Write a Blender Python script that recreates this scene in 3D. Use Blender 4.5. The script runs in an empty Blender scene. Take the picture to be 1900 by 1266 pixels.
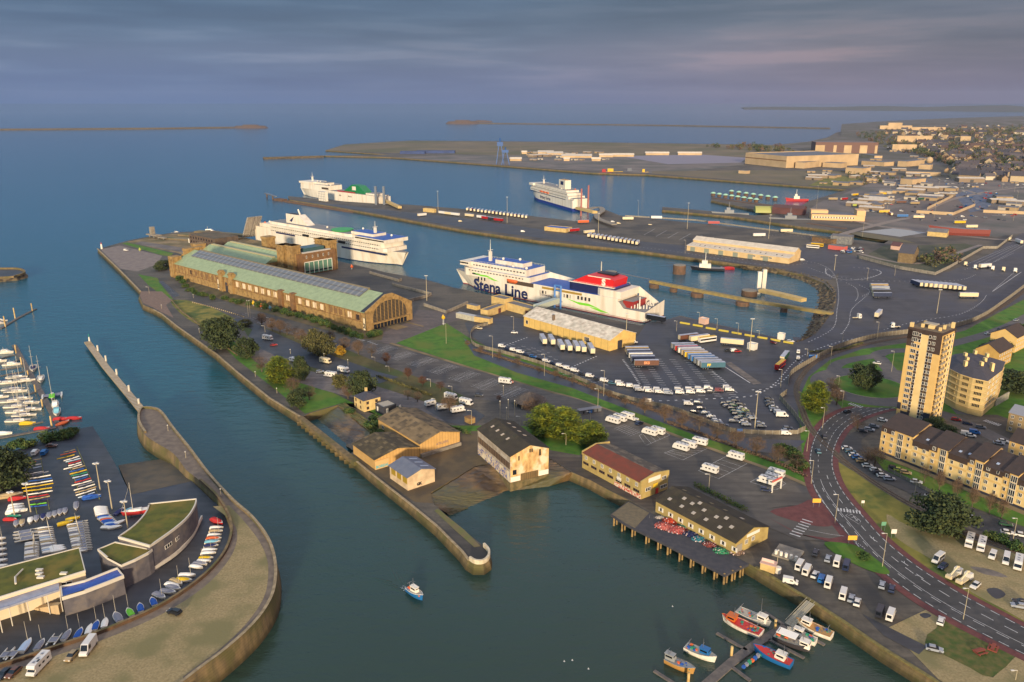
import bpy,bmesh,math,random
from mathutils import Vector,Matrix
from mathutils.geometry import tessellate_polygon
rnd=random.Random(7)
R=math.radians
S=bpy.context.scene
C=S.collection
FP=1478.0;TH=math.atan2(443,FP);CT,ST=math.cos(TH),math.sin(TH);HC=140.0
cd=bpy.data.cameras.new('camera');cam=bpy.data.objects.new('camera',cd);C.objects.link(cam)
cam.location=(0,0,HC);cam.rotation_euler=(math.pi/2-TH,0,0)
cd.sensor_width=36;cd.lens=FP/1900*36;cd.clip_start=1;cd.clip_end=200000
S.camera=cam
SUN_EL=10.0;SAZ=Vector((-0.02,-1.0)).normalized()
w=bpy.data.worlds.new('World');S.world=w;w.use_nodes=True
nt=w.node_tree;N=nt.nodes;N.clear();LK=nt.links.new
out=N.new('ShaderNodeOutputWorld')
sky=N.new('ShaderNodeTexSky');sky.sky_type='NISHITA';sky.sun_disc=False
sky.sun_elevation=R(SUN_EL);sky.sun_rotation=math.atan2(SAZ.x,SAZ.y);sky.altitude=100;sky.dust_density=2
bgs=N.new('ShaderNodeBackground');LK(sky.outputs[0],bgs.inputs[0]);bgs.inputs[1].default_value=0.09
tc=N.new('ShaderNodeTexCoord');sx=N.new('ShaderNodeSeparateXYZ');LK(tc.outputs['Generated'],sx.inputs[0])
def ramp(nodes,stops,interp='LINEAR'):
 r=nodes.new('ShaderNodeValToRGB');r.color_ramp.interpolation=interp;e=r.color_ramp.elements
 while len(e)<len(stops):e.new(0.5)
 for i,(p,c)in enumerate(stops):e[i].position=p;e[i].color=(*c,1)
 return r
gr=ramp(N,[(0,(.080,.094,.148)),(.03,(.074,.086,.136)),(.055,(.072,.080,.122)),(.08,(.042,.056,.096)),(.12,(.026,.044,.080)),(.2,(.07,.13,.19)),(.4,(.36,.37,.38)),(1,(.56,.54,.53))])
LK(sx.outputs[2],gr.inputs[0])
def cloudnoise(scale,sc,det=6,seed=0):
 mp=N.new('ShaderNodeMapping');mp.inputs['Scale'].default_value=sc;mp.inputs['Location'].default_value=(seed,seed*.7,0);LK(tc.outputs['Generated'],mp.inputs[0])
 n=N.new('ShaderNodeTexNoise');n.inputs['Scale'].default_value=scale;n.inputs['Detail'].default_value=det;LK(mp.outputs[0],n.inputs[0]);return n
n1=cloudnoise(2.2,(1,1,7),7,3);n2=cloudnoise(5,(1,1,13),8,8)
r1=ramp(N,[(.38,(.74,.79,.86)),(.5,(.98,.99,1)),(.62,(1.22,1.14,1.10))]);LK(n1.outputs[0],r1.inputs[0])
r2=ramp(N,[(.40,(.80,.83,.90)),(.52,(1,1,1)),(.62,(1.42,1.24,1.12))]);LK(n2.outputs[0],r2.inputs[0])
def mixn(nodes,links,a,b,fac=1,mode='MULTIPLY'):
 m=nodes.new('ShaderNodeMix');m.data_type='RGBA';m.blend_type=mode
 if hasattr(fac,'is_linked'):links(fac,m.inputs[0])
 else:m.inputs[0].default_value=fac
 for s,i in((a,6),(b,7)):
  if hasattr(s,'is_linked'):links(s,m.inputs[i])
  else:m.inputs[i].default_value=(*s,1)
 return m.outputs[2]
cl=mixn(N,LK,gr.outputs[0],r1.outputs[0]);cl=mixn(N,LK,cl,r2.outputs[0])
hf=ramp(N,[(.0,(0,0,0)),(.05,(1,1,1))]);LK(sx.outputs[2],hf.inputs[0])
cl=mixn(N,LK,gr.outputs[0],cl,hf.outputs[0],'MIX')
lr=ramp(N,[(.2,(.66,1.0,1.32)),(.5,(.84,1.0,1.22)),(.8,(1.24,1.0,1.0))])
mr=N.new('ShaderNodeMapRange');mr.inputs[1].default_value=-.6;mr.inputs[2].default_value=.6;LK(sx.outputs[0],mr.inputs[0]);LK(mr.outputs[0],lr.inputs[0])
cl=mixn(N,LK,cl,lr.outputs[0])
bgc=N.new('ShaderNodeBackground');LK(cl,bgc.inputs[0]);bgc.inputs[1].default_value=1.0
ms=N.new('ShaderNodeMixShader');ms.inputs[0].default_value=.88
LK(bgs.outputs[0],ms.inputs[1]);LK(bgc.outputs[0],ms.inputs[2]);LK(ms.outputs[0],out.inputs[0])
sl=bpy.data.lights.new('sun','SUN');sl.energy=3.1;sl.angle=R(5);sl.color=(1,.82,.58)
so=bpy.data.objects.new('sun',sl);C.objects.link(so)
sd=Vector((SAZ.x,SAZ.y,math.tan(R(SUN_EL)))).normalized();so.rotation_euler=sd.to_track_quat('Z','Y').to_euler();so.location=(0,-200,300)
S.view_settings.view_transform='Standard';S.view_settings.look='None';S.view_settings.exposure=0.95;S.view_settings.gamma=1
S.render.engine='CYCLES'
def G(px,py,z=0.0):
 0
 u=(px-950)/FP;v=(py-633)/FP;t=(HC-z)/(CT*v+ST)
 return Vector((u*t,(CT-ST*v)*t,z))
def HT(p,py):
 0
 v=(py-633)/FP
 return HC-p.y*(ST+v*CT)/(CT-v*ST)
def lin(c):
 return tuple(((x/255)/12.92 if x/255<=.04045 else((x/255+.055)/1.055)**2.4)for x in c)
MATS={}
def mat(name,c1,c2=None,sc=.5,rough=.8,bump=0.,metal=0.,lo=.35,hi=.65,coord='world',stretch=(1,1,1),spec=.5,det=5,c3=None,sc3=.05):
 if name in MATS:return MATS[name]
 m=bpy.data.materials.new(name);m.use_nodes=True;n=m.node_tree.nodes;l=m.node_tree.links.new
 b=n['Principled BSDF'];b.inputs['Roughness'].default_value=rough;b.inputs['Metallic'].default_value=metal
 b.inputs['Specular IOR Level'].default_value=spec
 c1=lin(c1);b.inputs['Base Color'].default_value=(*c1,1)
 if c2:
  if coord=='world':g=n.new('ShaderNodeNewGeometry').outputs['Position']
  else:g=n.new('ShaderNodeTexCoord').outputs['Object']
  mp=n.new('ShaderNodeMapping');mp.inputs['Scale'].default_value=stretch;l(g,mp.inputs[0])
  t=n.new('ShaderNodeTexNoise');t.inputs['Scale'].default_value=sc;t.inputs['Detail'].default_value=det;l(mp.outputs[0],t.inputs[0])
  r=ramp(n,[(lo,c1),(hi,lin(c2))]);l(t.outputs[0],r.inputs[0]);col=r.outputs[0]
  if c3:
   t2=n.new('ShaderNodeTexNoise');t2.inputs['Scale'].default_value=sc3;t2.inputs['Detail'].default_value=4;l(g,t2.inputs[0])
   r2_=ramp(n,[(.48,(0,0,0)),(.62,(1,1,1))]);l(t2.outputs[0],r2_.inputs[0]);col=mixn(n,l,col,lin(c3),r2_.outputs[0],'MIX')
  l(col,b.inputs['Base Color'])
  if bump:
   bp=n.new('ShaderNodeBump');bp.inputs['Strength'].default_value=bump;bp.inputs['Distance'].default_value=.3;l(t.outputs[0],bp.inputs['Height']);l(bp.outputs[0],b.inputs['Normal'])
 MATS[name]=m;return m
def striped(name,c1,c2,period=1.0,axis='X',rough=.7,duty=.5,noise=.25,dark=None):
 0
 if name in MATS:return MATS[name]
 m=mat(name,c1,rough=rough);n=m.node_tree.nodes;l=m.node_tree.links.new;b=n['Principled BSDF']
 g=n.new('ShaderNodeTexCoord');sp=n.new('ShaderNodeSeparateXYZ');l(g.outputs['Object'],sp.inputs[0])
 d=n.new('ShaderNodeMath');d.operation='DIVIDE';l(sp.outputs['XYZ'.index(axis)],d.inputs[0]);d.inputs[1].default_value=period
 f=n.new('ShaderNodeMath');f.operation='FRACT';l(d.outputs[0],f.inputs[0])
 r=ramp(n,[(max(0,duty-.06),lin(c1)),(min(1,duty+.06),lin(c2))]);l(f.outputs[0],r.inputs[0])
 t=n.new('ShaderNodeTexNoise');t.inputs['Scale'].default_value=.35;t.inputs['Detail'].default_value=6;l(g.outputs['Object'],t.inputs[0])
 k=1-noise;r3=ramp(n,[(.35,(k,k,k)),(.65,(1,1,1))]);l(t.outputs[0],r3.inputs[0])
 l(mixn(n,l,r.outputs[0],r3.outputs[0]),b.inputs['Base Color']);return m
class MB:
 def __init__(s):s.v=[];s.f=[];s.m=[];s.X=None
 def face(s,pts,mi=0):
  k=len(s.v)
  for p in pts:
   p=Vector(p);s.v.append(s.X@p if s.X else p)
  s.f.append(tuple(range(k,k+len(pts))));s.m.append(mi);return s
 def mesh(s,vs,fs,mi=0):
  k=len(s.v)
  for p in vs:
   p=Vector(p);s.v.append(s.X@p if s.X else p)
  for f in fs:s.f.append(tuple(k+i for i in f));s.m.append(mi)
  return s
 def box(s,x0,x1,y0,y1,z0,z1,mi=0,top=None,bottom=True):
  s.mesh([(x0,y0,z0),(x1,y0,z0),(x1,y1,z0),(x0,y1,z0),(x0,y0,z1),(x1,y0,z1),(x1,y1,z1),(x0,y1,z1)],([(0,3,2,1)]if bottom else[])+[(0,1,5,4),(1,2,6,5),(2,3,7,6),(3,0,4,7)],mi)
  k=len(s.v);s.f.append((k-4,k-3,k-2,k-1));s.m.append(mi if top is None else top);return s
 def prism(s,poly,z0,z1,mi=0,top=None,cap=True):
  poly=[Vector((p[0],p[1]))for p in poly]
  a=sum(poly[i-1].x*poly[i].y-poly[i].x*poly[i-1].y for i in range(len(poly)))
  if a<0:poly.reverse()
  n=len(poly);zz=z1 if callable(z1)else(lambda p:z1)
  s.mesh([(p.x,p.y,z0)for p in poly]+[(p.x,p.y,zz(p))for p in poly],[(i,(i+1)%n,n+(i+1)%n,n+i)for i in range(n)],mi)
  if cap:
   tri=tessellate_polygon([[Vector((p.x,p.y,0))for p in poly]])
   s.mesh([(p.x,p.y,zz(p))for p in poly],[flip(t,poly)for t in tri],mi if top is None else top)
  return s
 def cyl(s,x,y,z0,z1,r0,r1=None,n=10,mi=0,cap=True):
  r1=r0 if r1 is None else r1
  a=[(math.cos(2*math.pi*i/n),math.sin(2*math.pi*i/n))for i in range(n)]
  s.mesh([(x+c*r0,y+d*r0,z0)for c,d in a]+[(x+c*r1,y+d*r1,z1)for c,d in a],[(i,(i+1)%n,n+(i+1)%n,n+i)for i in range(n)]+([tuple(range(n,2*n))]if cap else[]),mi);return s
 def tube(s,p,q,r,r2=None,n=6,mi=0):
  p=Vector(p);q=Vector(q);d=(q-p).normalized();r2=r if r2 is None else r2
  u=d.orthogonal().normalized();v=d.cross(u)
  vs=[]
  for c,rr in((p,r),(q,r2)):
   for i in range(n):a=2*math.pi*i/n;vs.append(c+u*math.cos(a)*rr+v*math.sin(a)*rr)
  s.mesh(vs,[(i,(i+1)%n,n+(i+1)%n,n+i)for i in range(n)]+[tuple(range(n-1,-1,-1)),tuple(range(n,2*n))],mi);return s
 def loft(s,rings,mi=0,caps=True,closed=True):
  n=len(rings[0]);k=[]
  vs=[p for r in rings for p in r];m=n if closed else n-1
  for j in range(len(rings)-1):
   for i in range(m):k.append((j*n+i,j*n+(i+1)%n,(j+1)*n+(i+1)%n,(j+1)*n+i))
  if caps:k+=[tuple(range(n-1,-1,-1)),tuple(range((len(rings)-1)*n,len(rings)*n))]
  s.mesh(vs,k,mi);return s
 def sph(s,x,y,z,r,n=8,mi=0,sz=1):
  rings=[[(x+r*math.sin(b)*math.cos(2*math.pi*i/n),y+r*math.sin(b)*math.sin(2*math.pi*i/n),z-r*sz*math.cos(b))for i in range(n)]for b in[math.pi*(j+.05)/(5.1)for j in range(6)]]
  return s.loft(rings,mi)
 def data(s,name,mats):
  me=bpy.data.meshes.new(name);me.from_pydata([tuple(p)for p in s.v],[],s.f)
  for m in mats:me.materials.append(m)
  me.polygons.foreach_set('material_index',s.m);me.update();return me
 def build(s,name,mats,parent=None,smooth=False):
  if not isinstance(mats,(list,tuple)):mats=[mats]
  me=s.data(name,mats)
  if smooth:me.polygons.foreach_set('use_smooth',[True]*len(me.polygons))
  o=bpy.data.objects.new(name,me);C.objects.link(o);o.parent=parent;return o
def flip(t,poly):
 a,b,c=(poly[i]for i in t)
 return tuple(t)if(b.x-a.x)*(c.y-a.y)-(b.y-a.y)*(c.x-a.x)>0 else(t[0],t[2],t[1])
def tag(o,label,cat,group=None,kind=None):
 if label:o['label']=label
 if cat:o['category']=cat
 if group:o['group']=group
 if kind:o['kind']=kind
 return o
def thing(name,label,cat,loc=(0,0,0),rz=0,group=None):
 o=bpy.data.objects.new(name,None);C.objects.link(o);o.location=loc;o.rotation_euler=(0,0,rz);o.empty_display_size=1
 return tag(o,label,cat,group)
def copy(o,loc=None,rz=0,label=None,group=None,scale=None,parent=None):
 c=o.copy();C.objects.link(c);c.parent=parent
 if loc is not None:c.location=loc;c.rotation_euler=(0,0,rz)
 if scale:c.scale=(scale,)*3 if isinstance(scale,(int,float))else scale
 if label:c['label']=label
 if group:c['group']=group
 for ch in KIDS.get(o.name,()):
  d=ch.copy();C.objects.link(d);d.parent=c
 return c
KIDS={}
def proto(root):
 KIDS[root.name]=[o for o in C.objects if o.parent==root];return root
def paint(root,part,m,slot=0):
 for ch in root.children if root.type=='EMPTY' else[root]:
  if part is None or ch.name.split('.')[0]==part:
   ch.material_slots[slot].link='OBJECT';ch.material_slots[slot].material=m
def PX(pts,z=0):return[G(p[0],p[1],z).xy for p in pts]
def smoothpx(pts,n=6,closed=False):
 0
 P=[Vector(p)for p in pts];o=[]
 m=len(P)if closed else len(P)-1
 for i in range(m):
  p0=P[i-1]if(closed or i)else P[0];p1=P[i];p2=P[(i+1)%len(P)];p3=P[(i+2)%len(P)]if(closed or i+2<len(P))else P[-1]
  for k in range(n):
   t=k/n;o.append(.5*((2*p1)+(p2-p0)*t+(2*p0-5*p1+4*p2-p3)*t*t+(3*p1-p0-3*p2+p3)*t**3))
 if not closed:o.append(P[-1])
 return o
ZC=[0.]
def sheet(name,pts,m,z=.03,world=False,label=None):
 P=[Vector(p)for p in pts]if world else PX(pts)
 b=MB();a=sum(P[i-1].x*P[i].y-P[i].x*P[i-1].y for i in range(len(P)))
 if a<0:P.reverse()
 tri=tessellate_polygon([[Vector((p.x,p.y,0))for p in P]]);ZC[0]+=.0006;z=z+ZC[0]
 b.mesh([(p.x,p.y,z)for p in P],[flip(t,P)for t in tri])
 o=b.build(name,m);tag(o,label,None,kind='structure');return o
def offset(P,d):
 0
 o=[]
 for i,p in enumerate(P):
  a=P[max(0,i-1)];b=P[min(len(P)-1,i+1)];t=(b-a).normalized();o.append(p+Vector((-t.y,t.x))*d)
 return o
def strip(b,P,w_,z,mi=0,z1=None):
 0
 A=offset(P,w_/2);B=offset(P,-w_/2)
 for i in range(len(P)-1):
  b.face([(B[i].x,B[i].y,z),(B[i+1].x,B[i+1].y,z),(A[i+1].x,A[i+1].y,z),(A[i].x,A[i].y,z)],mi)
def wallstrip(b,P,w_,z0,z1,mi=0,top=None):
 A=offset(P,w_/2);B=offset(P,-w_/2);n=len(P);t=mi if top is None else top
 for i in range(n-1):
  a,c,d,e=B[i],B[i+1],A[i+1],A[i]
  b.face([(a.x,a.y,z0),(c.x,c.y,z0),(c.x,c.y,z1),(a.x,a.y,z1)],mi)
  b.face([(d.x,d.y,z0),(e.x,e.y,z0),(e.x,e.y,z1),(d.x,d.y,z1)],mi)
  b.face([(a.x,a.y,z1),(c.x,c.y,z1),(d.x,d.y,z1),(e.x,e.y,z1)],t)
 for a,e in((B[0],A[0]),(A[-1],B[-1])):b.face([(e.x,e.y,z0),(a.x,a.y,z0),(a.x,a.y,z1),(e.x,e.y,z1)],mi)
def dashes(b,P,w_,z,dash,gap,mi=0):
 L=[0]
 for i in range(1,len(P)):L.append(L[-1]+(P[i]-P[i-1]).length)
 def at(s):
  for i in range(1,len(P)):
   if s<=L[i]:f=(s-L[i-1])/max(1e-6,L[i]-L[i-1]);return P[i-1].lerp(P[i],f)
  return P[-1]
 s=0
 while s+dash*.5<L[-1]:strip(b,[at(s),at(min(L[-1],s+dash))],w_,z,mi);s+=dash+gap
def along(P,step,start=0):
 L=[0];o=[]
 for i in range(1,len(P)):L.append(L[-1]+(P[i]-P[i-1]).length)
 s=start
 while s<=L[-1]+1e-6:
  for i in range(1,len(P)):
   if s<=L[i]+1e-6:f=(s-L[i-1])/max(1e-6,L[i]-L[i-1]);o.append((P[i-1].lerp(P[i],f),(P[i]-P[i-1]).normalized()));break
  s+=step
 return o
def ordn(i):return['first','second','third','fourth','fifth','sixth','seventh','eighth','ninth','tenth','eleventh','twelfth','thirteenth','fourteenth','fifteenth','sixteenth','seventeenth','eighteenth','nineteenth','twentieth'][i]if i<20 else '%dth'%(i+1)if(i+1)%10 not in(1,2,3)else '%d%s'%(i+1,{1:'st',2:'nd',3:'rd'}[(i+1)%10])
ASPH=mat('asphalt',(76,70,60),(90,82,70),.6,.8,c3=(62,58,52),sc3=.03)
ASPHD=mat('dark_asphalt',(44,45,49),(64,64,66),.12,.6,c3=(50,53,62),sc3=.03,lo=.32,hi=.68,det=9)
ROAD=mat('road_asphalt',(52,52,52),(66,64,62),.4,.75,c3=(58,57,55),sc3=.06)
GRASS=mat('grass',(54,94,14),(74,114,22),.25,.95,c3=(86,104,28),sc3=.06,bump=.3)
GRASSY=mat('dry_grass',(104,100,36),(130,118,48),.2,.95,c3=(70,84,28),sc3=.08,bump=.3)
GRAVEL=mat('gravel',(128,112,76),(156,138,98),1.6,.95,lo=.3,hi=.7,c3=(116,108,70),sc3=.07,bump=.2)
PAVE=mat('paving',(96,88,82),(116,106,96),.5,.85,c3=(88,82,78),sc3=.05)
REDP=mat('red_paving',(88,46,44),(104,58,54),.5,.85)
STONE=mat('quay_stone',(124,104,72),(88,76,52),.45,.9,bump=.5,c3=(88,82,46),sc3=.12,stretch=(1,1,.35),det=8)
def courses(m):
 0
 n=m.node_tree.nodes;l=m.node_tree.links.new;b=n['Principled BSDF'];old=b.inputs['Base Color'].links[0].from_socket
 g=n.new('ShaderNodeNewGeometry');s=n.new('ShaderNodeSeparateXYZ');l(g.outputs['Position'],s.inputs[0])
 t=n.new('ShaderNodeTexNoise');t.inputs['Scale'].default_value=.25;t.inputs['Detail'].default_value=5;l(g.outputs['Position'],t.inputs[0])
 a=n.new('ShaderNodeMath');a.operation='MULTIPLY_ADD';l(t.outputs[0],a.inputs[0]);a.inputs[1].default_value=1.6;l(s.outputs[2],a.inputs[2])
 mr=n.new('ShaderNodeMapRange');mr.inputs[1].default_value=-3.6;mr.inputs[2].default_value=3.6;l(a.outputs[0],mr.inputs[0])
 r=ramp(n,[(.1,(.26,.27,.17)),(.26,(.5,.5,.32)),(.4,(.95,.93,.85)),(.7,(1.1,1.08,1.02))]);l(mr.outputs[0],r.inputs[0])
 f=n.new('ShaderNodeMath');f.operation='FRACT';d=n.new('ShaderNodeMath');d.operation='MULTIPLY';d.inputs[1].default_value=1.25;l(s.outputs[2],d.inputs[0]);l(d.outputs[0],f.inputs[0])
 r2_=ramp(n,[(.0,(.62,.6,.56)),(.16,(1,1,1))]);l(f.outputs[0],r2_.inputs[0])
 l(mixn(n,l,mixn(n,l,old,r.outputs[0]),r2_.outputs[0]),b.inputs['Base Color'])
courses(STONE)
COPE=mat('coping_stone',(160,142,110),(128,112,84),.6,.9)
RUBBLE=mat('rubble',(104,90,66),(58,50,40),.35,.95,bump=1,lo=.42,hi=.58)
MUD=mat('mud',(64,50,36),(112,88,54),.12,.45,lo=.38,hi=.62,c3=(74,70,40),sc3=.05)
SAND=mat('bare_ground',(116,98,66),(140,120,86),.1,.95,c3=(94,86,56),sc3=.04)
FARL=mat('far_ground',(104,90,70),(86,84,62),.012,.95,c3=(96,92,96),sc3=.004)
FARG=mat('scrub',(84,74,56),(64,62,46),.02,.95)
WHITE=mat('white_line',(205,202,196),(160,158,156),1.2,.7)
CONC=mat('concrete',(142,132,116),(116,108,96),.5,.88)
WOOD=mat('weathered_wood',(104,88,62),(76,64,46),.8,.9)
STEEL=mat('grey_steel',(120,120,122),rough=.45,metal=.4)
WL=-3.6
def patches(m):
 0
 n=m.node_tree.nodes;l=m.node_tree.links.new;b=n['Principled BSDF'];old=b.inputs['Base Color'].links[0].from_socket
 g=n.new('ShaderNodeNewGeometry')
 def mp(sc):q=n.new('ShaderNodeMapping');q.inputs['Scale'].default_value=sc;q.inputs['Rotation'].default_value=(0,0,R(40));l(g.outputs['Position'],q.inputs[0]);return q
 v=n.new('ShaderNodeTexVoronoi');v.distance='CHEBYCHEV';v.inputs['Scale'].default_value=1;v.inputs['Randomness'].default_value=.8;l(mp((.035,.09,0)).outputs[0],v.inputs[0])
 s=n.new('ShaderNodeSeparateColor');l(v.outputs['Color'],s.inputs[0]);r=ramp(n,[(0,(.84,.84,.85)),(.5,(1,1,1)),(1,(1.14,1.12,1.1))]);l(s.outputs[0],r.inputs[0])
 t=n.new('ShaderNodeTexNoise');t.inputs['Scale'].default_value=1;t.inputs['Detail'].default_value=7;l(mp((.03,.45,.1)).outputs[0],t.inputs[0]);r2_=ramp(n,[(.36,(.80,.80,.80)),(.5,(1,1,1)),(.66,(1.15,1.14,1.13))]);l(t.outputs[0],r2_.inputs[0])
 l(mixn(n,l,mixn(n,l,old,r.outputs[0]),r2_.outputs[0]),b.inputs['Base Color'])
for m_ in(ASPH,ASPHD,ROAD,PAVE):patches(m_)
def water():
 m=bpy.data.materials.new('sea_water');m.use_nodes=True;n=m.node_tree.nodes;l=m.node_tree.links.new;b=n['Principled BSDF']
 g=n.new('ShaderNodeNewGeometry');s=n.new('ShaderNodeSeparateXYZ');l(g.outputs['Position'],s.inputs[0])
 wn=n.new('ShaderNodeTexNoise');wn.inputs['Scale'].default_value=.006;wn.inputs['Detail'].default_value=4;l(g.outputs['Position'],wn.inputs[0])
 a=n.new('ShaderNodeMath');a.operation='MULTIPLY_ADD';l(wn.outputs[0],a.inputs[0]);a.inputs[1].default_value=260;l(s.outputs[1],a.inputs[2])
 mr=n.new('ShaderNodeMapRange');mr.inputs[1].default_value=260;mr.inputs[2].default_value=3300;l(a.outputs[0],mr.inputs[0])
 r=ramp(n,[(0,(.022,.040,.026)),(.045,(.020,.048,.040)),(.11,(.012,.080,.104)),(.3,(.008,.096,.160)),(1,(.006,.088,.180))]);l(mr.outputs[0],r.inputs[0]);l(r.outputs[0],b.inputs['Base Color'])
 b.inputs['IOR'].default_value=1.33;b.inputs['Roughness'].default_value=.12
 def wave(sc,st,dist,d,prev=None,stretch=(1,1,1)):
  mp=n.new('ShaderNodeMapping');mp.inputs['Scale'].default_value=stretch;mp.inputs['Rotation'].default_value=(0,0,R(35));l(g.outputs['Position'],mp.inputs[0])
  t=n.new('ShaderNodeTexNoise');t.inputs['Scale'].default_value=sc;t.inputs['Detail'].default_value=d;l(mp.outputs[0],t.inputs[0])
  bp=n.new('ShaderNodeBump');bp.inputs['Strength'].default_value=st;bp.inputs['Distance'].default_value=dist;l(t.outputs[0],bp.inputs['Height'])
  if prev:l(prev.outputs[0],bp.inputs['Normal'])
  return bp
 b1=wave(.10,.45,1.0,3,None,(1,2.2,1));b2=wave(.8,.6,.2,3,b1,(1,2,1));l(b2.outputs[0],b.inputs['Normal'])
 return m
wb=MB();wb.face([(-60000,-3000,WL),(60000,-3000,WL),(60000,90000,WL),(-60000,90000,WL)])
tag(wb.build('water',water()),None,None,kind='structure')
def land(pts,name,top,wallm,wname=None,wlabel=None,z=0,world=False,batter=1.2,zb=-4.6,skip=()):
 P=[Vector(p).xy for p in pts]if world else PX(pts,z)
 o=sheet(name,P,top,z,True)
 n=len(P);a=sum(P[i-1].x*P[i].y-P[i].x*P[i-1].y for i in range(n))
 if a<0:P.reverse()
 D=[]
 for i in range(n):
  t=(P[(i+1)%n]-P[i-1]);t=t.normalized()if t.length>1e-6 else Vector((1,0));D.append(P[i]+Vector((t.y,-t.x))*batter)
 b=MB()
 for i in range(n):
  j=(i+1)%n
  b.face([(D[i].x,D[i].y,zb),(D[j].x,D[j].y,zb),(P[j].x,P[j].y,z),(P[i].x,P[i].y,z)])
 q=b.build(wname or 'quay_wall',wallm)
 if wlabel:tag(q,wlabel,'quay wall')
 else:tag(q,None,None,kind='structure')
 return P
yard=[(-900,960),(-200,880),(0,845),(60,826),(110,802),(172,791),(190,820),(212,858),(243,918),(356,893),(395,930),(450,960),(500,1040),(500,1120),(440,1180),(350,1240),(250,1330),(100,1500),(-900,1500)]
land(yard,'yard_ground',ASPHD,STONE,'yard_quay_wall','stone quay wall around the boat yard at lower left')
PZ=2.6
inner=smoothpx([(243,1500),(-700,1500),(-700,1330),(-100,1262),(0,1236),(100,1203),(200,1168),(290,1128),(365,1080),(410,1035),(428,995),(425,962),(405,925),(372,893)],4)
outer=smoothpx([(345,872),(322,842),(290,822),(268,806),(255,782),(260,758),(285,757),(300,764),(322,795),(352,832),(388,880),(432,928),(468,960),(498,1000),(512,1040),(513,1080),(503,1118),(472,1162),(420,1210),(352,1262),(243,1350)],4)
prom=[p for p in inner[5:]]+[p for p in outer]+[Vector((100,1500))]
PR=land(prom,'promenade_ground',mat('promenade_paving',(98,86,76),(120,106,90),.4,.9),STONE,'promenade_wall','curved stone retaining wall of the gravel promenade and jetty',z=PZ,batter=1.0)
gi=smoothpx([(395,940),(432,970),(440,1000),(424,1040),(378,1090),(300,1140),(205,1182),(100,1218),(0,1252),(-100,1280),(-700,1360)],4)
go=smoothpx([(-700,1480),(235,1345),(340,1256),(408,1205),(458,1156),(488,1112),(497,1076),(496,1040),(482,1006),(455,970),(425,938)],4)
sheet('promenade_gravel',PX(gi+go,PZ),GRAVEL,PZ+.03,True)
b=MB();wallstrip(b,PX(smoothpx([(270,804),(258,782),(262,760),(284,759),(300,767),(322,797),(352,834),(388,882),(432,930),(468,962),(497,1001),(510,1040),(511,1080),(501,1117),(471,1160),(419,1208),(350,1260),(243,1347)],4),PZ),.9,PZ,PZ+.9,0,1)
tag(b.build('stone_parapet',[STONE,COPE]),'low stone parapet on the river edge of the curved promenade','parapet')
b=MB();wallstrip(b,PX(smoothpx([(372,893),(405,925),(426,962),(429,995),(411,1036),(366,1081),(291,1130),(200,1170),(100,1205),(0,1238),(-100,1264),(-700,1332)],4),PZ),.8,PZ,PZ+1.0,0,1)
tag(b.build('stone_parapet',[mat('rusty_brick',(92,66,42),(70,52,34),.6,.9),STONE]),'brown wall above the dinghies on the inland side of the promenade','parapet')
b=MB();q=[G(216,856,-4.2),G(322,842,-4.2),G(356,893,.04),G(243,918,.04)];b.face(q);tag(b.build('slipway',mat('slipway_sand',(98,84,62),(78,70,56),.2,.8)),None,None,kind='structure')
b_south=[(182,462),(222,500),(262,541),(258,549),(266,566),(285,574),(300,582),(330,606),(400,655),(440,690),(500,738),(560,775)]
b_notch=[(574,767),(631,751),(690,803),(658,838),(648,842)]
b_pier=[(658,852),(700,887),(760,934),(810,975),(856,1022),(868,1038),(880,1046),(896,1046),(907,1038),(908,1026),(898,1014),(866,988),(830,958),(806,936)]
b_shore=[(798,915),(880,866),(960,848),(1022,852),(1060,876),(1097,892),(1130,910),(1164,927),(1200,948),(1300,1000),(1380,1041),(1402,1053),(1500,1112),(1562,1152),(1640,1205),(1742,1268),(1900,1370),(2600,1500),(2600,700),(1560,700),(1478,633)]
b_north=[(1430,624),(1330,602),(1262,586),(1225,597),(1188,604),(1000,566),(842,534),(790,519),(712,505),(690,499),(600,478),(470,449),(440,436),(400,428),(330,431),(292,436),(240,446)]
GB=land(b_south+b_notch+b_pier+b_shore+b_north,'port_ground',ASPH,STONE,'long_quay_wall','long stone quay wall of the central quay and hall peninsula')
c_south=[(1478,634),(1506,622),(1528,598),(1546,570),(1550,548),(1530,526),(1490,510),(1440,500),(1340,486),(1180,465),(1000,447),(860,427),(700,398),(620,384),(538,371)]
c_north=[(534,364),(640,374),(700,378),(760,380),(860,388),(960,398),(1062,410),(1096,412),(1106,392),(1120,388),(1150,400),(1230,408),(1330,418),(1440,429),(1520,440),(1600,446),(1640,452),(1650,446),(1560,430),(1480,420),(1360,402),(1229,390),(1229,384),(1320,392),(1400,400),(1440,398),(1320,372),(1322,366),(1480,386),(1500,374),(1572,352)]
c_far=[(1400,339),(1200,324),(1100,321),(900,305),(725,292),(600,289),(722,287),(604,279),(640,268),(760,261),(900,262),(1100,264),(1300,267),(1440,269),(1500,263),(1536,255),(1552,246),(1600,239),(1700,232),(1800,228),(1950,224),(2600,224),(4200,500),(4200,1500),(2590,1500),(2590,800),(1900,760),(1500,640)]
GC=land(c_south+c_north+c_far,'port_ground',ASPH,STONE,'ferry_pier_wall','stone and piled quay wall around the middle ferry pier and far docks',z=-.02)
sheet('terminal_asphalt',[(862,600),(892,578),(960,590),(1180,628),(1200,600),(1262,588),(1330,603),(1480,635),(1510,622),(1560,700),(1480,745),(1500,798),(1480,806),(1320,795),(1180,740),(1000,685),(900,640),(872,622)],ASPHD)
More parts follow.
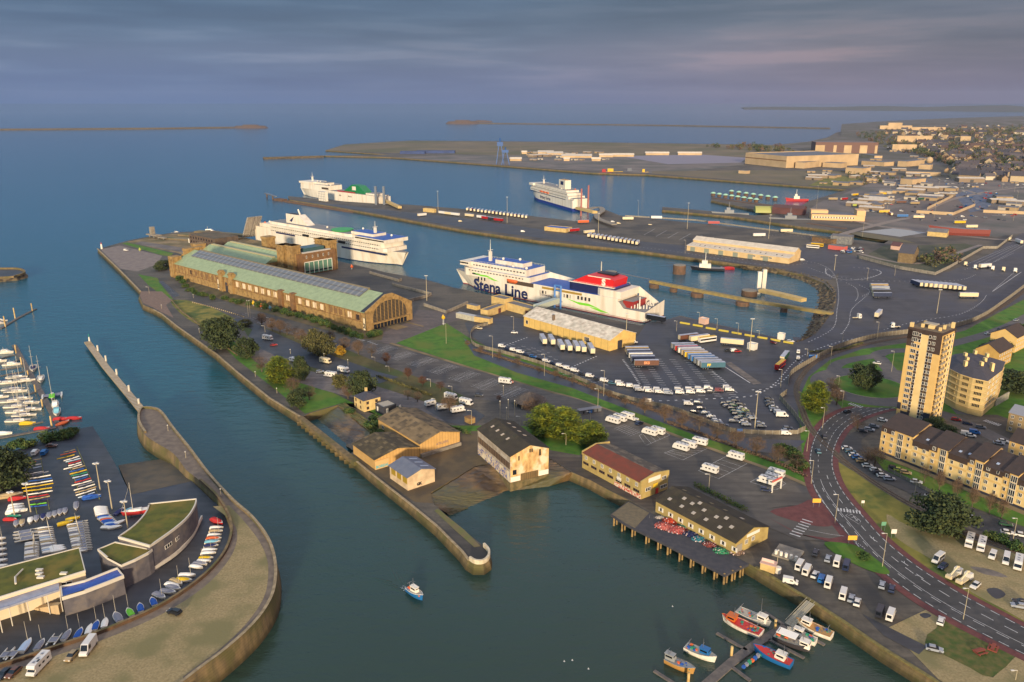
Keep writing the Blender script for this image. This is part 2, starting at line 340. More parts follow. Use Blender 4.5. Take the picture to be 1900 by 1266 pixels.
sheet('terminal_asphalt',[(1500,640),(1530,600),(1552,570),(1552,545),(1560,470),(1600,478),(1640,490),(1760,505),(1840,470),(1900,430),(1985,420),(1985,500),(1900,555),(1830,590),(1780,612),(1650,620),(1540,655)],ASPHD,.035)
sheet('terminal_asphalt',[(1180,463),(1100,455),(860,423),(700,396),(540,370),(700,388),(860,405),(1100,440),(1260,455),(1440,478),(1500,455),(1560,462),(1565,500),(1540,520),(1440,497),(1340,484)],ASPHD,.025)
fix=sheet('terminal_asphalt',[(1470,625),(1620,640),(1720,720),(1500,700)],ASPHD,-.01)
sheet('tip_apron',[(186,463),(222,456),(301,475),(291,491),(255,504),(222,499)],mat('tip_paving',(112,100,94),(128,116,106),.2,.9))
sheet('lawn',[(226,452),(236,450),(322,470),(316,476),(300,474)],GRASS)
sheet('waste_ground',[(236,449),(300,436),(400,429),(470,445),(540,462),(560,470),(420,500),(330,470)],SAND)
sheet('waste_ground',[(250,452),(262,448),(352,462),(345,470)],PAVE,.05)
sheet('lawn',[(256,509),(292,516),(302,532),(322,557),(300,548),(276,530)],GRASS)
sheet('car_park',[(294,523),(302,522),(334,548),(322,553)],ASPHD,.05)
sheet('bastion_paving',[(261,541),(300,541),(320,558),(308,566),(322,590),(300,580),(284,571),(266,563),(260,550)],mat('promenade_paving2',(108,88,76),(124,102,86),.5,.9),.05)
sheet('lawn',smoothpx([(316,560),(340,557),(360,561),(452,590),(436,598),(404,600),(380,607),(345,590)],3,True),GRASSY)
sheet('lawn',[(380,600),(408,612),(450,648),(474,672),(520,700),(600,720),(700,770),(790,790),(880,790),(960,790),(1080,800),(1100,820),(1075,845),(990,830),(870,800),(740,762),(690,748),(632,749),(566,768),(520,730),(440,668),(400,628)],GRASS,.02)
sheet('lawn',[(440,592),(640,640),(740,680),(860,735),(860,790),(740,755),(640,715),(520,672),(470,640)],mat('verge',(74,70,34),(92,82,42),.2,.95,c3=(60,72,28),sc3=.05),.03)
sheet('lawn',[(735,637),(828,600),(872,628),(900,642),(1010,678),(1180,748),(1300,800),(1420,850),(1508,868),(1506,900),(1240,803),(1071,740),(900,690)],GRASS,.04)
sheet('hall_bed',[(322,514),(345,532),(380,546),(440,566),(560,600),(660,628),(708,632),(712,618),(690,616),(560,578),(400,538)],mat('planting_bed',(84,80,44),(106,86,58),.2,.95),.05)
b=MB();strip(b,PX(smoothpx([(725,637),(760,648),(900,691),(1010,724),(1071,741),(1180,780),(1300,826),(1430,872),(1503,903)],4)),2.2,.07)
strip(b,PX([(1505,835),(1480,850),(1456,862)]),2,.075)
tag(b.build('footpath',SAND),None,None,kind='structure')
sheet('ditch_water',[(860,628),(888,645),(1010,684),(1100,722),(1184,752),(1260,772),(1340,806),(1400,815),(1494,818),(1478,832),(1440,842),(1380,836),(1290,808),(1180,766),(1060,720),(960,692),(880,660)],mat('ditch',(60,56,50),(52,58,66),.15,.5,c3=(50,54,66),sc3=.05),.06)
sheet('car_park',[(392,570),(450,580),(560,612),(640,632),(720,640),(900,692),(1010,725),(1060,745),(960,752),(880,740),(830,720),(740,688),(640,648),(520,616),(450,598)],mat('car_park_asphalt',(76,71,66),(88,82,76),.3,.85,c3=(68,64,62),sc3=.03),.06)
sheet('hall_forecourt',[(700,632),(720,640),(735,637),(828,600),(870,590),(842,578),(770,575),(762,596),(700,622)],mat('forecourt',(84,76,74),(96,86,80),.3,.85),.03)
sheet('car_park',[(430,592),(452,592),(560,640),(700,690),(740,700),(704,712),(640,700),(560,676),(478,650),(458,630),(468,612)],ASPHD,.08)
sheet('gravel_lane',smoothpx([(478,648),(510,660),(580,690),(690,715),(740,730),(800,750),(876,772),(860,790),(800,775),(740,755),(640,735),(560,712),(500,690)],2,True),mat('gravel_lane',(92,86,84),(106,98,92),.5,.9),.08)
sheet('motorhome_area',[(800,745),(880,760),(900,772),(880,790),(830,785),(790,760)],ASPHD,.1)
sheet('road',smoothpx([(1010,730),(1075,742),(1200,790),(1320,838),(1430,886),(1500,906),(1512,922),(1496,938),(1420,945),(1400,1000),(1240,925),(1180,880),(1100,820),(960,780),(920,750),(960,735)],2,True),mat('car_park_asphalt2',(78,73,66),(90,84,76),.2,.85,c3=(70,66,62),sc3=.03),.09)
sheet('road',[(1420,945),(1496,938),(1512,905),(1545,940),(1600,1008),(1560,1006),(1480,1002),(1440,985),(1380,962)],mat('car_park_asphalt2',(0,0,0)),.1)
sheet('road_island',smoothpx([(1428,950),(1480,938),(1506,928),(1530,950),(1546,972),(1530,978),(1490,972)],3,True),REDP,.14)
sheet('quay_yard',[(690,804),(740,800),(860,800),(905,800),(940,848),(880,867),(799,914),(804,934),(770,932),(700,883),(662,852),(660,840)],mat('dirt',(96,80,54),(74,64,48),.12,.9,lo=.4,hi=.6),.03)
sheet('quay_yard',[(970,845),(1100,850),(1180,915),(1240,930),(1210,950),(1165,925),(1130,908),(1061,874),(1023,851)],mat('quay_asphalt',(64,58,54),(82,72,60),.15,.85),.03)
sheet('pier_grass',[(806,948),(812,944),(862,984),(892,1014),(880,1016),(845,985)],mat('pier_green',(96,100,50),(110,96,66),.3,.95),.05)
m0=[(795,921),(880,868),(960,849),(1022,853),(1060,877),(1068,889),(1015,905),(945,913),(905,930),(876,943),(838,958),(812,942)]
lev=[.05,.25,.25,.25,.2,-3.9,-3.9,-3.9,-3.9,-3.9,-3.9,-.5]
def subdivided(name,pts,levs,m,kind='structure',amp=.35,cuts=4,seed=1):
 V=[G(p[0],p[1],l)for p,l in zip(pts,levs)]
 me=bpy.data.meshes.new(name);t=tessellate_polygon([[Vector((v.x,v.y,0))for v in V]])
 me.from_pydata([tuple(v)for v in V],[],[flip(q,V)for q in t]);bm=bmesh.new();bm.from_mesh(me)
 for _ in range(2):bmesh.ops.subdivide_edges(bm,edges=bm.edges[:],cuts=cuts if _ else 2,use_grid_fill=True)
 r_=random.Random(seed)
 for v in bm.verts:v.co.z+=r_.uniform(-amp,amp)
 bm.to_mesh(me);bm.free();me.materials.append(m);o=bpy.data.objects.new(name,me);C.objects.link(o);return tag(o,None,None,kind=kind)
subdivided('mud_slope',m0,lev,MUD,amp=.2)
subdivided('mud_slope',[(575,767),(631,751),(690,803),(658,838),(640,826),(606,796),(584,778)],[-1,.1,.1,-.3,-3.9,-3.9,-3.9],MUD,amp=.2,seed=4)
subdivided('grass_bank',[(626,752),(640,747),(702,796),(700,812),(690,806)],[.3,.4,.4,.4,.1],mat('rough_grass',(104,88,50),(70,76,34),.4,.95),amp=.25,seed=5)
subdivided('rubble_slope',smoothpx([(1478,634),(1508,622),(1530,597),(1547,570),(1552,546),(1536,524),(1492,508),(1430,498),(1380,494),(1380,500),(1440,510),(1496,528),(1512,545),(1512,565),(1502,590),(1488,622)],2,True),[.3]*18+[-4.4]*14,RUBBLE,amp=.8,cuts=3,seed=3)
Lw=smoothpx([(1585,757),(1560,765),(1535,780),(1514,806),(1503,840),(1503,878),(1514,915),(1540,952),(1575,996),(1620,1046),(1680,1095),(1750,1140),(1850,1192),(1960,1245)],5)
Re=smoothpx([(1664,757),(1630,765),(1596,778),(1568,797),(1551,826),(1545,856),(1551,886),(1568,917),(1601,957),(1642,1002),(1700,1049),(1770,1094),(1850,1138),(1960,1195)],5)
lw,re=PX(Lw),PX(Re)
def quadstrip(name,A,B,m,z):
 b=MB()
 for i in range(len(A)-1):b.face([(A[i].x,A[i].y,z),(A[i+1].x,A[i+1].y,z),(B[i+1].x,B[i+1].y,z),(B[i].x,B[i].y,z)])
 return tag(b.build(name,m),None,None,kind='structure')
quadstrip('pavement',offset(lw,-2.6),offset(re,2.2),REDP,.12)
quadstrip('road',lw,re,ROAD,.15)
def mid(f,a=lw,c=re):return[p.lerp(q,f)for p,q in zip(a,c)]
b=MB()
dashes(b,mid(.04),.22,.17,2.6,1.6);dashes(b,mid(.96),.22,.17,2.6,1.6)
m_=mid(.36);dashes(b,m_[:28],.16,.17,2.2,3.2);strip(b,m_[28:],.15,.17)
m_=mid(.66);dashes(b,m_[:22],.18,.17,2.6,1.6);dashes(b,m_[28:],.22,.17,3.5,3)
dashes(b,mid(.3)[30:],.2,.17,3.2,3.2)
for k_ in('car_park_asphalt','car_park_asphalt2','quay_asphalt','forecourt','gravel_lane'):patches(MATS[k_])
def zebra(b,a,c,n,w_,z=.18,L=2.8):
 a=G(*a).xy;c=G(*c).xy;d=(c-a);t=d.normalized();nn=Vector((-t.y,t.x))
 for i in range(n):
  p=a+d*((i+.5)/n);strip(b,[p-nn*L/2,p+nn*L/2],w_,z)
zebra(b,(1473,996),(1500,965),7,.55,.18,3.6);zebra(b,(1575,749),(1600,757),6,.5,.18,3)
zebra(b,(1552,946),(1598,952),8,.5,.19,2.4);zebra(b,(1700,776),(1720,783),4,.5,.1,3);zebra(b,(1826,780),(1856,790),8,.5,.1,3)
pt=PX([(1569,958),(1576,952),(1597,968),(1594,974),(1569,958)]);strip(b,pt,.15,.19)
for x,y in((1574,958),(1580,962),(1587,967)):strip(b,PX([(x,y),(x+7,y-3)]),.15,.195)
for x,y,s in((1615,998,1),(1672,1042,1),(1700,1066,-1)):
 p=G(x,y).xy;q=G(x+13,y+9).xy;strip(b,[p,q],.25,.19);n_=(q-p).normalized();k=Vector((-n_.y,n_.x));strip(b,[p+n_*1.2,p+n_*.4+k*.9*s],.25,.195)
dashes(b,PX([(1562,975),(1580,1000),(1606,1020)]),.3,.175,.5,.5);dashes(b,PX([(1512,906),(1530,935),(1548,960)]),.3,.175,.5,.5)
strip(b,PX(smoothpx([(1500,984),(1540,992),(1572,996)],3)),.14,.13)
tag(b.build('road_markings',WHITE),None,None,kind='structure')
rc=G(1614,717).xy
def ring(c,r,n=48):return[c+Vector((math.cos(2*math.pi*i/n),math.sin(2*math.pi*i/n)))*r for i in range(n)]
GREYR=mat('light_road',(82,78,76),(94,88,84),.3,.85)
sheet('grass_field',[(1480,745),(1500,700),(1540,668),(1600,648),(1700,634),(1790,614),(1900,556),(2100,480),(2100,760),(1850,790),(1740,760),(1560,758),(1510,800),(1500,870),(1488,840)],GRASS,.02)
sheet('road',[p for p in ring(rc,29)],GREYR,.05,True)
sheet('roundabout_island',[p for p in ring(rc,17.5)],GRASS,.12,True)
b=MB();k_=ring(rc,17.5);wallstrip(b,k_+[k_[0]],.3,.05,.18);k_=[p for i,p in enumerate(ring(rc,29.3))if True];tag(b.build('kerb',CONC),None,None,kind='structure')
b=MB()
for pts,w_ in((([(1530,740),(1548,762),(1536,790)]),8),([(1660,735),(1720,760),(1800,790),(1900,838),(2000,880)],9),([(1660,700),(1636,668),(1628,660),(1650,652),(1720,648),(1790,632),(1850,614),(1900,592),(1990,540)],8),([(1540,715),(1550,680),(1580,668),(1630,660)],7),([(1660,690),(1700,700),(1760,740),(1790,770)],7)):
 ZC[0]+=.0006;strip(b,PX(smoothpx(pts,5)),w_,.06+ZC[0])
tag(b.build('road',GREYR),None,None,kind='structure')
sheet('estate_road',[(1640,790),(1664,778),(1742,798),(1900,862),(1990,900),(1990,920),(1880,880),(1760,820),(1690,806)],ROAD,.08)
sheet('estate_ground',[(1600,790),(1760,770),(1850,770),(2100,860),(2100,1120),(1900,1010),(1790,950),(1680,905),(1600,850),(1568,830)],ASPH,.03)
sheet('estate_road',smoothpx([(1575,808),(1600,798),(1640,790),(1600,815),(1606,838),(1650,868),(1720,905),(1800,945),(1990,1015),(1990,1050),(1860,1000),(1760,960),(1680,912),(1610,885),(1575,860),(1560,830)],3,True),ROAD,.1)
sheet('verge',[(1614,842),(1628,848),(1700,875),(1800,915),(1900,955),(2000,995),(2000,1015),(1900,978),(1800,940),(1700,900),(1640,872)],GRASS,.11)
sheet('front_path',[(1628,846),(1634,842),(1800,906),(1990,985),(1990,995),(1800,914)],SAND,.13)
sheet('waste_ground',[(1556,858),(1575,870),(1640,905),(1720,955),(1800,1000),(1990,1080),(1990,1215),(1900,1162),(1850,1132),(1770,1088),(1700,1043),(1644,997),(1602,952),(1570,912),(1555,884)],GRASSY,.04)
sheet('waste_ground',smoothpx([(1645,955),(1690,978),(1790,1000),(1990,1075),(1990,1190),(1860,1130),(1785,1088),(1730,1040),(1665,1000)],3,True),GRAVEL,.07)
sheet('waste_ground',smoothpx([(1830,1095),(1850,1092),(1866,1104),(1848,1112)],3,True),ASPHD,.09)
sheet('waste_ground',smoothpx([(1800,1052),(1840,1058),(1870,1072),(1826,1066)],3,True),PAVE,.09)
sheet('waste_ground',[(1648,1165),(1722,1130),(1754,1142),(1716,1196),(1842,1258),(1892,1212),(1990,1260),(1990,1400),(1742,1262)],GRAVEL,.04)
sheet('waste_ground',smoothpx([(1706,1141),(1718,1138),(1728,1143),(1716,1148)],3,True),ASPHD,.06)
sheet('waste_ground',[(1600,1140),(1650,1165),(1720,1200),(1705,1215),(1640,1180)],ASPHD,.05)
sheet('grass_patch',smoothpx([(1758,1142),(1830,1170),(1900,1200),(1888,1214),(1842,1257),(1800,1240),(1716,1193),(1738,1166)],2,True),mat('weedy_grass',(60,78,24),(96,88,44),.5,.95,bump=.5),.08)
sheet('grass_patch',smoothpx([(1530,1007),(1575,1010),(1600,1020),(1640,1050),(1650,1066),(1620,1062),(1580,1045),(1545,1025)],3,True),GRASS,.14)
sheet('pavement',[(1420,958),(1480,990),(1530,1004),(1600,1022),(1640,1058),(1700,1105),(1770,1148),(1860,1195),(1990,1260),(1990,1242),(1850,1190),(1750,1138),(1680,1093),(1620,1044),(1575,994),(1540,1000),(1480,992)],REDP,.11)
b=MB();s_=MB()
TR=PX(smoothpx([(1990,470),(1900,541),(1845,578),(1790,601),(1700,622),(1622,636),(1560,652),(1512,673),(1484,704),(1478,728),(1488,760),(1506,798),(1554,846),(1610,888),(1668,925),(1720,953),(1789,986),(1840,1006),(1990,1070)],5))
strip(s_,TR,3.2,.13)
for d in(-.75,.75):wallstrip(b,offset(TR,d),.12,.13,.3)
for p,t in along(TR,1.2):n_=Vector((-t.y,t.x));strip(s_,[p-n_*1.3,p+n_*1.3],.3,.16,1)
tag(s_.build('track_bed',[mat('ballast',(96,86,72),(74,66,58),.8,.95),WOOD]),None,None,kind='structure')
tag(b.build('railway_rails',mat('rail_rust',(92,66,48),rough=.6)),'single railway track curving between the terminal fence and the road','railway track')
EX=Vector((math.cos(R(-40)),math.sin(R(-40))));EY=Vector((math.cos(R(50)),math.sin(R(50))))
b=MB()
c0=G(729,666).xy;stp=(G(765,678.5).xy-c0)
for k in range(-1,7):
 o=c0+stp*k;L=(G(767,654.5).xy-c0).length*(1 if k>0 else.9)
 strip(b,[o,o+EY*L],.14,.08)
 for i in range(10):
  q=o+EY*(L*i/9)
  strip(b,[q-EX*4.8,q+EX*4.8],.13,.085)
for j in range(10):
 q=G(455+20*j,582+6.2*j).xy
 for i in range(4):strip(b,[q+EX*0+EY*-2.5*i,q+EX*4.8-EY*2.5*i],.13,.08)
zebra(b,(655,626),(676,633),7,.6,.1,2.5);zebra(b,(683,633),(700,641),4,.6,.1,2.5)
for bx in([(1186,809),(1216,790),(1243,808),(1199,827)],[(1233,841),(1258,832),(1312,833),(1267,854)],[(1296,874),(1346,848),(1386,861),(1333,889)],[(1392,895),(1426,876),(1458,898),(1440,910)]):
 P=PX(bx);strip(b,P+[P[0]],.15,.11)
 for f in(.2,.4,.6,.8):strip(b,[P[0].lerp(P[3],0)+(P[1]-P[0])*f,P[3]+(P[2]-P[3])*f],.1,.115)
for i in range(11):x=296+i*3.2;strip(b,PX([(x,524+i*2.7),(x+8,523+i*2.7)]),.12,.08)
for i in range(8):strip(b,PX([(1140+i*4,796+i*2),(1160+i*4,788+i*2)]),.1,.115)
tag(b.build('parking_lines',WHITE),None,None,kind='structure')
b=MB()
TD=mat('terminal_lines',(216,212,206),(176,174,172),.8,.7)
for k in range(17):
 y=664+k*4.1;xl=1163+k*2.6;xr=min(1322+k*3.4,1400)
 dashes(b,PX([(xl,y),(xr,y+(xr-xl)*.045)]),.3,.06,3.5,4.5)
for k in range(14):
 y=636+k*5.2;xl=930+k*9.5;xr=1010+k*10
 dashes(b,PX([(xl,y-k*.3),(xr,y+14)]),.26,.06,3,4)
dashes(b,PX([(1156,668),(1172,690),(1188,715)]),1.2,.065,.7,1.8);dashes(b,PX([(1322,690),(1340,704),(1352,716)]),1.2,.065,.7,1.8)
dashes(b,PX([(935,642),(980,626)]),.7,.065,1.2,1.5);dashes(b,PX([(1055,684),(1110,660)]),.7,.065,1.2,1.5)
dashes(b,PX(smoothpx([(1075,705),(1150,735),(1200,744),(1300,741),(1380,737),(1410,730),(1440,710),(1470,676),(1500,655),(1560,634),(1640,620)],4)),.7,.065,1.3,2.6)
dashes(b,PX(smoothpx([(1395,724),(1430,720),(1460,700),(1490,668)],4)),.7,.065,1.3,2.6)
strip(b,PX([(1345,681),(1392,711)]),.5,.07)
strip(b,PX([(1348,716),(1368,729)]),.4,.07)
for pts in([(1500,635),(1545,610),(1553,575),(1556,545),(1548,510),(1520,490),(1460,480)],[(1562,620),(1575,600),(1580,575),(1600,556),(1612,545)],[(1570,525),(1588,535),(1592,550),(1586,560)],[(1600,550),(1614,540),(1592,528)],[(1500,497),(1540,510),(1600,520),(1700,522),(1780,520),(1810,510)],[(1830,548),(1822,560),(1800,575),(1770,586),(1700,597),(1640,612)],[(1690,600),(1760,600),(1800,592)],[(1880,470),(1840,488),(1790,500)],[(1888,500),(1840,542)],[(1535,500),(1532,508),(1560,520),(1600,517),(1635,508),(1620,500),(1580,496)],[(1180,458),(1260,468),(1320,478),(1400,490),(1470,492),(1500,488)],[(1100,448),(1180,460)],[(1270,460),(1300,468),(1360,480),(1440,486),(1500,484)],[(1400,440),(1460,436),(1520,444)]):
 dashes(b,PX(smoothpx(pts,4)),.55,.07,1.4,2.8)
strip(b,PX([(1842,541),(1895,505)]),.35,.08);strip(b,PX(smoothpx([(1532,498),(1534,508),(1550,516),(1580,520),(1610,517),(1632,509),(1634,504),(1624,500)],3)),.35,.08)
for k in range(4):strip(b,PX([(1790+k*18,492-k*2),(1880+k*12,455-k*3)]),.2,.08)
for k in range(6):strip(b,PX([(1215+k*22,425+k*3),(1195+k*22,436+k*3)]),.3,.04)
tag(b.build('terminal_markings',TD),None,None,kind='structure')
sheet('concrete_strip',[(1346,675),(1356,672),(1413,712),(1398,714)],PAVE,.05)
arm=PX([(556,773),(600,808),(662,857)])
b=MB();wallstrip(b,arm,2.6,-1.6,.15)
for p,d in along(arm,4.6,1.5):b.box(p.x-1.5,p.x+1.5,p.y-1.5,p.y+1.5,-4.6,-1.6)
tag(b.build('masonry_causeway',STONE),'narrow buttressed stone arm across the mouth of the drained dock','wall')
b=MB();wallstrip(b,offset(PX(smoothpx([(182,462),(222,500),(262,541)],3)),-.6),1.1,.02,.5)
wallstrip(b,PX([(285,575),(300,583),(330,607),(400,656),(440,691),(500,739),(556,773)]),.9,.02,.35)
wallstrip(b,PX([(662,857),(700,888),(760,935),(810,976),(858,1024),(870,1040)]),.8,.02,.3)
tag(b.build('coping',COPE),'pale coping stones edging the long river quay','coping',None,'stuff')
b=MB();wallstrip(b,PX(smoothpx([(872,1040),(882,1046),(896,1046),(906,1038),(907,1026),(898,1015)],3)),.7,.05,1.5);tag(b.build('pier_head_wall',mat('white_wash',(206,192,164),(176,160,130),.6,.8)),'whitewashed curved wall on the round pier head','wall')
b=MB();wallstrip(b,PX(smoothpx([(318,557),(336,578),(360,596),(380,612),(420,645),(440,660)],3)),.5,.03,.9);tag(b.build('promenade_kerb_wall',STONE),'low stone wall between the promenade and the dry lawn','wall')
b=MB();wallstrip(b,PX([(1402,1053),(1500,1112),(1562,1152),(1640,1205),(1742,1268),(1900,1370)]),1.0,.02,.35);tag(b.build('coping',mat('mossy_coping',(124,112,60),(98,88,50),.8,.9)),'mossy coping stones along the fishing quay','coping')
def frame(a,b,c=None):
 A=G(*a);B=G(*b);d=(B-A).xy;L=d.length;rz=math.atan2(d.y,d.x);W=(G(*c).xy-B.xy).length if c else 10
 return A,L,W,rz
def wallx(A,rz,px,z):
 0
 dx,dy=math.cos(rz),math.sin(rz);u=(px-950)/FP
 return(u*(A.y*CT+(HC-z)*ST)-A.x)/(dx-u*dy*CT)
GLASS=mat('window_glass',(30,34,42),rough=.15)
WFR=mat('white_frame',(214,206,190),rough=.6)
WINM={}
def winmesh(w_,h,panes=2,frame_=WFR,glass=GLASS,key=None,deep=.06):
 k=(w_,h,panes,frame_.name,glass.name)
 if k not in WINM:
  b=MB();t=.12 if w_>.8 else.08
  b.box(-w_/2,w_/2,-deep,.02,0,h,1)
  for x0,x1,z0,z1 in[(-w_/2-t/2,w_/2+t/2,-t/2,t/2),(-w_/2-t/2,w_/2+t/2,h-t/2,h+t/2)]+[(-w_/2+w_*i/panes-t/2,-w_/2+w_*i/panes+t/2,t/2,h-t/2)for i in range(panes+1)]:b.box(x0,x1,-deep-.05,.02,z0,z1,0)
  WINM[k]=b.data('window',[frame_,glass])
 return WINM[k]
def put(name,me,parent,loc,rz=0):
 o=bpy.data.objects.new(name,me);C.objects.link(o);o.parent=parent;o.location=loc;o.rotation_euler=(0,0,rz);return o
def side(L,W,s,t,off=.0):
 0
 return[((t,-off),0),((L+off,t),math.pi/2),((L-t,W+off),math.pi),((-off,W-t),-math.pi/2)][s]
def wins(parent,me,L,W,s,ts,zs,name='window',off=.0):
 for z in zs:
  for t in ts:
   (x,y),r=side(L,W,s,t,off);put(name,me,parent,(x,y,z),r)
def gable(name,label,a,b_,c,hE,hR,wallm,roofm,cat='building',over=.4,group=None,W=None,thick=.25,mono=False,gablem=None,par=0,L=None):
 A,L_,W_,rz=frame(a,b_,c);W=W or W_;L=L or L_
 t=thing(name,label,cat,A,rz,group)
 b=MB();g=1 if gablem else 0
 b.mesh([(0,0,0),(L,0,0),(L,0,hE),(0,0,hE)],[(0,1,2,3)]);b.mesh([(0,W,0),(L,W,0),(L,W,hE),(0,W,hE)],[(1,0,3,2)])
 for x,f in((0,(0,4,3,2,1)),(L,(0,1,2,3,4))):b.mesh([(x,0,0),(x,W,0),(x,W,hE),(x,W/2,hR-.05),(x,0,hE)],[f],g)
 b.build('wall',[wallm]+([gablem]if gablem else[]),t)
 r=MB();o=over;k=(hR-hE)/(W/2);z0=hE-o*k+.05
 for sgn in(0,1):
  y0,y1=(-o,W/2)if sgn==0 else(W+o,W/2)
  r.loft([[(x,y0,z0),(x,y1,hR+.05),(x,y1,hR+.05+thick),(x,y0,z0+thick)]for x in((-o,L+o)if sgn else(L+o,-o))])
 r.build('roof',roofm,t)
 return t,L,W
def flat(name,label,a,b_,c,h,wallm,roofm,cat='building',par=.5,W=None,L=None,group=None):
 A,L_,W_,rz=frame(a,b_,c);W=W or W_;L=L or L_
 t=thing(name,label,cat,A,rz,group)
 b=MB();b.box(0,L,0,W,0,h);b.build('wall',wallm,t)
 r=MB();q=.25
 r.box(q,L-q,q,W-q,h,h+.12)
 for x0,x1,y0,y1 in((-.1,L+.1,-.1,q),(-.1,L+.1,W-q,W+.1),(-.1,q,q,W-q),(L-q,L+.1,q,W-q)):r.box(x0,x1,y0,y1,h+.002,h+par,1)
 r.build('roof',[roofm,wallm if par>.3 else roofm],t)
 return t,L,W
BRK=mat('ochre_brick',(158,126,74),(138,110,68),.25,.9,coord='obj',c3=(122,96,54),sc3=.4)
BRKD=mat('brown_brick',(128,92,54),(104,76,48),.4,.9,coord='obj')
COP=striped('copper_roof',(142,156,116),(152,164,124),1.2,'X',.6,.9,.2)
GRYR=striped('grey_roof',(112,112,116),(134,132,130),5.0,'X',.6,.8,.25)
A,L,W,rz=frame((322,514),(680,614.5),(760,593));W=39
hall=thing('ferry_terminal_hall','long brick terminal hall with pale green copper roof and big arched gable window','hall',A,rz)
hE,hR=11.8,20.5
b=MB()
b.mesh([(0,0,0),(L,0,0),(L,0,hE),(0,0,hE)],[(0,1,2,3)]);b.mesh([(0,W,0),(L,W,0),(L,W,hE),(0,W,hE)],[(1,0,3,2)])
for x in(0,L):
 s_=1 if x else-1
 pts=[(0,0),(W,0),(W,hE+.8),(W/2+3,hR+.6),(W/2-3,hR+.6),(0,hE+.8)]
 b.loft([[(x+q,p[0],p[1])for p in pts]for q in((-.6*s_,.6*s_)if x else(.6,-.6))])
b.build('wall',BRK,hall)
b=MB()
b.box(0,L,-.35,-.01,5.2,5.5);b.box(0,L,-.5,-.01,hE-.5,hE+.1)
for i in range(47):b.box(i*5.35+.3,i*5.35+.85,-.28,-.01,5.5,hE-.5)
b.build('cornice',BRKD,hall)
r=MB();k=(hR-hE)/(W/2)
for sgn in(0,1):
 y0,y1=(-.6,W/2)if sgn==0 else(W+.6,W/2)
 r.loft([[(x,y0,hE-.1),(x,y1,hR),(x,y1,hR+.2),(x,y0,hE+.1)]for x in((.7,L-.7)if sgn else(L-.7,.7))])
r.build('roof',COP,hall)
r=MB();x0,x1=12,L-20
for y0,y1 in((11.5,15.2),(15.8,19.2),(20.8,24.2),(24.8,29)):
 za=hE+k*min(y0,W-y0)+.2;zb=hE+k*min(y1,W-y1)+.2
 r.loft([[(x,y0,za-.1),(x,y1,zb-.1),(x,y1,zb+.8),(x,y0,za+.8)]for x in((x1,x0))],0)
r.build('skylight',striped('skylight_strip',(96,96,98),(124,120,114),6.2,'X',.35,.7,.1),hall)
r=MB();r.box(x0,x1,19.3,20.7,hR,hR+1.3);r.box(x0,x1,29.4,30.2,hE+k*9,hE+k*9.4+.6);r.build('ridge_walkway',mat('tan_metal',(126,112,82),rough=.7),hall)
bl_=mat('white_blind',(214,190,156),rough=.7)
me=MB().box(-1.9,1.9,-.12,.1,0,3.8).data('window',[bl_])
for px in(441,453,464,476,487.5,499.5,511,534.5,557,571,584,597,649):put('window',me,hall,(wallx(A,rz,px,8),-.1,6.4))
me=MB().box(-1.7,1.7,-.1,.1,0,3.6).data('window',[mat('brown_shutter',(116,88,56),rough=.8)])
for px in(364,374.5,384.5,394.5,403,614,623,632):put('window',me,hall,(wallx(A,rz,px,8),-.1,6.4))
me=winmesh(3.4,3.6,3,BRKD);put('window',me,hall,(wallx(A,rz,355,8),0,6.3));put('window',me,hall,(wallx(A,rz,664,8),0,5.9))
for px in(412,431,522.6,544.8):
 x=wallx(A,rz,px,8);h=15.2 if px<500 else 12.9
 b=MB();b.box(x-2.4,x+2.4,-1.6,1.5,0,h)
 if px<500:b.box(x-2.8,x+2.8,-2,1.9,h-1.2,h);b.box(x-2.2,x+2.2,-1.4,1.3,h,h+1.1)
 b.build('buttress',BRK if px<500 else BRKD,hall)
x=wallx(A,rz,421,3);MB().box(x-1.7,x+1.7,-.15,.1,0,7.4).build('door',mat('dark_door',(52,50,54),rough=.6),hall)
b=MB();b.box(-2.6,4.6,-1,6,0,16.5);b.box(-3,5,-1.4,6.4,14.6,17.4)
for x in(-2.6,1,4.2):b.box(x,x+.5,-1.35,-1,1,14.5)
b.build('corner_tower',BRK,hall)
b=MB();b.box(-2.8,2,12,28,0,21.5);b.box(-3.2,2.4,11.6,28.4,20.4,22.2);b.build('corner_tower',BRK,hall)
b=MB();cy=W/2;n=24;rw=14.2;base=4.4
arch=[(cy-rw,base)]+[(cy-rw*math.cos(math.pi*i/n),base+1.5+11.2*math.sin(math.pi*i/n)**.8)for i in range(n+1)]+[(cy+rw,base)]
b.loft([[(L+.55,y,z)for y,z in arch],[(L+.72,y,z)for y,z in arch]],0)
aw=b.build('arched_window',[striped('louvre_glass',(44,42,44),(112,94,66),.95,'Z',.35,.62,.1)],hall)
b=MB()
for i in range(1,9):
 y=cy-rw+2*rw*i/9;u_=abs(y-cy)/rw;zt=base+1.5+11.2*math.sin(math.acos(u_))**.8;b.box(L+.72,L+.95,y-.2,y+.2,base,zt)
b.box(L+.72,L+2.4,cy-rw-1,cy+rw+1,base-.7,base)
b.build('mullion',BRK,aw)
b=MB();b.box(L+.55,L+.8,cy-rw,cy+rw,.1,3.6,0)
for i in range(11):y=cy-rw+2*rw*i/10;b.box(L+.8,L+1,y-.12,y+.12,.1,3.7,1)
b.build('entrance_glazing',[GLASS,BRK],hall)
b=MB();b.box(L-.75,L-.65,-.5,W/2,hE,hE+.1);b.loft([[(x,-.4,hE+.35),(x,W/2,hR+.55),(x,W/2,hR+.75),(x,-.4,hE+.55)]for x in(L-.6,L-4.5)]);b.build('gable_flashing',mat('black_felt',(34,36,42),rough=.6),hall)
for x,y0,y1 in((L+2.5,20,34),):
 pass
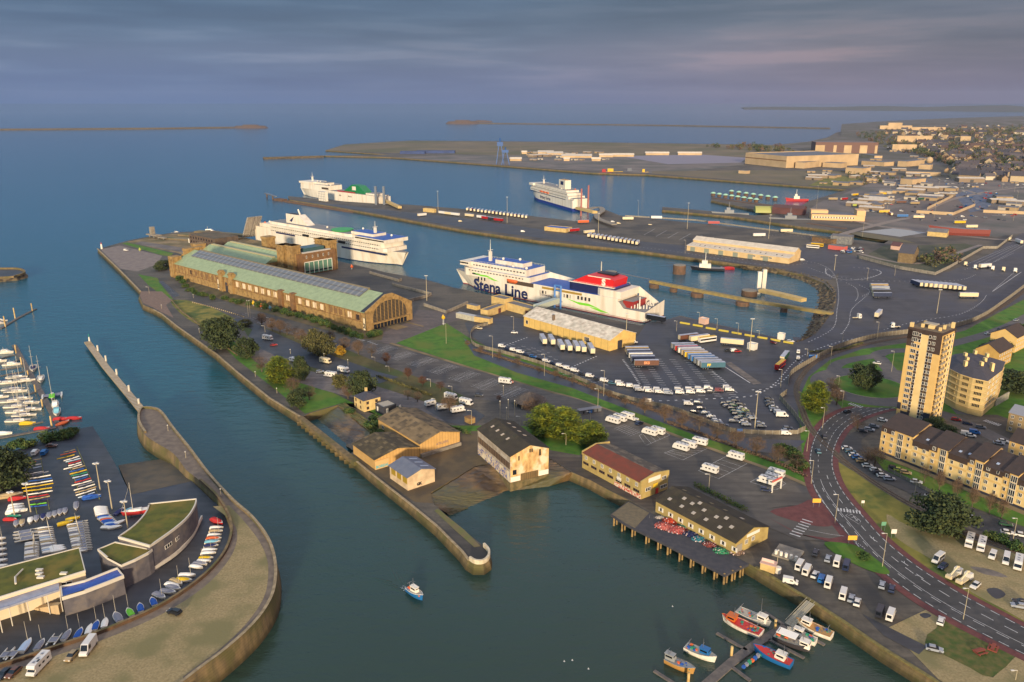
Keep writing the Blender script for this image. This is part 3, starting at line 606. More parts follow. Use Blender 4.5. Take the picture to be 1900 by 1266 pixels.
fc=hall.matrix_basis
def HL(x,y,z=0):return fc@Vector((x,y,z))
sheet('forecourt_steps',[HL(L+2.5,14).xy,HL(L+13,14).xy,HL(L+13,24).xy,HL(L+2.5,24).xy],SAND,.12,True)
sheet('forecourt_steps',[HL(L+2.5,30).xy,HL(L+20,30).xy,HL(L+20,32).xy,HL(L+2.5,32).xy],SAND,.12,True)
def textmesh(s,size,m,depth=.05,align='CENTER',name='lettering',bold=0):
 cu=bpy.data.curves.new('t','FONT');cu.body=s;cu.size=size;cu.extrude=depth;cu.align_x=align;cu.offset=bold;cu.resolution_u=3
 o=bpy.data.objects.new('t',cu);C.objects.link(o);dg=bpy.context.evaluated_depsgraph_get();me=bpy.data.meshes.new_from_object(o.evaluated_get(dg));bpy.data.objects.remove(o)
 me.name=name;me.materials.clear();me.materials.append(m);me.transform(Matrix.Rotation(math.pi/2,4,'X'));return me
BLK=mat('black_paint',(22,24,34),rough=.6)
for px,lab in((681,'tall vertical banner with black figure 2 at the near corner of the brick hall'),(410,'tall vertical black and white banner beside the hall side door')):
 x=wallx(A,rz,px,5);t=thing('banner',lab,'banner',HL(x,-2.2),rz)
 MB().box(-.9,.9,-.08,.08,1.2,9).build('cloth',mat('banner_cloth',(206,186,150),rough=.8),t);MB().box(-1,-.86,-.1,.1,0,9.4).build('pole',STEEL,t)
 put('lettering',textmesh('2',4.2,BLK,.03,bold=.12),t,(0,-.14,2.6))
st=thing('station_tower_building','brown brick station building with four square corner towers and green glass front','building',HL(L-197,69),rz)
b=MB();b.box(0,24,0,39,0,18.5);b.build('wall',BRKD,st)
for x0,x1,y0,y1,h in((-1,8,-3,6,25),(13,22,-3,5,26),(12,22,34,42,26),(0,8,35,42,25.5)):
 b=MB();b.box(x0,x1,y0,y1,0,h);b.box(x0-.5,x1+.5,y0-.5,y1+.5,h-3.2,h-2.4);b.box(x0-.6,x1+.6,y0-.6,y1+.6,h-1,h)
 for i in range(4):x=x0+.6+i*(x1-x0-1.2)/3;b.box(x-.25,x+.25,y0-.4,y0,4,h-3.2)
 for i in range(4):y=y0+.6+i*(y1-y0-1.2)/3;b.box(x1,x1+.4,y-.25,y+.25,4,h-3.2)
 b.build('corner_tower',BRK,st)
b=MB();b.box(24,24.6,6,34,1,10.8,0)
for i in range(7):y=6+28*i/6;b.box(24.6,25,y-.2,y+.2,1,11.4,1)
b.box(24.6,25,5.8,34.2,10.8,11.4,1);b.box(24.6,24.7,6.2,33.8,2.4,3.6,2)
b.build('glass_front',[mat('green_glass',(84,120,100),(100,134,114),.3,.3,coord='obj'),WFR,GLASS],st)
wins(st,winmesh(1.1,2.4,2),24,39,1,(9,15,20.5,26,31.5),(14,));wins(st,winmesh(1.1,2,2),24,39,0,(9.5,11.5),(6,10,14))
b=MB();b.box(2,22,7,33,18.5,18.9);b.box(21.6,24,6,34,18.5,19.4,1);b.build('roof',[mat('roof_felt',(84,86,92),rough=.6),mat('pale_render',(176,170,160),rough=.8)],st)
MB().box(8,20,10,30,18.9,22).build('plant_room',mat('green_grey_glass',(58,84,84),rough=.3),st)
rz2=rz
t=thing('rear_hall','lower rear hall with two cream and green copper roof slopes','hall',HL(L-306,57),rz)
b=MB();b.box(0,104,0,38,0,9);b.build('wall',BRK,t)
for y0,y1,ym in((0,19,7),(19.3,38,26)):
 b=MB();b.loft([[(x,y0-.4,9),(x,ym,13),(x,ym+3,13),(x,y1,9.6)]for x in(104,0)]);b.build('roof',COP,t)
 b=MB();b.loft([[(x,ym+.2,13.05),(x,ym+3,13.05),(x,ym+3,13.8),(x,ym+.2,13.8)]for x in(103,3)]);b.build('skylight',mat('cream_roofing',(170,158,116),rough=.7),t)
b=MB();b.box(0,106,-14,-1,0,6.5);b.build('annex',mat('blue_grey_roof',(86,92,106),(110,108,108),.15,.5,coord='obj'),t)
b=MB();b.box(-9,0,-6,3,0,14);b.box(-9.5,.5,-6.5,3.5,12.5,14.6);b.build('corner_tower',BRK,t)
b=MB();b.box(32,41,42,51,0,19);b.box(31.5,41.5,41.5,51.5,17.5,19.6);b.build('corner_tower',BRK,t)
t,l_,w_=flat('ruined_wing','brown derelict flat-roofed wing with bare concrete frame',(352,452),(400,462),(416,448),9.5,mat('ruin',(96,80,64),(70,60,54),.3,.9),mat('ruin_roof',(100,84,62),(76,70,52),.1,.9),W=26)
wins(t,winmesh(2.4,2.4,1,BRKD),l_,w_,0,[4+5*i for i in range(int(l_/5))],(1.5,5.8))
flat('white_cabin','small white cabin on the derelict ground behind the hall',(350,451),(361,453),(363,450),4,WFR,WFR)
for i,(a_,c_)in enumerate((((300,444),(420,452)),((330,438),(440,446)),((360,433),(455,441)))):
 t,l_,w_=flat('low_platform',['nearest','middle','farthest'][i]+' long low brown slab of the abandoned platforms',a_,c_,None,1.4+.4*i,mat('platform',(118,100,74),(92,84,64),.1,.9),mat('platform_top',(126,112,88),(92,92,60),.04,.9),W=9,par=.1)
OC=(198,156,92)
SH=striped('ochre_cladding',(190,150,88),(172,134,78),.9,'X',.8,.7,.15);SHY=striped('ochre_cladding_gable',(196,154,90),(168,130,76),1.4,'Y',.8,.85,.15)
def patchroof(name,c1,c2,c3,sc=.25):
 0
 if name in MATS:return MATS[name]
 m=mat(name,c1,rough=.9);n=m.node_tree.nodes;l=m.node_tree.links.new;b=n['Principled BSDF']
 g=n.new('ShaderNodeTexCoord');mp=n.new('ShaderNodeMapping');mp.inputs['Scale'].default_value=(1/1.9,1/1.5,.0);l(g.outputs['Object'],mp.inputs[0])
 v=n.new('ShaderNodeTexVoronoi');v.inputs['Scale'].default_value=1;v.inputs['Randomness'].default_value=0;l(mp.outputs[0],v.inputs[0])
 sp=n.new('ShaderNodeSeparateColor');l(v.outputs['Color'],sp.inputs[0])
 r=ramp(n,[(0,lin(c1)),(.55,lin(c1)),(.62,lin(c2)),(.84,lin(c2)),(.88,lin(c3))]);l(sp.outputs[0],r.inputs[0])
 t=n.new('ShaderNodeTexNoise');t.inputs['Scale'].default_value=.3;t.inputs['Detail'].default_value=6;l(g.outputs['Object'],t.inputs[0])
 r3=ramp(n,[(.3,(.66,.66,.6)),(.7,(1.15,1.15,1.1))]);l(t.outputs[0],r3.inputs[0]);l(mixn(n,l,r.outputs[0],r3.outputs[0]),b.inputs['Base Color'])
 s=n.new('ShaderNodeSeparateXYZ');l(g.outputs['Object'],s.inputs[0]);f=n.new('ShaderNodeMath');f.operation='SINE';q=n.new('ShaderNodeMath');q.operation='MULTIPLY';q.inputs[1].default_value=12;l(s.outputs[0],q.inputs[0]);l(q.outputs[0],f.inputs[0])
 bp=n.new('ShaderNodeBump');bp.inputs['Strength'].default_value=.6;bp.inputs['Distance'].default_value=.1;l(f.outputs[0],bp.inputs['Height']);l(bp.outputs[0],b.inputs['Normal'])
 return m
RF1=patchroof('tan_sheet_roof',(124,104,76),(100,84,62),(84,72,56));RF2=patchroof('dark_sheet_roof',(72,62,44),(88,76,52),(112,96,70));RF3=patchroof('black_mossy_roof',(58,50,38),(64,56,40),(52,48,34))
s1,l1,w1=gable('boat_shed','large ochre shed with patched tan sheet roof between river and car park',(703,800),(780,848),(853,825),5.8,8.6,SH,RF1,'shed',gablem=SHY)
b=MB();b.box(l1,l1+1.2,0,w1,0,1.4);b.build('plinth',CONC,s1)
put('lettering',textmesh('ATELIERS',1.5,mat('faded_lettering',(120,104,112),rough=.8),.02),s1,(l1+.06,w1*.55,2.9),math.pi/2)
wins(s1,winmesh(1.6,1.4,2),l1,w1,0,(4,),(2.4,))
s2,l2,w2=gable('boat_shed','low dark-roofed shed with turquoise graffiti at its river corner',(656,842),(696,872),(775,845),4.3,6.6,SH,RF2,'shed',gablem=SHY)
MB().box(l2+.02,l2+.3,0,6.2,0,3.6).build('door',mat('cream_door',(196,160,104),rough=.8),s2)
TQ=mat('turquoise_paint',(70,160,168),rough=.7)
put('graffiti',textmesh('BOREAL',1.6,TQ,.02,bold=.05),s2,(l2+.33,3.2,.5),math.pi/2)
s3,l3,w3=gable('boat_shed','small white shed with grey-blue roof and light strips on the pier',(724,888),(757,911),(812,898),5.4,7.2,mat('white_render',(206,180,142),(176,150,116),.3,.85,coord='obj'),mat('blue_grey_sheet',(92,96,108),(104,106,116),.4,.6,coord='obj'),'shed')
for i in range(3):MB().box(-.05+1.4+i*4.2,4.4+i*4.2,-.12,.02,2.6,4.9).build('window',mat('yellow_panel',(150,122,34),rough=.6),s3)
b=MB();kk=(7.2-5.4)/(w3/2)
for i in range(3):x=2+i*4;b.loft([[(x+q,7.5+u,7.2-(7.5+u-w3/2)*kk+.32)for u in(0,3.5)]+[(x+q,7.5+u,7.2-(7.5+u-w3/2)*kk+.42)for u in(3.5,0)]for q in(.7,0)])
b.build('skylight',mat('pale_skylight',(160,170,186),rough=.4),s3)
put('graffiti',textmesh('GK',1.5,BLK,.02,bold=.1),s3,(l3+.06,5,.9),math.pi/2)
hs=frame((658,755),(676,765),(702,757));t=thing('cottage','small cream two-storey cottage with dark hipped roof and chimney','house',hs[0],hs[3])
L_,W_=hs[1],9;h=5.6;b=MB();b.box(0,L_,0,W_,0,h);b.build('wall',mat('cream_render',(206,178,118),(184,156,100),.5,.85,coord='obj'),t)
b=MB();b.mesh([(-.4,-.4,h),(L_+.4,-.4,h),(L_+.4,W_+.4,h),(-.4,W_+.4,h),(L_*.35,W_/2,h+2.2),(L_*.65,W_/2,h+2.2)],[(0,1,5,4),(1,2,5),(2,3,4,5),(3,0,4),(0,3,2,1)]);b.build('roof',mat('slate',(56,54,62),(66,64,70),1,.7),t)
MB().box(2.4,3.2,4.5,5.6,h+1,h+3.8).build('chimney',mat('cream_render',(0,0,0)),t)
wins(t,winmesh(.9,1.4,2,mat('brown_frame',(104,80,56),rough=.8)),L_,W_,0,(1.8,6),(.9,3.5));wins(t,winmesh(1.2,1.3,2,mat('brown_frame',(0,0,0))),L_,W_,1,(2,6.8),(.9,3.5))
t,a_,b2=flat('annex','black and white flat-roofed annex beside the cream cottage',(697,764),(712,772),(733,764),4,mat('dark_cladding',(56,56,62),rough=.7),mat('pale_flat_roof',(160,150,132),rough=.8),par=.35)
wins(t,MB().box(-.6,.6,-.1,0,0,2.4).data('door',[WFR]),a_,b2,1,(2,9),(.8,),'door');wins(t,MB().box(-.6,.6,-.1,0,0,2.4).data('door',[WFR]),a_,b2,0,(2,),(.8,),'door')
GRAF=mat('graffiti_wall',(196,172,138),(60,80,140),1.1,.85,coord='obj',lo=.46,hi=.58,c3=(206,190,160),sc3=.3)
PEEL=mat('peeling_paint',(208,172,114),(150,112,66),.5,.9,coord='obj',lo=.40,hi=.68,c3=(206,188,156),sc3=.25,stretch=(1,1,.5))
t,l_,w_=gable('waterside_warehouse','tall white warehouse with black mossy roof and graffiti standing in the slipway mud',(887,842),(947,896),(1018,880),11.0,14.0,mat('stained_white',(176,164,146),(140,124,104),.4,.9,coord='obj'),RF3,'warehouse',gablem=PEEL)
b=MB();b.box(.5,l_-.5,-.12,0,5.4,8,0);b.build('shutter_band',striped('rusty_shutters',(86,66,50),(110,88,66),2.2,'X',.7,.5,.3),t)
MB().box(0,l_,-.1,0,-2,4.2).build('graffiti',GRAF,t);b=MB();b.box(-.2,l_+.3,-.2,w_+.2,-7,-.02);b.build('plinth',mat('mossy_plinth',(112,96,62),(78,70,42),.6,.9),t)
MB().box(l_,l_+.15,4.5,12,0,2.8).build('door',striped('timber_door',(116,92,54),(96,76,46),.8,'Y',.8),t)
for y0,y1 in((.1,4.2),(12.3,w_-.1)):MB().box(l_,l_+.2,y0,y1,.2,2.2).build('panel',WFR,t)
for y0,y1,z0,z1 in((1,2.6,3,5),(3.4,3.9,8.6,10.4),(12.5,13.2,8.8,11.4),(8.2,8.7,11,12.4),(9.1,9.6,11,12.4)):MB().box(l_,l_+.12,y0,y1,z0,z1).build('window',GLASS,t)
b=MB();kk=(14.0-11.0)/(w_/2)
for y_ in(4.6,w_-4.6):
 for i in range(4):
  x=4+i*4.6;z=11.0+kk*min(y_,w_-y_);d_=1 if y_<w_/2 else-1
  b.loft([[(x+q,y_-.7*d_,z-.7*kk+.33),(x+q,y_+.7*d_,z+.7*kk+.33),(x+q,y_+.7*d_,z+.7*kk+.45),(x+q,y_-.7*d_,z-.7*kk+.45)]for q in((1,0)if d_>0 else(0,1))])
b.build('skylight',mat('pale_rooflight',(176,160,140),rough=.6),t)
YR=mat('yellow_render',(168,146,86),(152,130,76),.4,.9,coord='obj')
A_,L_,W_,rz_=frame((1080,868),(1185,925),(1235,908));t=thing('office_building','two-storey yellow building with half red and half brown roof beside the camper park','building',A_,rz_)
W_=14;L_=33;h=6.8;b=MB();b.box(0,L_,0,W_,0,h)
for x in(0,L_):b.loft([[(x+q,y,z)for y,z in((-.3,h-1),(W_+.3,h-1),(W_+.3,h+1.0),(W_/2,h+2.1),(-.3,h+.6))]for q in((-.45,.1)if x else(-.1,.45))])
b.build('wall',YR,t)
b=MB();b.loft([[(x,-.5,h-.05),(x,W_/2,h+1.7),(x,W_/2,h+1.9),(x,-.5,h+.15)]for x in(L_-.5,.5)],0);b.build('roof',mat('rusty_red_roof',(116,52,34),(98,52,36),.4,.85,coord='obj'),t)
b=MB();b.loft([[(x,W_/2+.01,h+1.7),(x,W_+.4,h),(x,W_+.4,h+.2),(x,W_/2+.01,h+1.9)]for x in(L_-.5,.5)],0);b.build('roof',mat('brown_roof',(84,74,62),(118,104,84),.35,.85,coord='obj',lo=.5,hi=.6),t)
wins(t,winmesh(1.3,1.4,3),L_,W_,0,[2.3+4.7*i for i in range(7)],(4.5,));wins(t,winmesh(3.1,1.0,3,mat('brown_frame',(0,0,0))),L_,W_,0,[2.3+4.7*i for i in range(7)],(2.2,))
MB().box(18.8,L_-.1,-.12,0,.1,1.8).build('graffiti',mat('red_graffiti',(206,186,160),(176,60,40),1.6,.8,coord='obj',lo=.48,hi=.54),t)
MB().box(20,22.4,-.1,0,2.9,4.3).build('panel',WFR,t)
for y0,y1,z0,z1,m_ in((3.4,9.6,5.9,7.5,WFR),(6,8.4,3,4.6,mat('sign_yellow',(206,170,40),rough=.6)),(7.4,8.8,.1,2.3,mat('red_door',(170,40,34),rough=.5))):MB().box(L_+.1,L_+.22,y0,y1,z0,z1).build('sign' if z0>3 else 'door',m_,t)
wins(t,winmesh(2.6,1.4,3),L_,W_,1,(3.4,),(2.6,),off=.1);wins(t,winmesh(2.2,1.3,3),L_,W_,1,(11.6,),(5,),off=.1);wins(t,winmesh(3.4,1.4,4),L_,W_,1,(11.6,),(1.4,),off=.1)
t,l_,w_=gable('fishermens_store','long yellow store with black skylit roof beside heaps of fishing nets',(1216,950),(1363,1030),(1420,998),4.4,7.2,YR,RF3,'store')
wins(t,winmesh(1,1.3,1,WFR),l_,w_,0,[2.6+4.6*i for i in range(8)],(1.4,))
for i in range(8):MB().box(1.5+4.6*i,2+4.6*i,-.12,0,1.2,2.8).build('shutter',WFR,t);MB().box(3.2+4.6*i,3.7+4.6*i,-.12,0,1.2,2.8).build('shutter',WFR,t)
kk=(7.2-4.4)/(w_/2);sk=mat('white_rooflight',(166,154,138),rough=.5);skd=mat('dull_rooflight',(110,98,72),rough=.7)
for i,(x,y)in enumerate([(3,3),(9,2.6),(14.5,2.4),(20,2.4),(26,2.2),(11,5.6),(16.5,5.4),(22,5.2),(7,6),(3,10.5),(9,11),(15,11),(21,11),(28,11),(13,7.2),(25,6.6),(29,4.4)]):
 z=4.4+kk*min(y,w_-y);d_=1 if y<w_/2 else-1;b=MB()
 b.loft([[(x+q,y-.6*d_,z-.6*kk+.32),(x+q,y+.6*d_,z+.6*kk+.32),(x+q,y+.6*d_,z+.6*kk+.42),(x+q,y-.6*d_,z-.6*kk+.42)]for q in((1.3,0)if d_>0 else(0,1.3))]);b.build('skylight',sk if i<9 or i>12 else skd,t)
MB().box(l_+.02,l_+.15,5.5,12,4.4,5.5).build('sign',WFR,t);wins(t,winmesh(1.4,1.5,3),l_,w_,1,(9,5.5),(2.2,));MB().box(l_,l_+.12,.6,3.4,0,3.2).build('door',mat('grey_door',(140,132,118),rough=.7),t)
CRW=striped('cream_panels',(208,172,96),(150,120,70),5.2,'X',.85,.965,.1)
t,l_,w_=gable('customs_shed','long cream shed with pale sheet roof and chimney on the ferry quay',(972,605),(1131,652),(1172,636),6.6,10.8,CRW,patchroof('pale_sheet_roof',(216,204,188),(206,192,176),(190,174,158)),'shed',gablem=mat('cream_gable',(212,176,100),(196,160,90),.4,.85,coord='obj'))
MB().box(23,24.4,3,4.4,7,11.5).build('chimney',mat('brown_flue',(110,92,74),rough=.8),t)
wins(t,winmesh(4,3,4),l_,w_,0,(56,),(1.6,));wins(t,winmesh(2,2.4,1),l_,w_,0,(3,),(2,))
MB().box(l_,l_+.15,7,11,0,5).build('door',mat('dark_door',(0,0,0)),t)
CB=mat('cream_wall',(196,168,108),(176,148,94),.4,.85,coord='obj');FR=mat('grey_flat_roof',(96,94,96),(112,108,104),.2,.8,coord='obj')
t,l_,w_=flat('terminal_office','l-shaped low cream office wing by the dark yard',(938,575),(992,590),None,5,CB,FR,W=8);wins(t,MB().box(-1.5,1.5,-.1,0,0,3.4).data('door',[mat('maroon_door',(92,52,50),rough=.7)]),l_,w_,0,(22,27),(.1,),'door')
t,l_,w_=flat('terminal_office','narrow cream office wing with a brown door running toward the ferry',(905,589),(938,577),None,4.4,CB,FR,W=6);wins(t,MB().box(-1.5,1.5,-.1,0,0,3.4).data('door',[mat('maroon_door',(0,0,0))]),l_,w_,0,(14,),(.1,),'door')
flat('terminal_office','tall cream box at the corner of the l-shaped office',(912,570),(937,576),None,7.5,CB,FR,W=8)
flat('container_office','long pale container office behind the lawn fence',(846,590),(880,597),None,3.4,mat('pale_panel',(172,166,146),(150,146,130),.6,.8,coord='obj'),mat('container_top',(170,168,162),rough=.8),W=4,par=.1)
flat('container_office','cream end section of the container office near the parked car',(880,597),(908,602),None,3.6,CB,FR,W=4,par=.1)
flat('small_kiosk','small cream kiosk with black opening on the apron',(866,572),(884,576),None,3,CB,FR,W=4,par=.1)
for pts,lab in(([(787,568),(828,582),(868,564)],'v-shaped low white wall on the apron left of the ferry'),([(686,508),(740,523),(745,521)],'low pale wall ahead of the white ferry bow'),([(728,530),(800,548),(792,552),(760,560)],'long low pale wall behind the hall gable')):
 b=MB();wallstrip(b,PX(pts),.8,0,2.2);tag(b.build('apron_wall',CONC),lab,'wall')
PW=mat('cream_metal',(204,176,128),(190,160,112),.2,.7,coord='obj');PR_=mat('pale_metal_roof',(204,190,168),(186,172,152),.3,.6,coord='obj')
A_,L_,W_,rz_=frame((1274,465),(1463,490),(1488,484));t=thing('pier_warehouse','very long cream metal warehouse with lean-to roof on the middle ferry pier','warehouse',A_,rz_);W_=26
b=MB();b.loft([[(x,0,0),(x,W_,0),(x,W_,8),(x,19,12),(x,12,9),(x,12,6.6),(x,0,5)]for x in(0,L_)]);b.build('wall',PW,t)
b=MB()
for p,q in(((-.4,5),(12,6.7)),((11.6,9),(19,12)),((19,12),(26.4,8))):b.loft([[(x,p[0],p[1]),(x,q[0],q[1]),(x,q[0],q[1]+.25),(x,p[0],p[1]+.25)]for x in(L_+.4,-.4)])
b.build('roof',PR_,t)
for i in range(18):x=6+i*5.2;b=MB();b.loft([[(x+q,4,5.85),(x+q,6.5,6.2),(x+q,6.5,6.35),(x+q,4,6.0)]for q in(.8,0)]);b.build('skylight',GLASS if i%3 else sk,t)
for i in range(6):MB().box(4+i*15,9+i*15,-.15,0,0,4.2).build('door',mat('green_grey_door',(128,132,116),rough=.7),t)
wins(t,winmesh(3,1.2,3),L_,W_,0,(70,78,86),(2.6,))
OCW=mat('ochre_render',(208,172,106),(198,160,96),.2,.85,coord='obj');CRM=mat('cream_render2',(218,188,130),(206,176,118),.2,.85,coord='obj')
DKB=mat('dark_brown_cladding',(58,44,38),(66,50,42),.5,.8,coord='obj');ROOFB=mat('brown_tile_roof',(64,50,44),(54,44,40),.6,.85,coord='obj')
A_,L_,W_,rz_=frame((1662,770),(1722,787),(1751,757));L_,W_=14.8,14.0;H_=41.8
t=thing('apartment_tower','tall ochre and dark brown apartment tower with chimneys on its roof','tower block',A_,rz_)
b=MB();b.box(0,L_,0,W_,0,H_,0)
for x0,x1,z0,z1,mi in((6.0,9.2,0,H_-1.2,1),(0,3.2,34.2,H_,2),(0,6,37.5,H_,2),(9.2,L_,32.8,H_,2),(6,9.2,H_-1.2,H_,2),(0,1.6,3.4,6.6,3),(10.8,L_,0,4.8,3),(1.8,5.8,0,2.8,3)):b.box(x0,x1,-.12-.01*mi,-.001,z0,z1,mi)
b.box(L_+.001,L_+.3,6.6,13,1,H_-1,1);b.box(L_+.001,L_+.25,13,W_,33,H_,2)
b.box(-.3,L_+.3,-.3,W_+.3,H_,H_+.9,2)
b.build('wall',[OCW,CRM,DKB,mat('navy_base',(40,42,54),rough=.7)],t)
fl=[1.4+2.72*i for i in range(15)]
big=winmesh(2.2,1.7,3);sm=winmesh(1.0,1.4,1)
for z in fl[1:]:put('window',big,t,(3.4,-.13,z));put('window',sm,t,(5.5,-.13,z))if z>4 else None
dk=MB().box(-.55,.55,-.1,.02,0,1.3).data('panel',[DKB])
for z in fl:put('window',sm,t,(9.8,-.13,z));put('window',winmesh(1.2,1.4,2),t,(11.6 if z>33 else 11.2,-.13,z))
for z in fl[:12]:put('panel',dk,t,(9.8,-.13,z-1.35))if z>2 else None;put('panel',dk,t,(5.5,-.13,z-1.35))if z>4 else None;put('panel',dk,t,(11.2,-.13,z-1.35))if z>5 else None
bg=mat('balcony_glass',(132,124,112),(150,140,124),.8,.4)
for i,z in enumerate(fl):
 b=MB();b.box(L_,L_+.68,1.0,6.2,z-.9,z-.7,0);b.box(L_+.6,L_+.68,1.0,6.2,z-.7,z+.4,1);b.box(L_,L_+.04,1.2,6,z+.4,z+1.7,2);b.box(L_,L_+.68,3.5,3.7,z-.6,z+1.7,0);b.build('balcony',[CRM,bg,GLASS],t)
 put('window',winmesh(1.1,1.3,1,DKB),t,(L_+.31,8.2,z),math.pi/2);put('window',winmesh(1.1,1.3,1),t,(L_+.31,11.2,z),math.pi/2)
MB().box(.4,L_-.4,.4,W_-.4,H_+.901,H_+1.0).build('roof',mat('roof_gravel',(108,92,70),rough=.9),t)
for x,y,s_,h in((.8,1.2,1.3,3.0),(4.4,4,1.1,2.6),(8,5,2.4,2.4),(12.2,3.4,1.0,2.6),(3.4,9,1.1,2.8),(12.2,8,1.0,2.8),(13.8,13,1.2,3.6)):MB().box(x-s_/2,x+s_/2,y-s_/2,y+s_/2,H_+.9,H_+h).build('chimney',CRM,t)
MB().box(4,9.5,5.6,9,H_+2.4,H_+2.8).build('roof_canopy',mat('pale_flat_roof',(0,0,0)),t)
A_,L_,W_,rz_=frame((1630,840),(1900,948),None);W_=12
t=thing('apartment_terrace','long stepped terrace of cream and ochre flats with brown mansard roofs','apartments',A_,rz_)
secs=[0]+[wallx(A_,rz_,px,9)for px in(1693,1724,1759,1795,1824,1860,1888)]+[L_+3,L_+16]
hts=[12.4,11.1,12.0,11.4,12.7,11.6,12.4,11.2,12.4]
b=MB();rf=MB()
for i in range(len(hts)):
 x0,x1,h=secs[i],secs[i+1],hts[i]
 b.box(x0,x1,0,W_,1.1,h-2.6 if i%2 else h,i%2,bottom=False);b.box(x0,x1,-.05,W_+.05,0,1.1,3)
 if i%2:b.box(x0,x1,-.1,W_,h-2.6,h,2)
 else:b.box(x0,x0+(x1-x0)*.42,-.12,-.001,h-2.6,h,2)
 b.box(x0,x1,-.08,-.001,6.0,6.7,1 if not i%2 else 0)
 r=MB();r.loft([[(x,-.4,h-.1),(x,W_*.84,h+3.6),(x,W_+.4,h+2.4),(x,W_+.4,h+2.1),(x,W_*.84,h+3.3),(x,-.4,h-.35)]for x in(x1+.15,x0-.0)]);r.build('roof',ROOFB,t)
 g=MB();g.loft([[(x,0,h),(x,W_*.84,h+3.4),(x,W_,h+2.2)]for x in(x0+.05,x0+.3)]);g.loft([[(x,0,h),(x,W_*.84,h+3.4),(x,W_,h+2.2)]for x in(x1-.3,x1-.05)]);g.build('gable_wall',mat('tan_gable',(150,122,84),rough=.9),t)
b.build('wall',[OCW,CRM,DKB,mat('navy_base',(0,0,0))],t)
wm=winmesh(1.1,1.4,2);wb_=winmesh(2.1,2.3,3)
nw=0
for i in range(len(hts)):
 x0,x1,h=secs[i],secs[i+1],hts[i];w_=x1-x0;n=max(2,round(w_/3.3))
 for k in range(n):
  x=x0+w_*(k+.5)/n
  if k==n//2 and i in(0,2,4,6):
   for z in(1.0,3.7,6.4,9.1):put('window',wb_,t,(x,-.14,z))
  else:
   for z in(1.9,4.6,7.3,10.0):
    if z+1.5<h and nw<62:put('window',wm if(k+i)%3 else winmesh(.8,1.3,1),t,(x,-.14,z));nw+=1
for x,y in((secs[1]+4,2.4),(secs[3]+2.6,2.2),(secs[3]+6,2.6),(secs[5]+3,2.6)):
 i=[k for k in range(len(hts))if secs[k]<=x][-1];h=hts[i];k=3.7/(W_*.84+.4)
 b=MB();b.loft([[(x+q,y-.5,h-.1+k*(y-.1)+.1),(x+q,y+.5,h-.1+k*(y+.9)+.1),(x+q,y+.5,h+k*(y+.9)+.1),(x+q,y-.5,h+k*(y-.1)+.1)]for q in(1,0)]);b.build('skylight',mat('pale_skylight',(0,0,0)),t)
cv=[(217.7,344.2),(213.4,348.4),(210.8,354),(210,361),(211.5,369),(216,377),(224,384),(236,384),(242,372),(233,359.3)]
o_=Vector((217.7,344.2,0));t=thing('curved_apartment_block','rounded cream apartment block with dark slate roof and many chimneys','apartments',o_)
P=[Vector(p)-o_.xy for p in cv];cen=sum(P,Vector((0,0)))/len(P)
b=MB();b.prism(P,0,18,0)
for z in(3.2,6.1,9,11.9,14.8,17.6):
 b.prism([cen+(p-cen)*1.035 for p in P],z-.15,z+.2,1)
b.build('wall',[mat('sand_render',(196,172,116),(180,156,104),.2,.85,coord='obj'),CRM],t)
b=MB();b.loft([[(p.x,p.y,z)for p in[cen+(q-cen)*s_ for q in reversed(P)]][::-1]for s_,z in((1.03,17.8),(.6,20.8),(.15,21.6))]);b.build('roof',mat('slate',(0,0,0)),t)
for x,y in((-3,14),(1,20),(4,13),(9,19),(8,11),(14,26),(4,27),(11,31)):MB().box(x-.6,x+.6,y-.9,y+.9,18.5,22.8).build('chimney',CRM,t)
wb2=winmesh(3.2,1.5,5,mat('sand_render',(0,0,0)))
for i in range(len(P)):
 p,q=P[i],P[(i+1)%len(P)];d=q-p
 if i in(5,6,7,8):continue
 nrm=math.atan2(d.y,d.x)+math.pi;nn=Vector((d.y,-d.x)).normalized();nn=-nn if nn.dot((p+q)/2-cen)<0 else nn
 for f in((.25,.5,.78)if d.length>12 else(.5,)):
  m_=p+d*f+nn*.03;
  for z in(4.2,7.1,10,12.9,15.7):put('window',wb2 if d.length<12 and d.length>5.5 else winmesh(1.8,1.4,3),t,(m_.x,m_.y,z),math.atan2(nn.y,nn.x)+math.pi/2)
b=MB();wallstrip(b,PX([(1846,754),(1870,740)]),.6,0,3.6);tag(b.build('mural_wall',mat('mural',(176,166,140),(132,130,120),1.2,.8)),'pale painted side wall next to the rounded apartment block','wall')
def block(name,label,a,ang,L,W,h,wm_,rm,hr,floors=4,cat='apartments',step=3.2):
 A=G(*a);t=thing(name,label,cat,A,R(ang));b=MB();b.box(0,L,0,W,0,h)
 b.loft([[(x,0,h),(x,W/2,h+hr),(x,W,h)]for x in(0,L)]);b.build('wall',wm_,t)
 r=MB();r.loft([[(x,-.4,h-.2),(x,W/2,h+hr+.1),(x,W+.4,h-.2),(x,W+.4,h),(x,W/2,h+hr+.35),(x,-.4,h)]for x in(L+.2,-.2)]);r.build('roof',rm,t)
 for k in range(int(L/step)):
  for f in range(floors):put('window',wm,t,((k+.5)*step,0,1+2.8*f))
 return t
block('apartment_block','ochre apartment block with brown roof behind the right end of the terrace',(1864,866),-58,34,10,11.5,OCW,ROOFB,4)
block('apartment_block','greyish tan block with pale roof beside the street crossing',(1866,800),-50,30,12,9,mat('tan_render',(156,132,92),(136,114,80),.3,.9,coord='obj'),mat('zinc_roof',(128,130,136),rough=.6),2,3)
block('house','ochre house with blank gable and dark roof behind the rounded block',(1849,685),40,20,12,9,mat('dim_ochre',(184,146,78),(164,128,70),.3,.9,coord='obj'),ROOFB,4,3,'house')
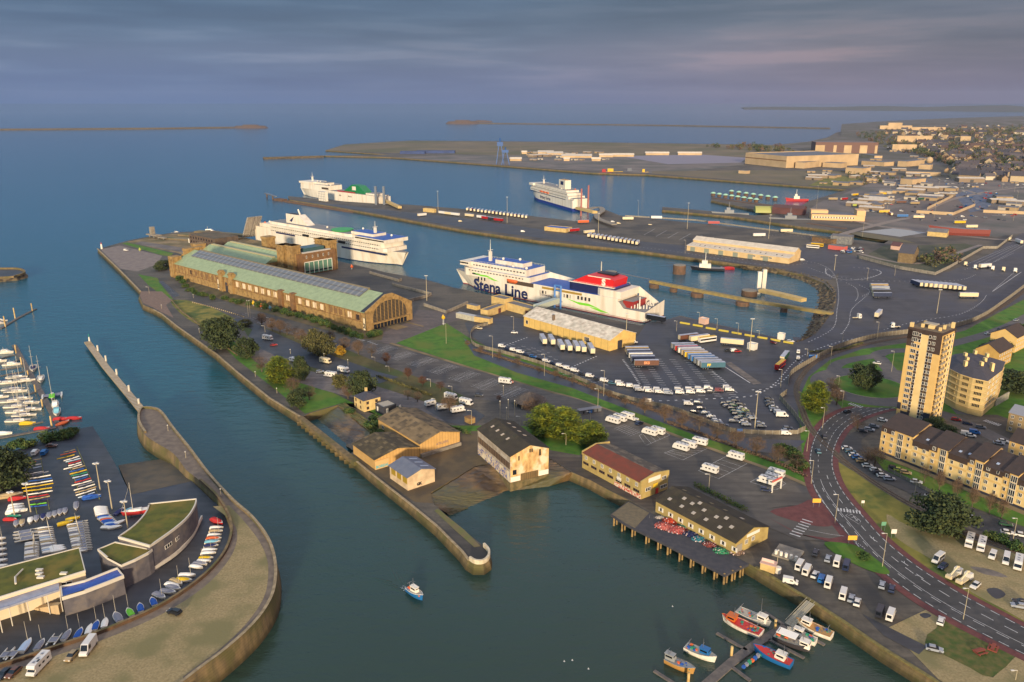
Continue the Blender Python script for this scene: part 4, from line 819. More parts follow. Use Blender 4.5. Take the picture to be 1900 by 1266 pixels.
block('house','second ochre house with plain gable at the right edge of the photo',(1882,655),40,20,14,9,OCW,ROOFB,4,3,'house')
FN=striped('mesh_fence',(132,120,98),(112,102,86),.1,'X',.8,.5,.2)
def fence(pts,lab,h=2.6,m=FN,cat='fence',posts=3.0,smooth=True):
 P=PX(smoothpx(pts,4)if smooth else pts);t=thing('security_fence',lab,cat,(0,0,0));b=MB();wallstrip(b,P,.08,.15,h);b.build('mesh_panel',m,t)
 b=MB()
 for p,d in along(P,posts):b.box(p.x-.07,p.x+.07,p.y-.07,p.y+.07,0,h+.15)
 b.build('post_row',mat('fence_post',(150,146,136),rough=.6),t)['kind']='stuff'
fence([(905,604),(893,607),(879,612),(873,625),(882,643),(931,656),(1010,679),(1075,706),(1130,731),(1184,747),(1247,761),(1310,785),(1353,801),(1420,807),(1480,806)],'long curved fence between the lawn ditch and the van row',2.1)
fence([(1480,806),(1494,800),(1470,769),(1446,741),(1460,731)],'fence around the corner of the car compound beside the railway',smooth=False)
fence([(1462,715),(1468,696),(1496,678),(1530,659),(1567,643),(1622,628),(1680,620),(1773,607),(1821,590),(1863,562),(1905,530),(1990,462)],'long fence between the lorry park and the railway curve',3)
fence([(1590,478),(1594,480),(1670,500),(1735,511),(1762,498),(1824,462),(1850,462),(1878,440)],'wall around the yard with the gabled house in the right terminal',2.8,CONC,'wall',smooth=False)
fence([(1160,402),(1290,410),(1450,431),(1520,440)],'long pale barrier on the far edge of the middle pier',1.8,CONC,'barrier',smooth=False)
fence([(1648,874),(1690,896),(1745,925)],'low pale fence between the railway and the estate road',1.4)
bl2=MB();bl2.box(-.35,.35,-.25,.25,0,.7);bme=bl2.data('boulder',[COPE])
for i,(p,d)in enumerate(along(PX(smoothpx([(358,562),(400,573),(440,585),(455,590)],4)),2.6)):
 o=put('boulder',bme,None,(p.x,p.y,.1));tag(o,'small pale stone boulder, %s from the left along the dry lawn'%ordn(i),'boulder','pale boulders edging the dry lawn')
def post(base,h,lab,kind='lamp',top=None,group=None):
 A=G(*base)if not isinstance(base,Vector)else base
 t=thing('street_lamp' if kind!='mast' else 'lighting_mast',lab,'lamp post' if kind!='mast' else 'lighting mast',A,0,group)
 b=MB();b.cyl(0,0,0,h,.11 if kind!='mast' else.26,.06 if kind!='mast' else.13,6);b.build('pole',mat('lamp_pole',(168,154,124),rough=.6),t)
 b=MB()
 if kind=='mast':b.box(-1.2,1.2,-.3,.3,h-.1,h+.25);b.box(-.3,.3,-1,1,h,h+.22)
 elif kind=='ball':b.sph(0,0,h+.1,.28,6)
 else:b.tube((0,0,h),(-1.4,-.3,h+.25),.07);b.box(-1.9,-1.1,-.5,-.1,h+.15,h+.32)
 b.build('lamp_head',mat('lamp_head',(196,190,178),rough=.5),t);return t
def lampat(px,py,top,lab,kind='lamp',group=None):
 return post((px,py),max(2.5,HT(G(px,py),top)),lab,kind,group=group)
for px,py,tp,lab,k in((1637,1052,990,'tall street lamp on the green island beside the main road','lamp'),(1787,1150,1092,'tall street lamp between the main road and the weedy grass patch','lamp'),(1549,972,918,'street lamp on the red island at the junction','lamp'),(1505,898,855,'street lamp at the west kerb of the bend','lamp'),(1497,838,800,'street lamp on the footpath north of the camper park','lamp'),(1526,795,757,'street lamp inside the road bend near the conifer','lamp'),(1562,758,726,'street lamp by the roundabout crossing','lamp'),(1540,678,643,'lamp post between rails and roundabout road','lamp'),(1654,690,652,'thin tall lamp on the green field west of the tower','lamp'),(1556,716,698,'short lamp on the bare tree side of the roundabout island','lamp'),(1315,909,880,'lamp post standing in the camper park lane','lamp'),(1109,762,722,'lamp post at the lawn path corner of the camper park','lamp'),(1050,826,805,'pole beside the clump of green conifers','lamp'),(1095,785,764,'lamp post beside the recycling shelter','lamp'),(1697,917,895,'lamp post beside the low fence on the estate road','lamp'),(1880,1000,962,'lamp post beside the railway at the right edge','lamp'),(1884,1262,1244,'double lamp at the bottom right corner','lamp'),(928,790,745,'first of the bare flag poles beside the thatched hut','ball'),(940,788,757,'second of the bare flag poles beside the thatched hut','ball'),(943,776,742,'third of the bare flag poles beside the thatched hut','ball'),(955,772,744,'fourth of the bare flag poles beside the thatched hut','ball'),(965,795,773,'two-armed lamp behind the tall white warehouse','lamp'),(914,664,624,'lamp mast on the ditch side of the van row, nearest the hall','lamp'),(1010,698,658,'lamp mast behind the middle of the curved van row','lamp'),(1120,735,688,'lamp mast behind the fourteenth parked van','lamp'),(953,613,588,'thin lamp by the cream shed corner','lamp'),(1161,640,583,'tall lamp in front of the cream shed gable','mast'),(1255,616,596,'lamp on the quay near the boarding ramp','lamp'),(1297,602,580,'white lamp at the basin edge','lamp'),(1330,612,592,'lamp at the basin edge beside the pale building','lamp'),(1369,621,600,'lamp at the basin edge left of the tall mast','lamp'),(1408,628,614,'short lamp at the basin edge right of the tall mast','lamp'),(1391,652,592,'very tall lighting mast beside the pale cube near the basin','mast'),(1400,798,727,'tall lighting mast standing among the parked cars','mast'),(1448,720,686,'lamp at the compound exit','lamp'),(1497,667,648,'lamp by the rails near the small blue sign','lamp'),(1562,642,620,'lamp on the terminal side of the railway fence','lamp'),(1627,630,598,'lamp between fence and lorry cabs','lamp'),(1738,582,538,'slim lighting mast in the middle of the lorry park','mast'),(1548,502,474,'white mast beside the terminal roundabout','mast'),(1609,520,498,'lamp at the terminal roundabout east side','lamp'),(1660,512,494,'lamp behind the concrete wall of the yard','lamp'),(792,558,512,'lighting mast on the apron left of the big ferry','mast'),(1275,425,377,'tall lighting mast on the middle pier left of the long warehouse','mast'),(1426,443,399,'tall lighting mast on the middle pier right of the long warehouse','mast'),(941,414,366,'tall lighting mast beside the row of far trailers','mast'),(1110,432,396,'tall lighting mast on the middle pier beside the lorry row','mast'),(813,394,355,'tall lighting mast on the outer part of the middle pier','mast'),(1271,470,446,'lamp at the left end of the long warehouse','lamp'),(1184,402,372,'thin mast at the barrier of the middle pier','lamp'),(461,588,558,'left pole of the pair by the car park entrance','ball'),(465,590,558,'right pole of the pair by the car park entrance','ball'),(492,617,605,'lamp in front of the camper beside the dark pines','lamp'),(500,600,590,'lamp in the car park south of the hall','lamp'),(277,545,533,'lamp on the bastion corner','lamp'),(359,553,549,'round lamp by the bend of the hall road','ball'),(539,657,649,'round lamp beside the yellow-green conifer','ball'),(602,670,657,'round lamp behind the camper trio','ball'),(646,682,668,'round lamp right of the camper trio','ball'),(696,673,663,'lamp at the edge of the wide car park','lamp'),(722,690,680,'second lamp at the edge of the wide car park','lamp'),(799,718,704,'lamp beside the wide car park, nearer the campers','lamp'),(839,736,717,'lamp behind the pair of white campers','lamp'),(808,762,740,'lamp in front of the caravan by the long shed','lamp'),(875,788,762,'lamp at the small brick substation','lamp'),(934,735,716,'white-topped lamp left of the thatched hut','ball'),(828,638,601,'tall lamp on the lawn beside the yellow capsule','lamp')):
 lampat(px,py,tp,lab,k)
for i,(px,py,tp)in enumerate(((186,910,816),(208,945,865),(238,985,916),(57,950,886),(28,960,914))):
 post((px,py),min(11,HT(G(px,py),tp)),'tall pale lighting pole in the boat yard, %s counted from the %s'%((ordn(i),'slipway side')if i<3 else(ordn(i-3),'dark tree')),'mast')
def sign(px,py,h,w_,hh,m,lab,rz=0,txt=None):
 t=thing('road_sign',lab,'sign',G(px,py),rz);b=MB();b.cyl(-w_*.35,0,0,h,.07,n=5);b.cyl(w_*.35,0,0,h,.07,n=5);b.build('post',STEEL,t)
 MB().box(-w_/2,w_/2,-.08,.0,h-hh,h).build('sign_board',m,t)
SY=mat('sign_orange',(214,160,50),rough=.6);SB=mat('sign_blue',(60,110,170),rough=.6)
sign(1514,942,3.6,3,1.6,SY,'orange direction sign on the red junction island');sign(1580,1012,3.6,3,1.6,SY,'orange direction sign on the green island');sign(1657,998,3.2,1.8,1.6,WFR,'white square sign beside the gravel car park');sign(1638,985,3.4,1.6,1.4,mat('sign_green',(90,140,110),rough=.6),'green and white sign on the dry grass');sign(1600,940,2.4,1.1,1,WFR,'small triangular warning sign by the main road')
sign(1508,668,3,4.6,1.8,SB,'blue panel on the fence by the railway');sign(1202,752,3.4,3,1.8,WFR,'white information board at the van row fence');sign(1372,806,2.6,2.4,1.2,SB,'small blue board on the compound fence')
t=thing('entrance_gantry','white camper park height gantry with red lettering strip','gantry',G(1432,915),R(38));b=MB()
for x in(0,5.6):b.box(x-.2,x+.2,-.2,.2,0,5)
b.build('post',WFR,t);MB().box(-.3,5.9,-.15,.15,3.6,4.4).build('beam',WFR,t);MB().box(-.3,5.9,-.2,.2,4.4,5.1).build('sign_board',mat('pink_red',(190,90,80),rough=.6),t)
CARC={'white':(206,200,190),'silver':(140,144,150),'grey':(92,96,104),'black':(28,30,36),'navy':(34,44,70),'blue':(30,92,150),'red':(150,26,26),'green':(30,70,46),'tan':(150,128,92),'lime':(156,160,70),'teal':(60,96,110),'yellow':(200,160,30),'orange':(196,90,40),'maroon':(96,24,34),'dark':(40,42,50),'cream':(206,188,150),'brown':(96,62,46)}
def cm(c):return mat('paint_'+c,CARC[c],rough=.35)
TYRE=mat('tyre',(24,24,26),rough=.9);LAMP=mat('headlight',(210,206,196),rough=.2);CG=mat('vehicle_glass',(20,24,30),rough=.12)
def wheels(t,xs,y,r=.33,w_=.24):
 k=('wheel',r);
 if k not in WINM:
  b=MB();n=10;b.X=Matrix.Rotation(math.pi/2,4,'X');b.cyl(0,0,-w_/2,w_/2,r,n=n);b.cyl(0,0,-w_/2-.01,w_/2+.01,r*.5,n=6,mi=1);WINM[k]=b.data('wheel',[TYRE,STEEL])
 for x in xs:
  for s in(-1,1):put('wheel',WINM[k],t,(x,s*y,r))
def ext(b,prof,w0,w1=None,mi=0,zt=None):
 0
 w1=w1 or w0;zs=[p[1]for p in prof];z0,z1=min(zs),max(zs)
 f=lambda z:w0+(w1-w0)*(z-z0)/max(.01,z1-z0)
 b.loft([[(x,s*f(z),z)for x,z in prof]for s in(1,-1)],mi)
def heads(t,x,y,z):
 if 'hl' not in WINM:WINM['hl']=MB().box(-.06,.08,-.2,.2,-.09,.09).data('headlight',[LAMP])
 for s in(-1,1):put('headlight',WINM['hl'],t,(x,s*y,z))
def mk_car(est=0):
 t=thing('parked_car','x','car');b=MB();L=2.1
 ext(b,[(-L,.3),(L,.3),(L+.02,.62),(L-.15,.78),(1.0,.92),(-L+.1,.95),(-L-.02,.7)],.88,.84)
 ext(b,[(.25,1.40),(.1,1.46),(-1.2-est*.5,1.44),(-1.35-est*.55,1.38)],.66,.62);b.build('body',cm('white'),t)
 b=MB();ext(b,[(1.05,.9),(.25,1.41),(-1.3-est*.5,1.40),(-1.95,.9)],.82,.66);b.build('windows',CG,t)
 wheels(t,(1.3,-1.3),.8);heads(t,L,.6,.62);return proto(t)
def mk_van(h=2.1,L=2.45,glass=False):
 t=thing('parked_van','x','van');b=MB()
 ext(b,[(-L,.35),(L,.35),(L,.85),(L-.1,1.0),(L-.75,1.2),(L-1.35,h-.08),(L-1.7,h),(-L+.05,h),(-L,h-.15)],.92,.84);b.build('body',cm('white'),t)
 b=MB();b.loft([[(L-.72,s*.78,1.22),(L-1.3,s*.72,h-.12),(L-1.26,s*.72,h-.10),(L-.66,s*.78,1.24)]for s in(1,-1)])
 for s in(-1,1):b.box(L-2.3,L-1.45,s*.9-.02,s*.9+.02,1.15,h-.4);
 if glass:
  for s in(-1,1):b.box(-L+.3,L-2.5,s*.89-.02,s*.89+.02,1.2,h-.45)
 b.box(-L-.02,-L+.01,-.6,.6,1.2,h-.35);b.build('windows',CG,t)
 wheels(t,(L-.9,-L+.85),.84);heads(t,L,.66,.8);return proto(t)
def mk_camper(k=0):
 t=thing('motorhome','x','motorhome');b=MB();L=3.5;h=2.95
 if k==0:pr=[(-L,.5),(L-.1,.45),(L,.9),(L-.7,1.25),(L-1.0,1.7),(L-.55,2.2),(L-.9,h-.1),(L-1.6,h),(-L,h)]
 elif k==1:pr=[(-L,.5),(L-.1,.45),(L,.9),(L-.15,1.3),(L-.7,2.5),(L-1.2,h-.1),(L-1.8,h),(-L,h)]
 else:pr=[(-L+.6,.55),(L-1.3,.55),(L-.9,1.2),(L-1.1,2.3),(L-1.6,2.5),(-L+.9,2.5),(-L+.6,2.1)]
 ext(b,pr,1.12,1.08);b.build('body',cm('white'),t)
 b=MB();top=2.5 if k==2 else h
 if k==0:b.loft([[(L-.64,s*.95,1.24),(L-.96,s*.95,1.66),(L-.9,s*.95,1.68),(L-.58,s*.95,1.26)]for s in(1,-1)])
 if k==1:b.loft([[(L-.14,s*1,1.34),(L-.6,s*1,2.25),(L-.54,s*1,2.26),(L-.08,s*1,1.35)]for s in(1,-1)])
 for s in(-1,1):
  for x0,x1 in((-2.6,-1.8),(-.9,-.1),(.6,1.3))if k!=2 else((-2.2,-1.2),(0,1.2)):b.box(x0,x1,s*1.115-.02,s*1.115+.02,1.55,2.05)
 b.box(-L-(.02 if k!=2 else-.7),-L+.01+(0 if k!=2 else.72),-.7,.7,1.6,2.1);b.build('windows',CG,t)
 for x in(-2.2,-.4,1.1):MB().box(x,x+.6,-.3,.3,top-.01,top+.12).build('roof_hatch',mat('grey_plastic',(120,122,128),rough=.5),t)
 if k==0:MB().box(.2,1.1,.45,.95,top,top+.1).build('solar_panel',CG,t)
 wheels(t,(L-1,-L+1.5)if k!=2 else(-.4,),1.0,.36)
 if k!=2:heads(t,L-.04,.8,.85)
 t['category']=('motorhome','motorhome','caravan')[k];return proto(t)
def mk_trailer(L=13.4,reefer=False):
 t=thing('semi_trailer','x','trailer');b=MB();b.box(-L/2,L/2,-1.27,1.27,1.15,4.0,0,1);b.build('body',[cm('white'),mat('trailer_roof',(176,178,186),(150,152,160),.4,.6)],t)
 b=MB();b.box(-L/2+.2,L/2-.3,-1.1,1.1,.85,1.15);b.box(L/2-2.6,L/2-2.4,-.9,.9,0,.85);b.build('chassis',cm('black'),t)
 if reefer:MB().box(L/2,L/2+.4,-1,1,2.2,3.8).build('cooling_unit',cm('silver'),t)
 b=MB();b.box(-L/2-.03,-L/2,-1.2,1.2,1.2,3.9);b.build('rear_door',cm('cream'),t)
 wheels(t,(-L/2+1.2,-L/2+2.5,-L/2+3.8),1.08,.5);return proto(t)
def mk_tractor():
 t=thing('lorry_cab','x','lorry');b=MB();ext(b,[(.9,.5),(3,.5),(3.1,1.2),(2.95,2.6),(2.5,3.5),(1.0,3.6),(.9,3.4)],1.22,1.18);b.build('cab',cm('white'),t)
 b=MB();b.loft([[(3.06,s*1.05,1.5),(2.9,s*1.05,2.6),(2.98,s*1.05,2.6),(3.14,s*1.05,1.5)]for s in(1,-1)])
 for s in(-1,1):b.box(1.9,2.7,s*1.21-.03,s*1.21+.03,1.6,2.4)
 b.build('windows',CG,t)
 b=MB();b.box(-3,.9,-.5,.5,.7,1.05);b.build('chassis',cm('cream'),t);wheels(t,(2.1,-1.6),1.0,.5);heads(t,3.1,.9,.8);return proto(t)
def mk_bus():
 t=thing('coach','x','coach');b=MB();b.box(-6,6,-1.25,1.25,.45,3.3);b.build('body',cm('white'),t)
 MB().box(-5.8,5.8,-1.28,1.28,1.5,2.5).build('windows',CG,t);MB().box(-5.8,5.8,-1.1,1.1,3.3,3.42).build('roof',cm('yellow'),t);wheels(t,(4,-3.4),1.1,.5);return proto(t)
PROT={'car':mk_car(),'estate':mk_car(1),'van':mk_van(1.9,2.2),'bigvan':mk_van(2.5,2.8),'minibus':mk_van(2.5,2.8,True),'camper':mk_camper(0),'aclass':mk_camper(1),'caravan':mk_camper(2),'trailer':mk_trailer(),'reefer':mk_trailer(12.6,True),'tractor':mk_tractor(),'coach':mk_bus()}
USED=set()
def veh(kind,loc,hdg,label,group=None,colour=None,scale=None,part='body',name=None):
 p=PROT[kind]
 if isinstance(loc,tuple):loc=G(*loc)
 loc=Vector((loc.x,loc.y,loc.z+.18))
 if kind in USED:o=copy(p,loc,hdg,label,group,scale)
 else:
  USED.add(kind);o=p;o.location=loc;o.rotation_euler=(0,0,hdg);o['label']=label
  if group:o['group']=group
  if scale:o.scale=(scale,)*3
 if colour:paint(o,part if kind!='tractor' else 'cab',cm(colour))
 if name:o.name=name
 return o
NM={'car':'hatchback','estate':'estate car','van':'small van','bigvan':'large van','minibus':'windowed van','camper':'coachbuilt motorhome','aclass':'flat-fronted motorhome','caravan':'caravan','trailer':'box trailer','reefer':'refrigerated trailer','tractor':'lorry cab','coach':'coach'}
def hd(a,b_):v=(G(*b_)-G(*a)).xy;return math.atan2(v.y,v.x)
def row(items,place,group,hdg,order='from the left'):
 0
 for i,it in enumerate(items):
  h=R(it[4])if len(it)>4 else hdg(i)if callable(hdg)else R(hdg)
  veh(it[2],(it[0],it[1]),h+rnd.uniform(-.04,.04),'%s %s, %s in the %s'%(it[3],NM[it[2]],ordn(i),place),group,it[3])
q=[(p[0]/5.588+860,p[1]/5.588+560,p[2],p[3])for p in((400,475,'van','white'),(458,500,'car','navy'),(520,514,'van','white'),(590,535,'van','white'),(652,560,'car','navy'),(722,580,'estate','blue'),(792,606,'car','black'),(858,632,'van','white'),(930,652,'car','navy'),(1000,678,'van','white'),(1080,704,'van','white'),(1155,728,'van','white'),(1230,760,'car','dark'),(1310,784,'van','white'),(1385,812,'car','dark'),(1460,832,'van','white'),(1545,856,'estate','teal'))]
row(q,'van row along the fence from the left','vans and cars parked along the terminal fence',-25)
q=[(1149,713),(1152,716.5),(1168,716,'estate','navy'),(1170,719),(1183,722),(1186,726),(1202,725),(1205,728.5),(1220,726),(1223,730),(1238,729),(1240,732,'van','silver'),(1259,726),(1261,731),(1279,725.5),(1281,730.5),(1297,724.5),(1300,729),(1314,723),(1318,728.5,'car','dark'),(1334,727,'van','maroon'),(1349,722),(1353,726)]
row([(p[0],p[1],*(p[2:]or('van','white')))for p in q],'two-deep van rows from the left','vans parked two deep at the end of the terminal fence row',-8)
q=[(840,812,'van','white'),(925,797,'estate','grey'),(950,848,'estate','dark'),(893,880,'estate','black'),(990,888,'car','silver'),(1040,922,'car','white'),(1088,958,'estate','white'),(1098,972,'estate','silver'),(1150,1000,'car','grey'),(1160,806,'estate','dark'),(1250,785,'car','dark'),(1232,822,'car','green'),(1300,815,'estate','dark'),(1315,850,'car','white'),(1335,872,'car','lime'),(1246,876,'car','green'),(1262,900,'estate','dark'),(1272,936,'car','grey'),(1375,900,'car','dark'),(1385,918,'estate','grey'),(1325,972,'car','white'),(1348,992,'estate','silver'),(1468,984,'car','silver'),(1482,1008,'estate','grey'),(1548,768,'estate','dark'),(1552,795,'car','grey'),(1592,842,'car','white'),(1636,888,'van','white'),(1665,915,'bigvan','white'),(1718,1026,'estate','grey'),(1704,1048,'car','silver'),(1700,1074,'van','white'),(1180,826,'car','navy'),(1210,800,'estate','grey'),(1225,850,'estate','dark'),(1290,880,'car','teal'),(1310,925,'estate','green'),(1345,950,'car','dark'),(1400,935,'car','silver'),(1235,960,'estate','grey'),(1560,820,'car','dark'),(1600,865,'estate','silver')]
PL={0:'at the left end of the car compound',14:'in the middle of the car compound'}
for i,(x,y,k,c)in enumerate(q):
 zone='left column' if i<9 else 'middle block' if i<20 else 'infill between the rows' if i>31 else 'front group by the mast' if i<24 else 'right wall column'
 n=i-32 if i>31 else i if i<9 else i-9 if i<20 else i-20 if i<24 else i-24
 veh(k,(x/4.75+1100,y/4.75+581),R(-6),'%s %s, %s from the back in the compound %s'%(c,NM[k],ordn(n),zone),'cars parked in the compound',c)
for x,y,k,c,h,lab in((1740,258,'estate','white',0,'white estate car driving beside the basin end'),(1810,352,'van','white',70,'white van behind another van by the lane dots'),(1808,408,'van','white',70,'white van nearest the railway fence by the lane dots'),(362,268,'van','white',-10,'white van at the open door of the cream shed'),(1245,342,'van','white',10,'white van in front of a red car near the pale building'),(1275,346,'car','red',10,'red car beside the white van near the pale building'),(1190,336,'car','black',10,'black car left of the white van near the pale building'),(1590,268,'car','maroon',-60,'dark red car beside the quay kiosks'),(525,324,'car','white',20,'')):
 if lab:veh(k,(x/4.75+1100,y/4.75+581),R(h),lab,None,c)
veh('car',(954.5,619),R(-5),'white car at the corner of the black yard',None,'white');veh('estate',(889,611),R(-30),'pale car beside the fence bend and container office',None,'cream');veh('car',(955,650),0,'',None,'dark')if 0 else None
def trow(pts,kinds,place,group,h,sc=None,order='from the back'):
 for i,((x,y),(k,c))in enumerate(zip(pts,kinds)):
  veh(k,(x,y),h if not callable(h)else h(i),'%s %s, %s %s in the %s'%(c,NM[k],ordn(i),order,place),group,c,sc)
tw=[(1011,642),(1026.5,643),(1044,653),(1058,654.5),(1072.5,655.5),(1084,657),(1100,660)]
for i,(x,y)in enumerate(tw):
 h=hd((x,y),(x-11,y-19));d=Vector((math.cos(h),math.sin(h),0));veh('reefer',G(x,y)+d*6.3,h,'white refrigerated trailer, %s from the left in the row beside the cream shed'%ordn(i),'white trailers beside the cream shed','white')
trow([(1181,656),(1184,661.5),(1188,667),(1192,673),(1199,681)],[('trailer','tan'),('trailer','navy'),('trailer','white'),('trailer','navy'),('trailer','brown')],'left trailer block','trailers in the left block',R(2))
g2=[('trailer','grey'),('trailer','red'),('trailer','white'),('trailer','tan'),('trailer','yellow'),('trailer','blue'),('trailer','blue'),('trailer','grey'),('trailer','silver'),('trailer','teal')]
trow([(1266+i*6.2,649+i*4.0)for i in range(10)],g2,'right trailer block','trailers in the right block',R(3))
for(x,y),s,c,m_,lab in(((1199,681),'SKS','o',mat('orange_letter',(226,140,90),rough=.6),'a'),((1321.8,685),'PF','y',mat('yellow_letter',(230,190,30),rough=.6),'b')):
 p=[o for o in C.objects if o.name.startswith('semi_trailer')and(o.location-G(x,y)).xy.length<1.2]
 if p:put('lettering',textmesh(s,2.0,m_,.02,bold=.08),p[0],(-2.4 if s=='PF' else 0,-1.3,1.9))
for x,y,k,c,h,lab in((1277,632,'trailer','brown',22,'brown flat load lying beside the quay road, left one'),(1297,634,'trailer','cream',22,'cream trailer beside the yellow-roofed coach'),(1312,635,'coach','white',24,'white coach with yellow roof near the quay'),(1358,641,'trailer','cream',-20,'long cream trailer left of the white cube by the tall mast'),(1447,683,'coach','red',55,'red tank lorry driving toward the exit lane'),(1455,669,'trailer','green',60,'green flatbed lorry ahead of the red tanker'),(1217,597,'trailer','black',-38,'dark trailer boarding at the stern ramp of the big ferry')):
 veh(k,(x,y),R(h),lab,None,c)
trow([(1630,536),(1632,541),(1634,546.5),(1636,553)],[('trailer','tan'),('trailer','silver'),('trailer','dark'),('trailer','navy')],'right park block of four','trailers in the right lorry park',R(-2))
trow([(1700+i*8.8,531+i*.8)for i in range(10)],[('reefer',c)for c in('navy','silver','tan','white','white','cream','grey','tan','silver','grey')],'row of ten end-on trailers','end-on trailers in the right lorry park',R(97),order='from the left')
for x,y,k,c,h,lab in((1796,553,'trailer','cream',-4,'long white trailer alone in front of the row of ten'),(1629,588,'reefer','white',55,'white trailer alone between two lorry cabs'),(1589,592,'tractor','white',10,'white lorry cab left of the lone trailer'),(1661,609,'tractor','white',175,'white lorry cab right of the lone trailer'),(1792,494,'tractor','cream',80,'cream lorry cab beside the yard wall'),(1810,500,'tractor','white',85,'white lorry cab right of the cream one'),(1827,498,'reefer','white',20,'white trailer among the row of cabs at right'),(1842,502,'tractor','white',70,'white lorry cab just right of the trailer at right'),(1862,504,'tractor','cream',70,'cream lorry cab, second from the right edge'),(1884,506,'tractor','white',75,'white lorry cab nearest the right edge'),(1874,448,'tractor','cream',80,'cream lorry cab behind the wall end at upper right'),(1890,452,'trailer','white',80,'white trailer at the right edge behind the wall'),(1872,530,'car','white',0,'')):
 if lab:veh(k,(x,y),R(h),lab,None,c)
trow([(1094+i*7.4,440+i*1.2)for i in range(13)],[('reefer',c)for c in('white','white','white','cream','brown','white','white','silver','tan','cream','tan','navy','white')],'close row on the middle pier','trailers in the close row on the middle pier',R(72),order='from the left')
trow([(868+i*6.8,391+i*.9)for i in range(17)],[('reefer',('white','cream','silver','white','brown','red')[(i*5)%6])for i in range(17)],'far row on the middle pier','trailers in the far row of the middle pier',R(84),order='from the left')
trow([(822,398),(833,399.5),(845,401),(871,403),(893,406),(902,408),(914,410),(925,411.5)],[('trailer','white'),('trailer','cream'),('trailer','white'),('trailer','cream'),('trailer','white'),('trailer','red'),('trailer','dark'),('trailer','red')],'end-to-end line on the outer pier','trailers end to end on the outer pier',R(-38),order='from the left')
for x,y,k,c,h,lab in((783,402,'reefer','white',40,'white trailer alone near the outer quay edge'),(1065,431,'trailer','red',30,'dark red trailer left of the close row'),(1093,434,'trailer','cream',30,'cream trailer just left of the close row'),(1082,415,'trailer','orange',10,'orange flat load behind the ferry ramp'),(1165,409,'trailer','cream',0,'cream trailer at the foot of the pier barrier'),(1218,407,'trailer','white',-5,'white trailer parked along the pier barrier'),(1324,417,'trailer','red',-5,'red trailer parked along the pier barrier'),(1206,418,'estate','cream',0,'cream car alone on the open middle pier'),(1137,413,'van','white',-20,'white van below the curved ramp'),(1148,416,'van','cream',-20,'cream van right of the curved ramp'),(1408,440,'trailer','white',4,'white trailer below the upright containers'),(1459,432,'trailer','cream',0,'cream trailer at the barrier right of the mast'),(1488,484,'van','white',10,'white van at the right end of the long warehouse'),(970,431,'van','white',0,'white van beside the low blue-roofed shed'),(854,412,'van','cream',10,'cream van on the outer middle pier')):
 veh(k,(x,y),R(h),lab,None,c)
cp=[(497,631,'camper',-25,'beside the large dark pines'),(546,672,'caravan',-30,'behind the yellow-green conifer'),(604,674,'aclass',-28,'furthest back in the trio right of the conifer'),(638,691,'camper',-30,'right of the trio near the grass'),(613,700,'camper',160,'nearest in the trio beside the blue car'),(938,712,'camper',-20,'alone on the wide marked car park'),(837,741,'aclass',-32,'left one of the pair above the long shed'),(865,751,'aclass',-32,'right one of the pair above the long shed'),(799,753,'caravan',35,'under the lamp left of the pair of campers'),(822,760,'caravan',20,'behind bare branches below the pair of campers'),(850,765,'camper',28,'low one near the hedge behind the long shed'),(1137,785,'aclass',140,'front left one of the group of four at the camper park'),(1149,781,'camper',140,'second one of the group of four at the camper park'),(1163,777,'aclass',140,'tall third one of the group of four at the camper park'),(1205,807,'aclass',140,'left one of the second camper group'),(1219,805,'camper',140,'right one of the second camper group'),(1263,835,'aclass',140,'front one of the third camper group'),(1277,830,'camper',140,'middle one of the third camper group'),(1297,825,'camper',145,'tall rear one of the third camper group'),(1316,876,'camper',140,'lone one in the large marked bay'),(1364,852,'camper',140,'lone one at the lawn edge of the large bay'),(1422,898,'camper',140,'front one beside the white gantry'),(1432,891,'caravan',140,'middle one behind the white gantry'),(1438,884,'camper',140,'rear one behind the white gantry'),(1798,1011,'camper',235,'left one of the pair beside the railway'),(1820,1018,'camper',235,'right one of the pair beside the railway'),(1888,1052,'aclass',235,'nearest the right edge on the gravel')]
for x,y,k,h,pl in cp:veh(k,(x,y),R(h),'white %s, %s'%(NM[k],pl),None,'cream' if k=='aclass' and x<700 else 'white')
veh('caravan',(1178,782),R(140),'small white box trailer at the end of the group of four campers',None,'white',.6)
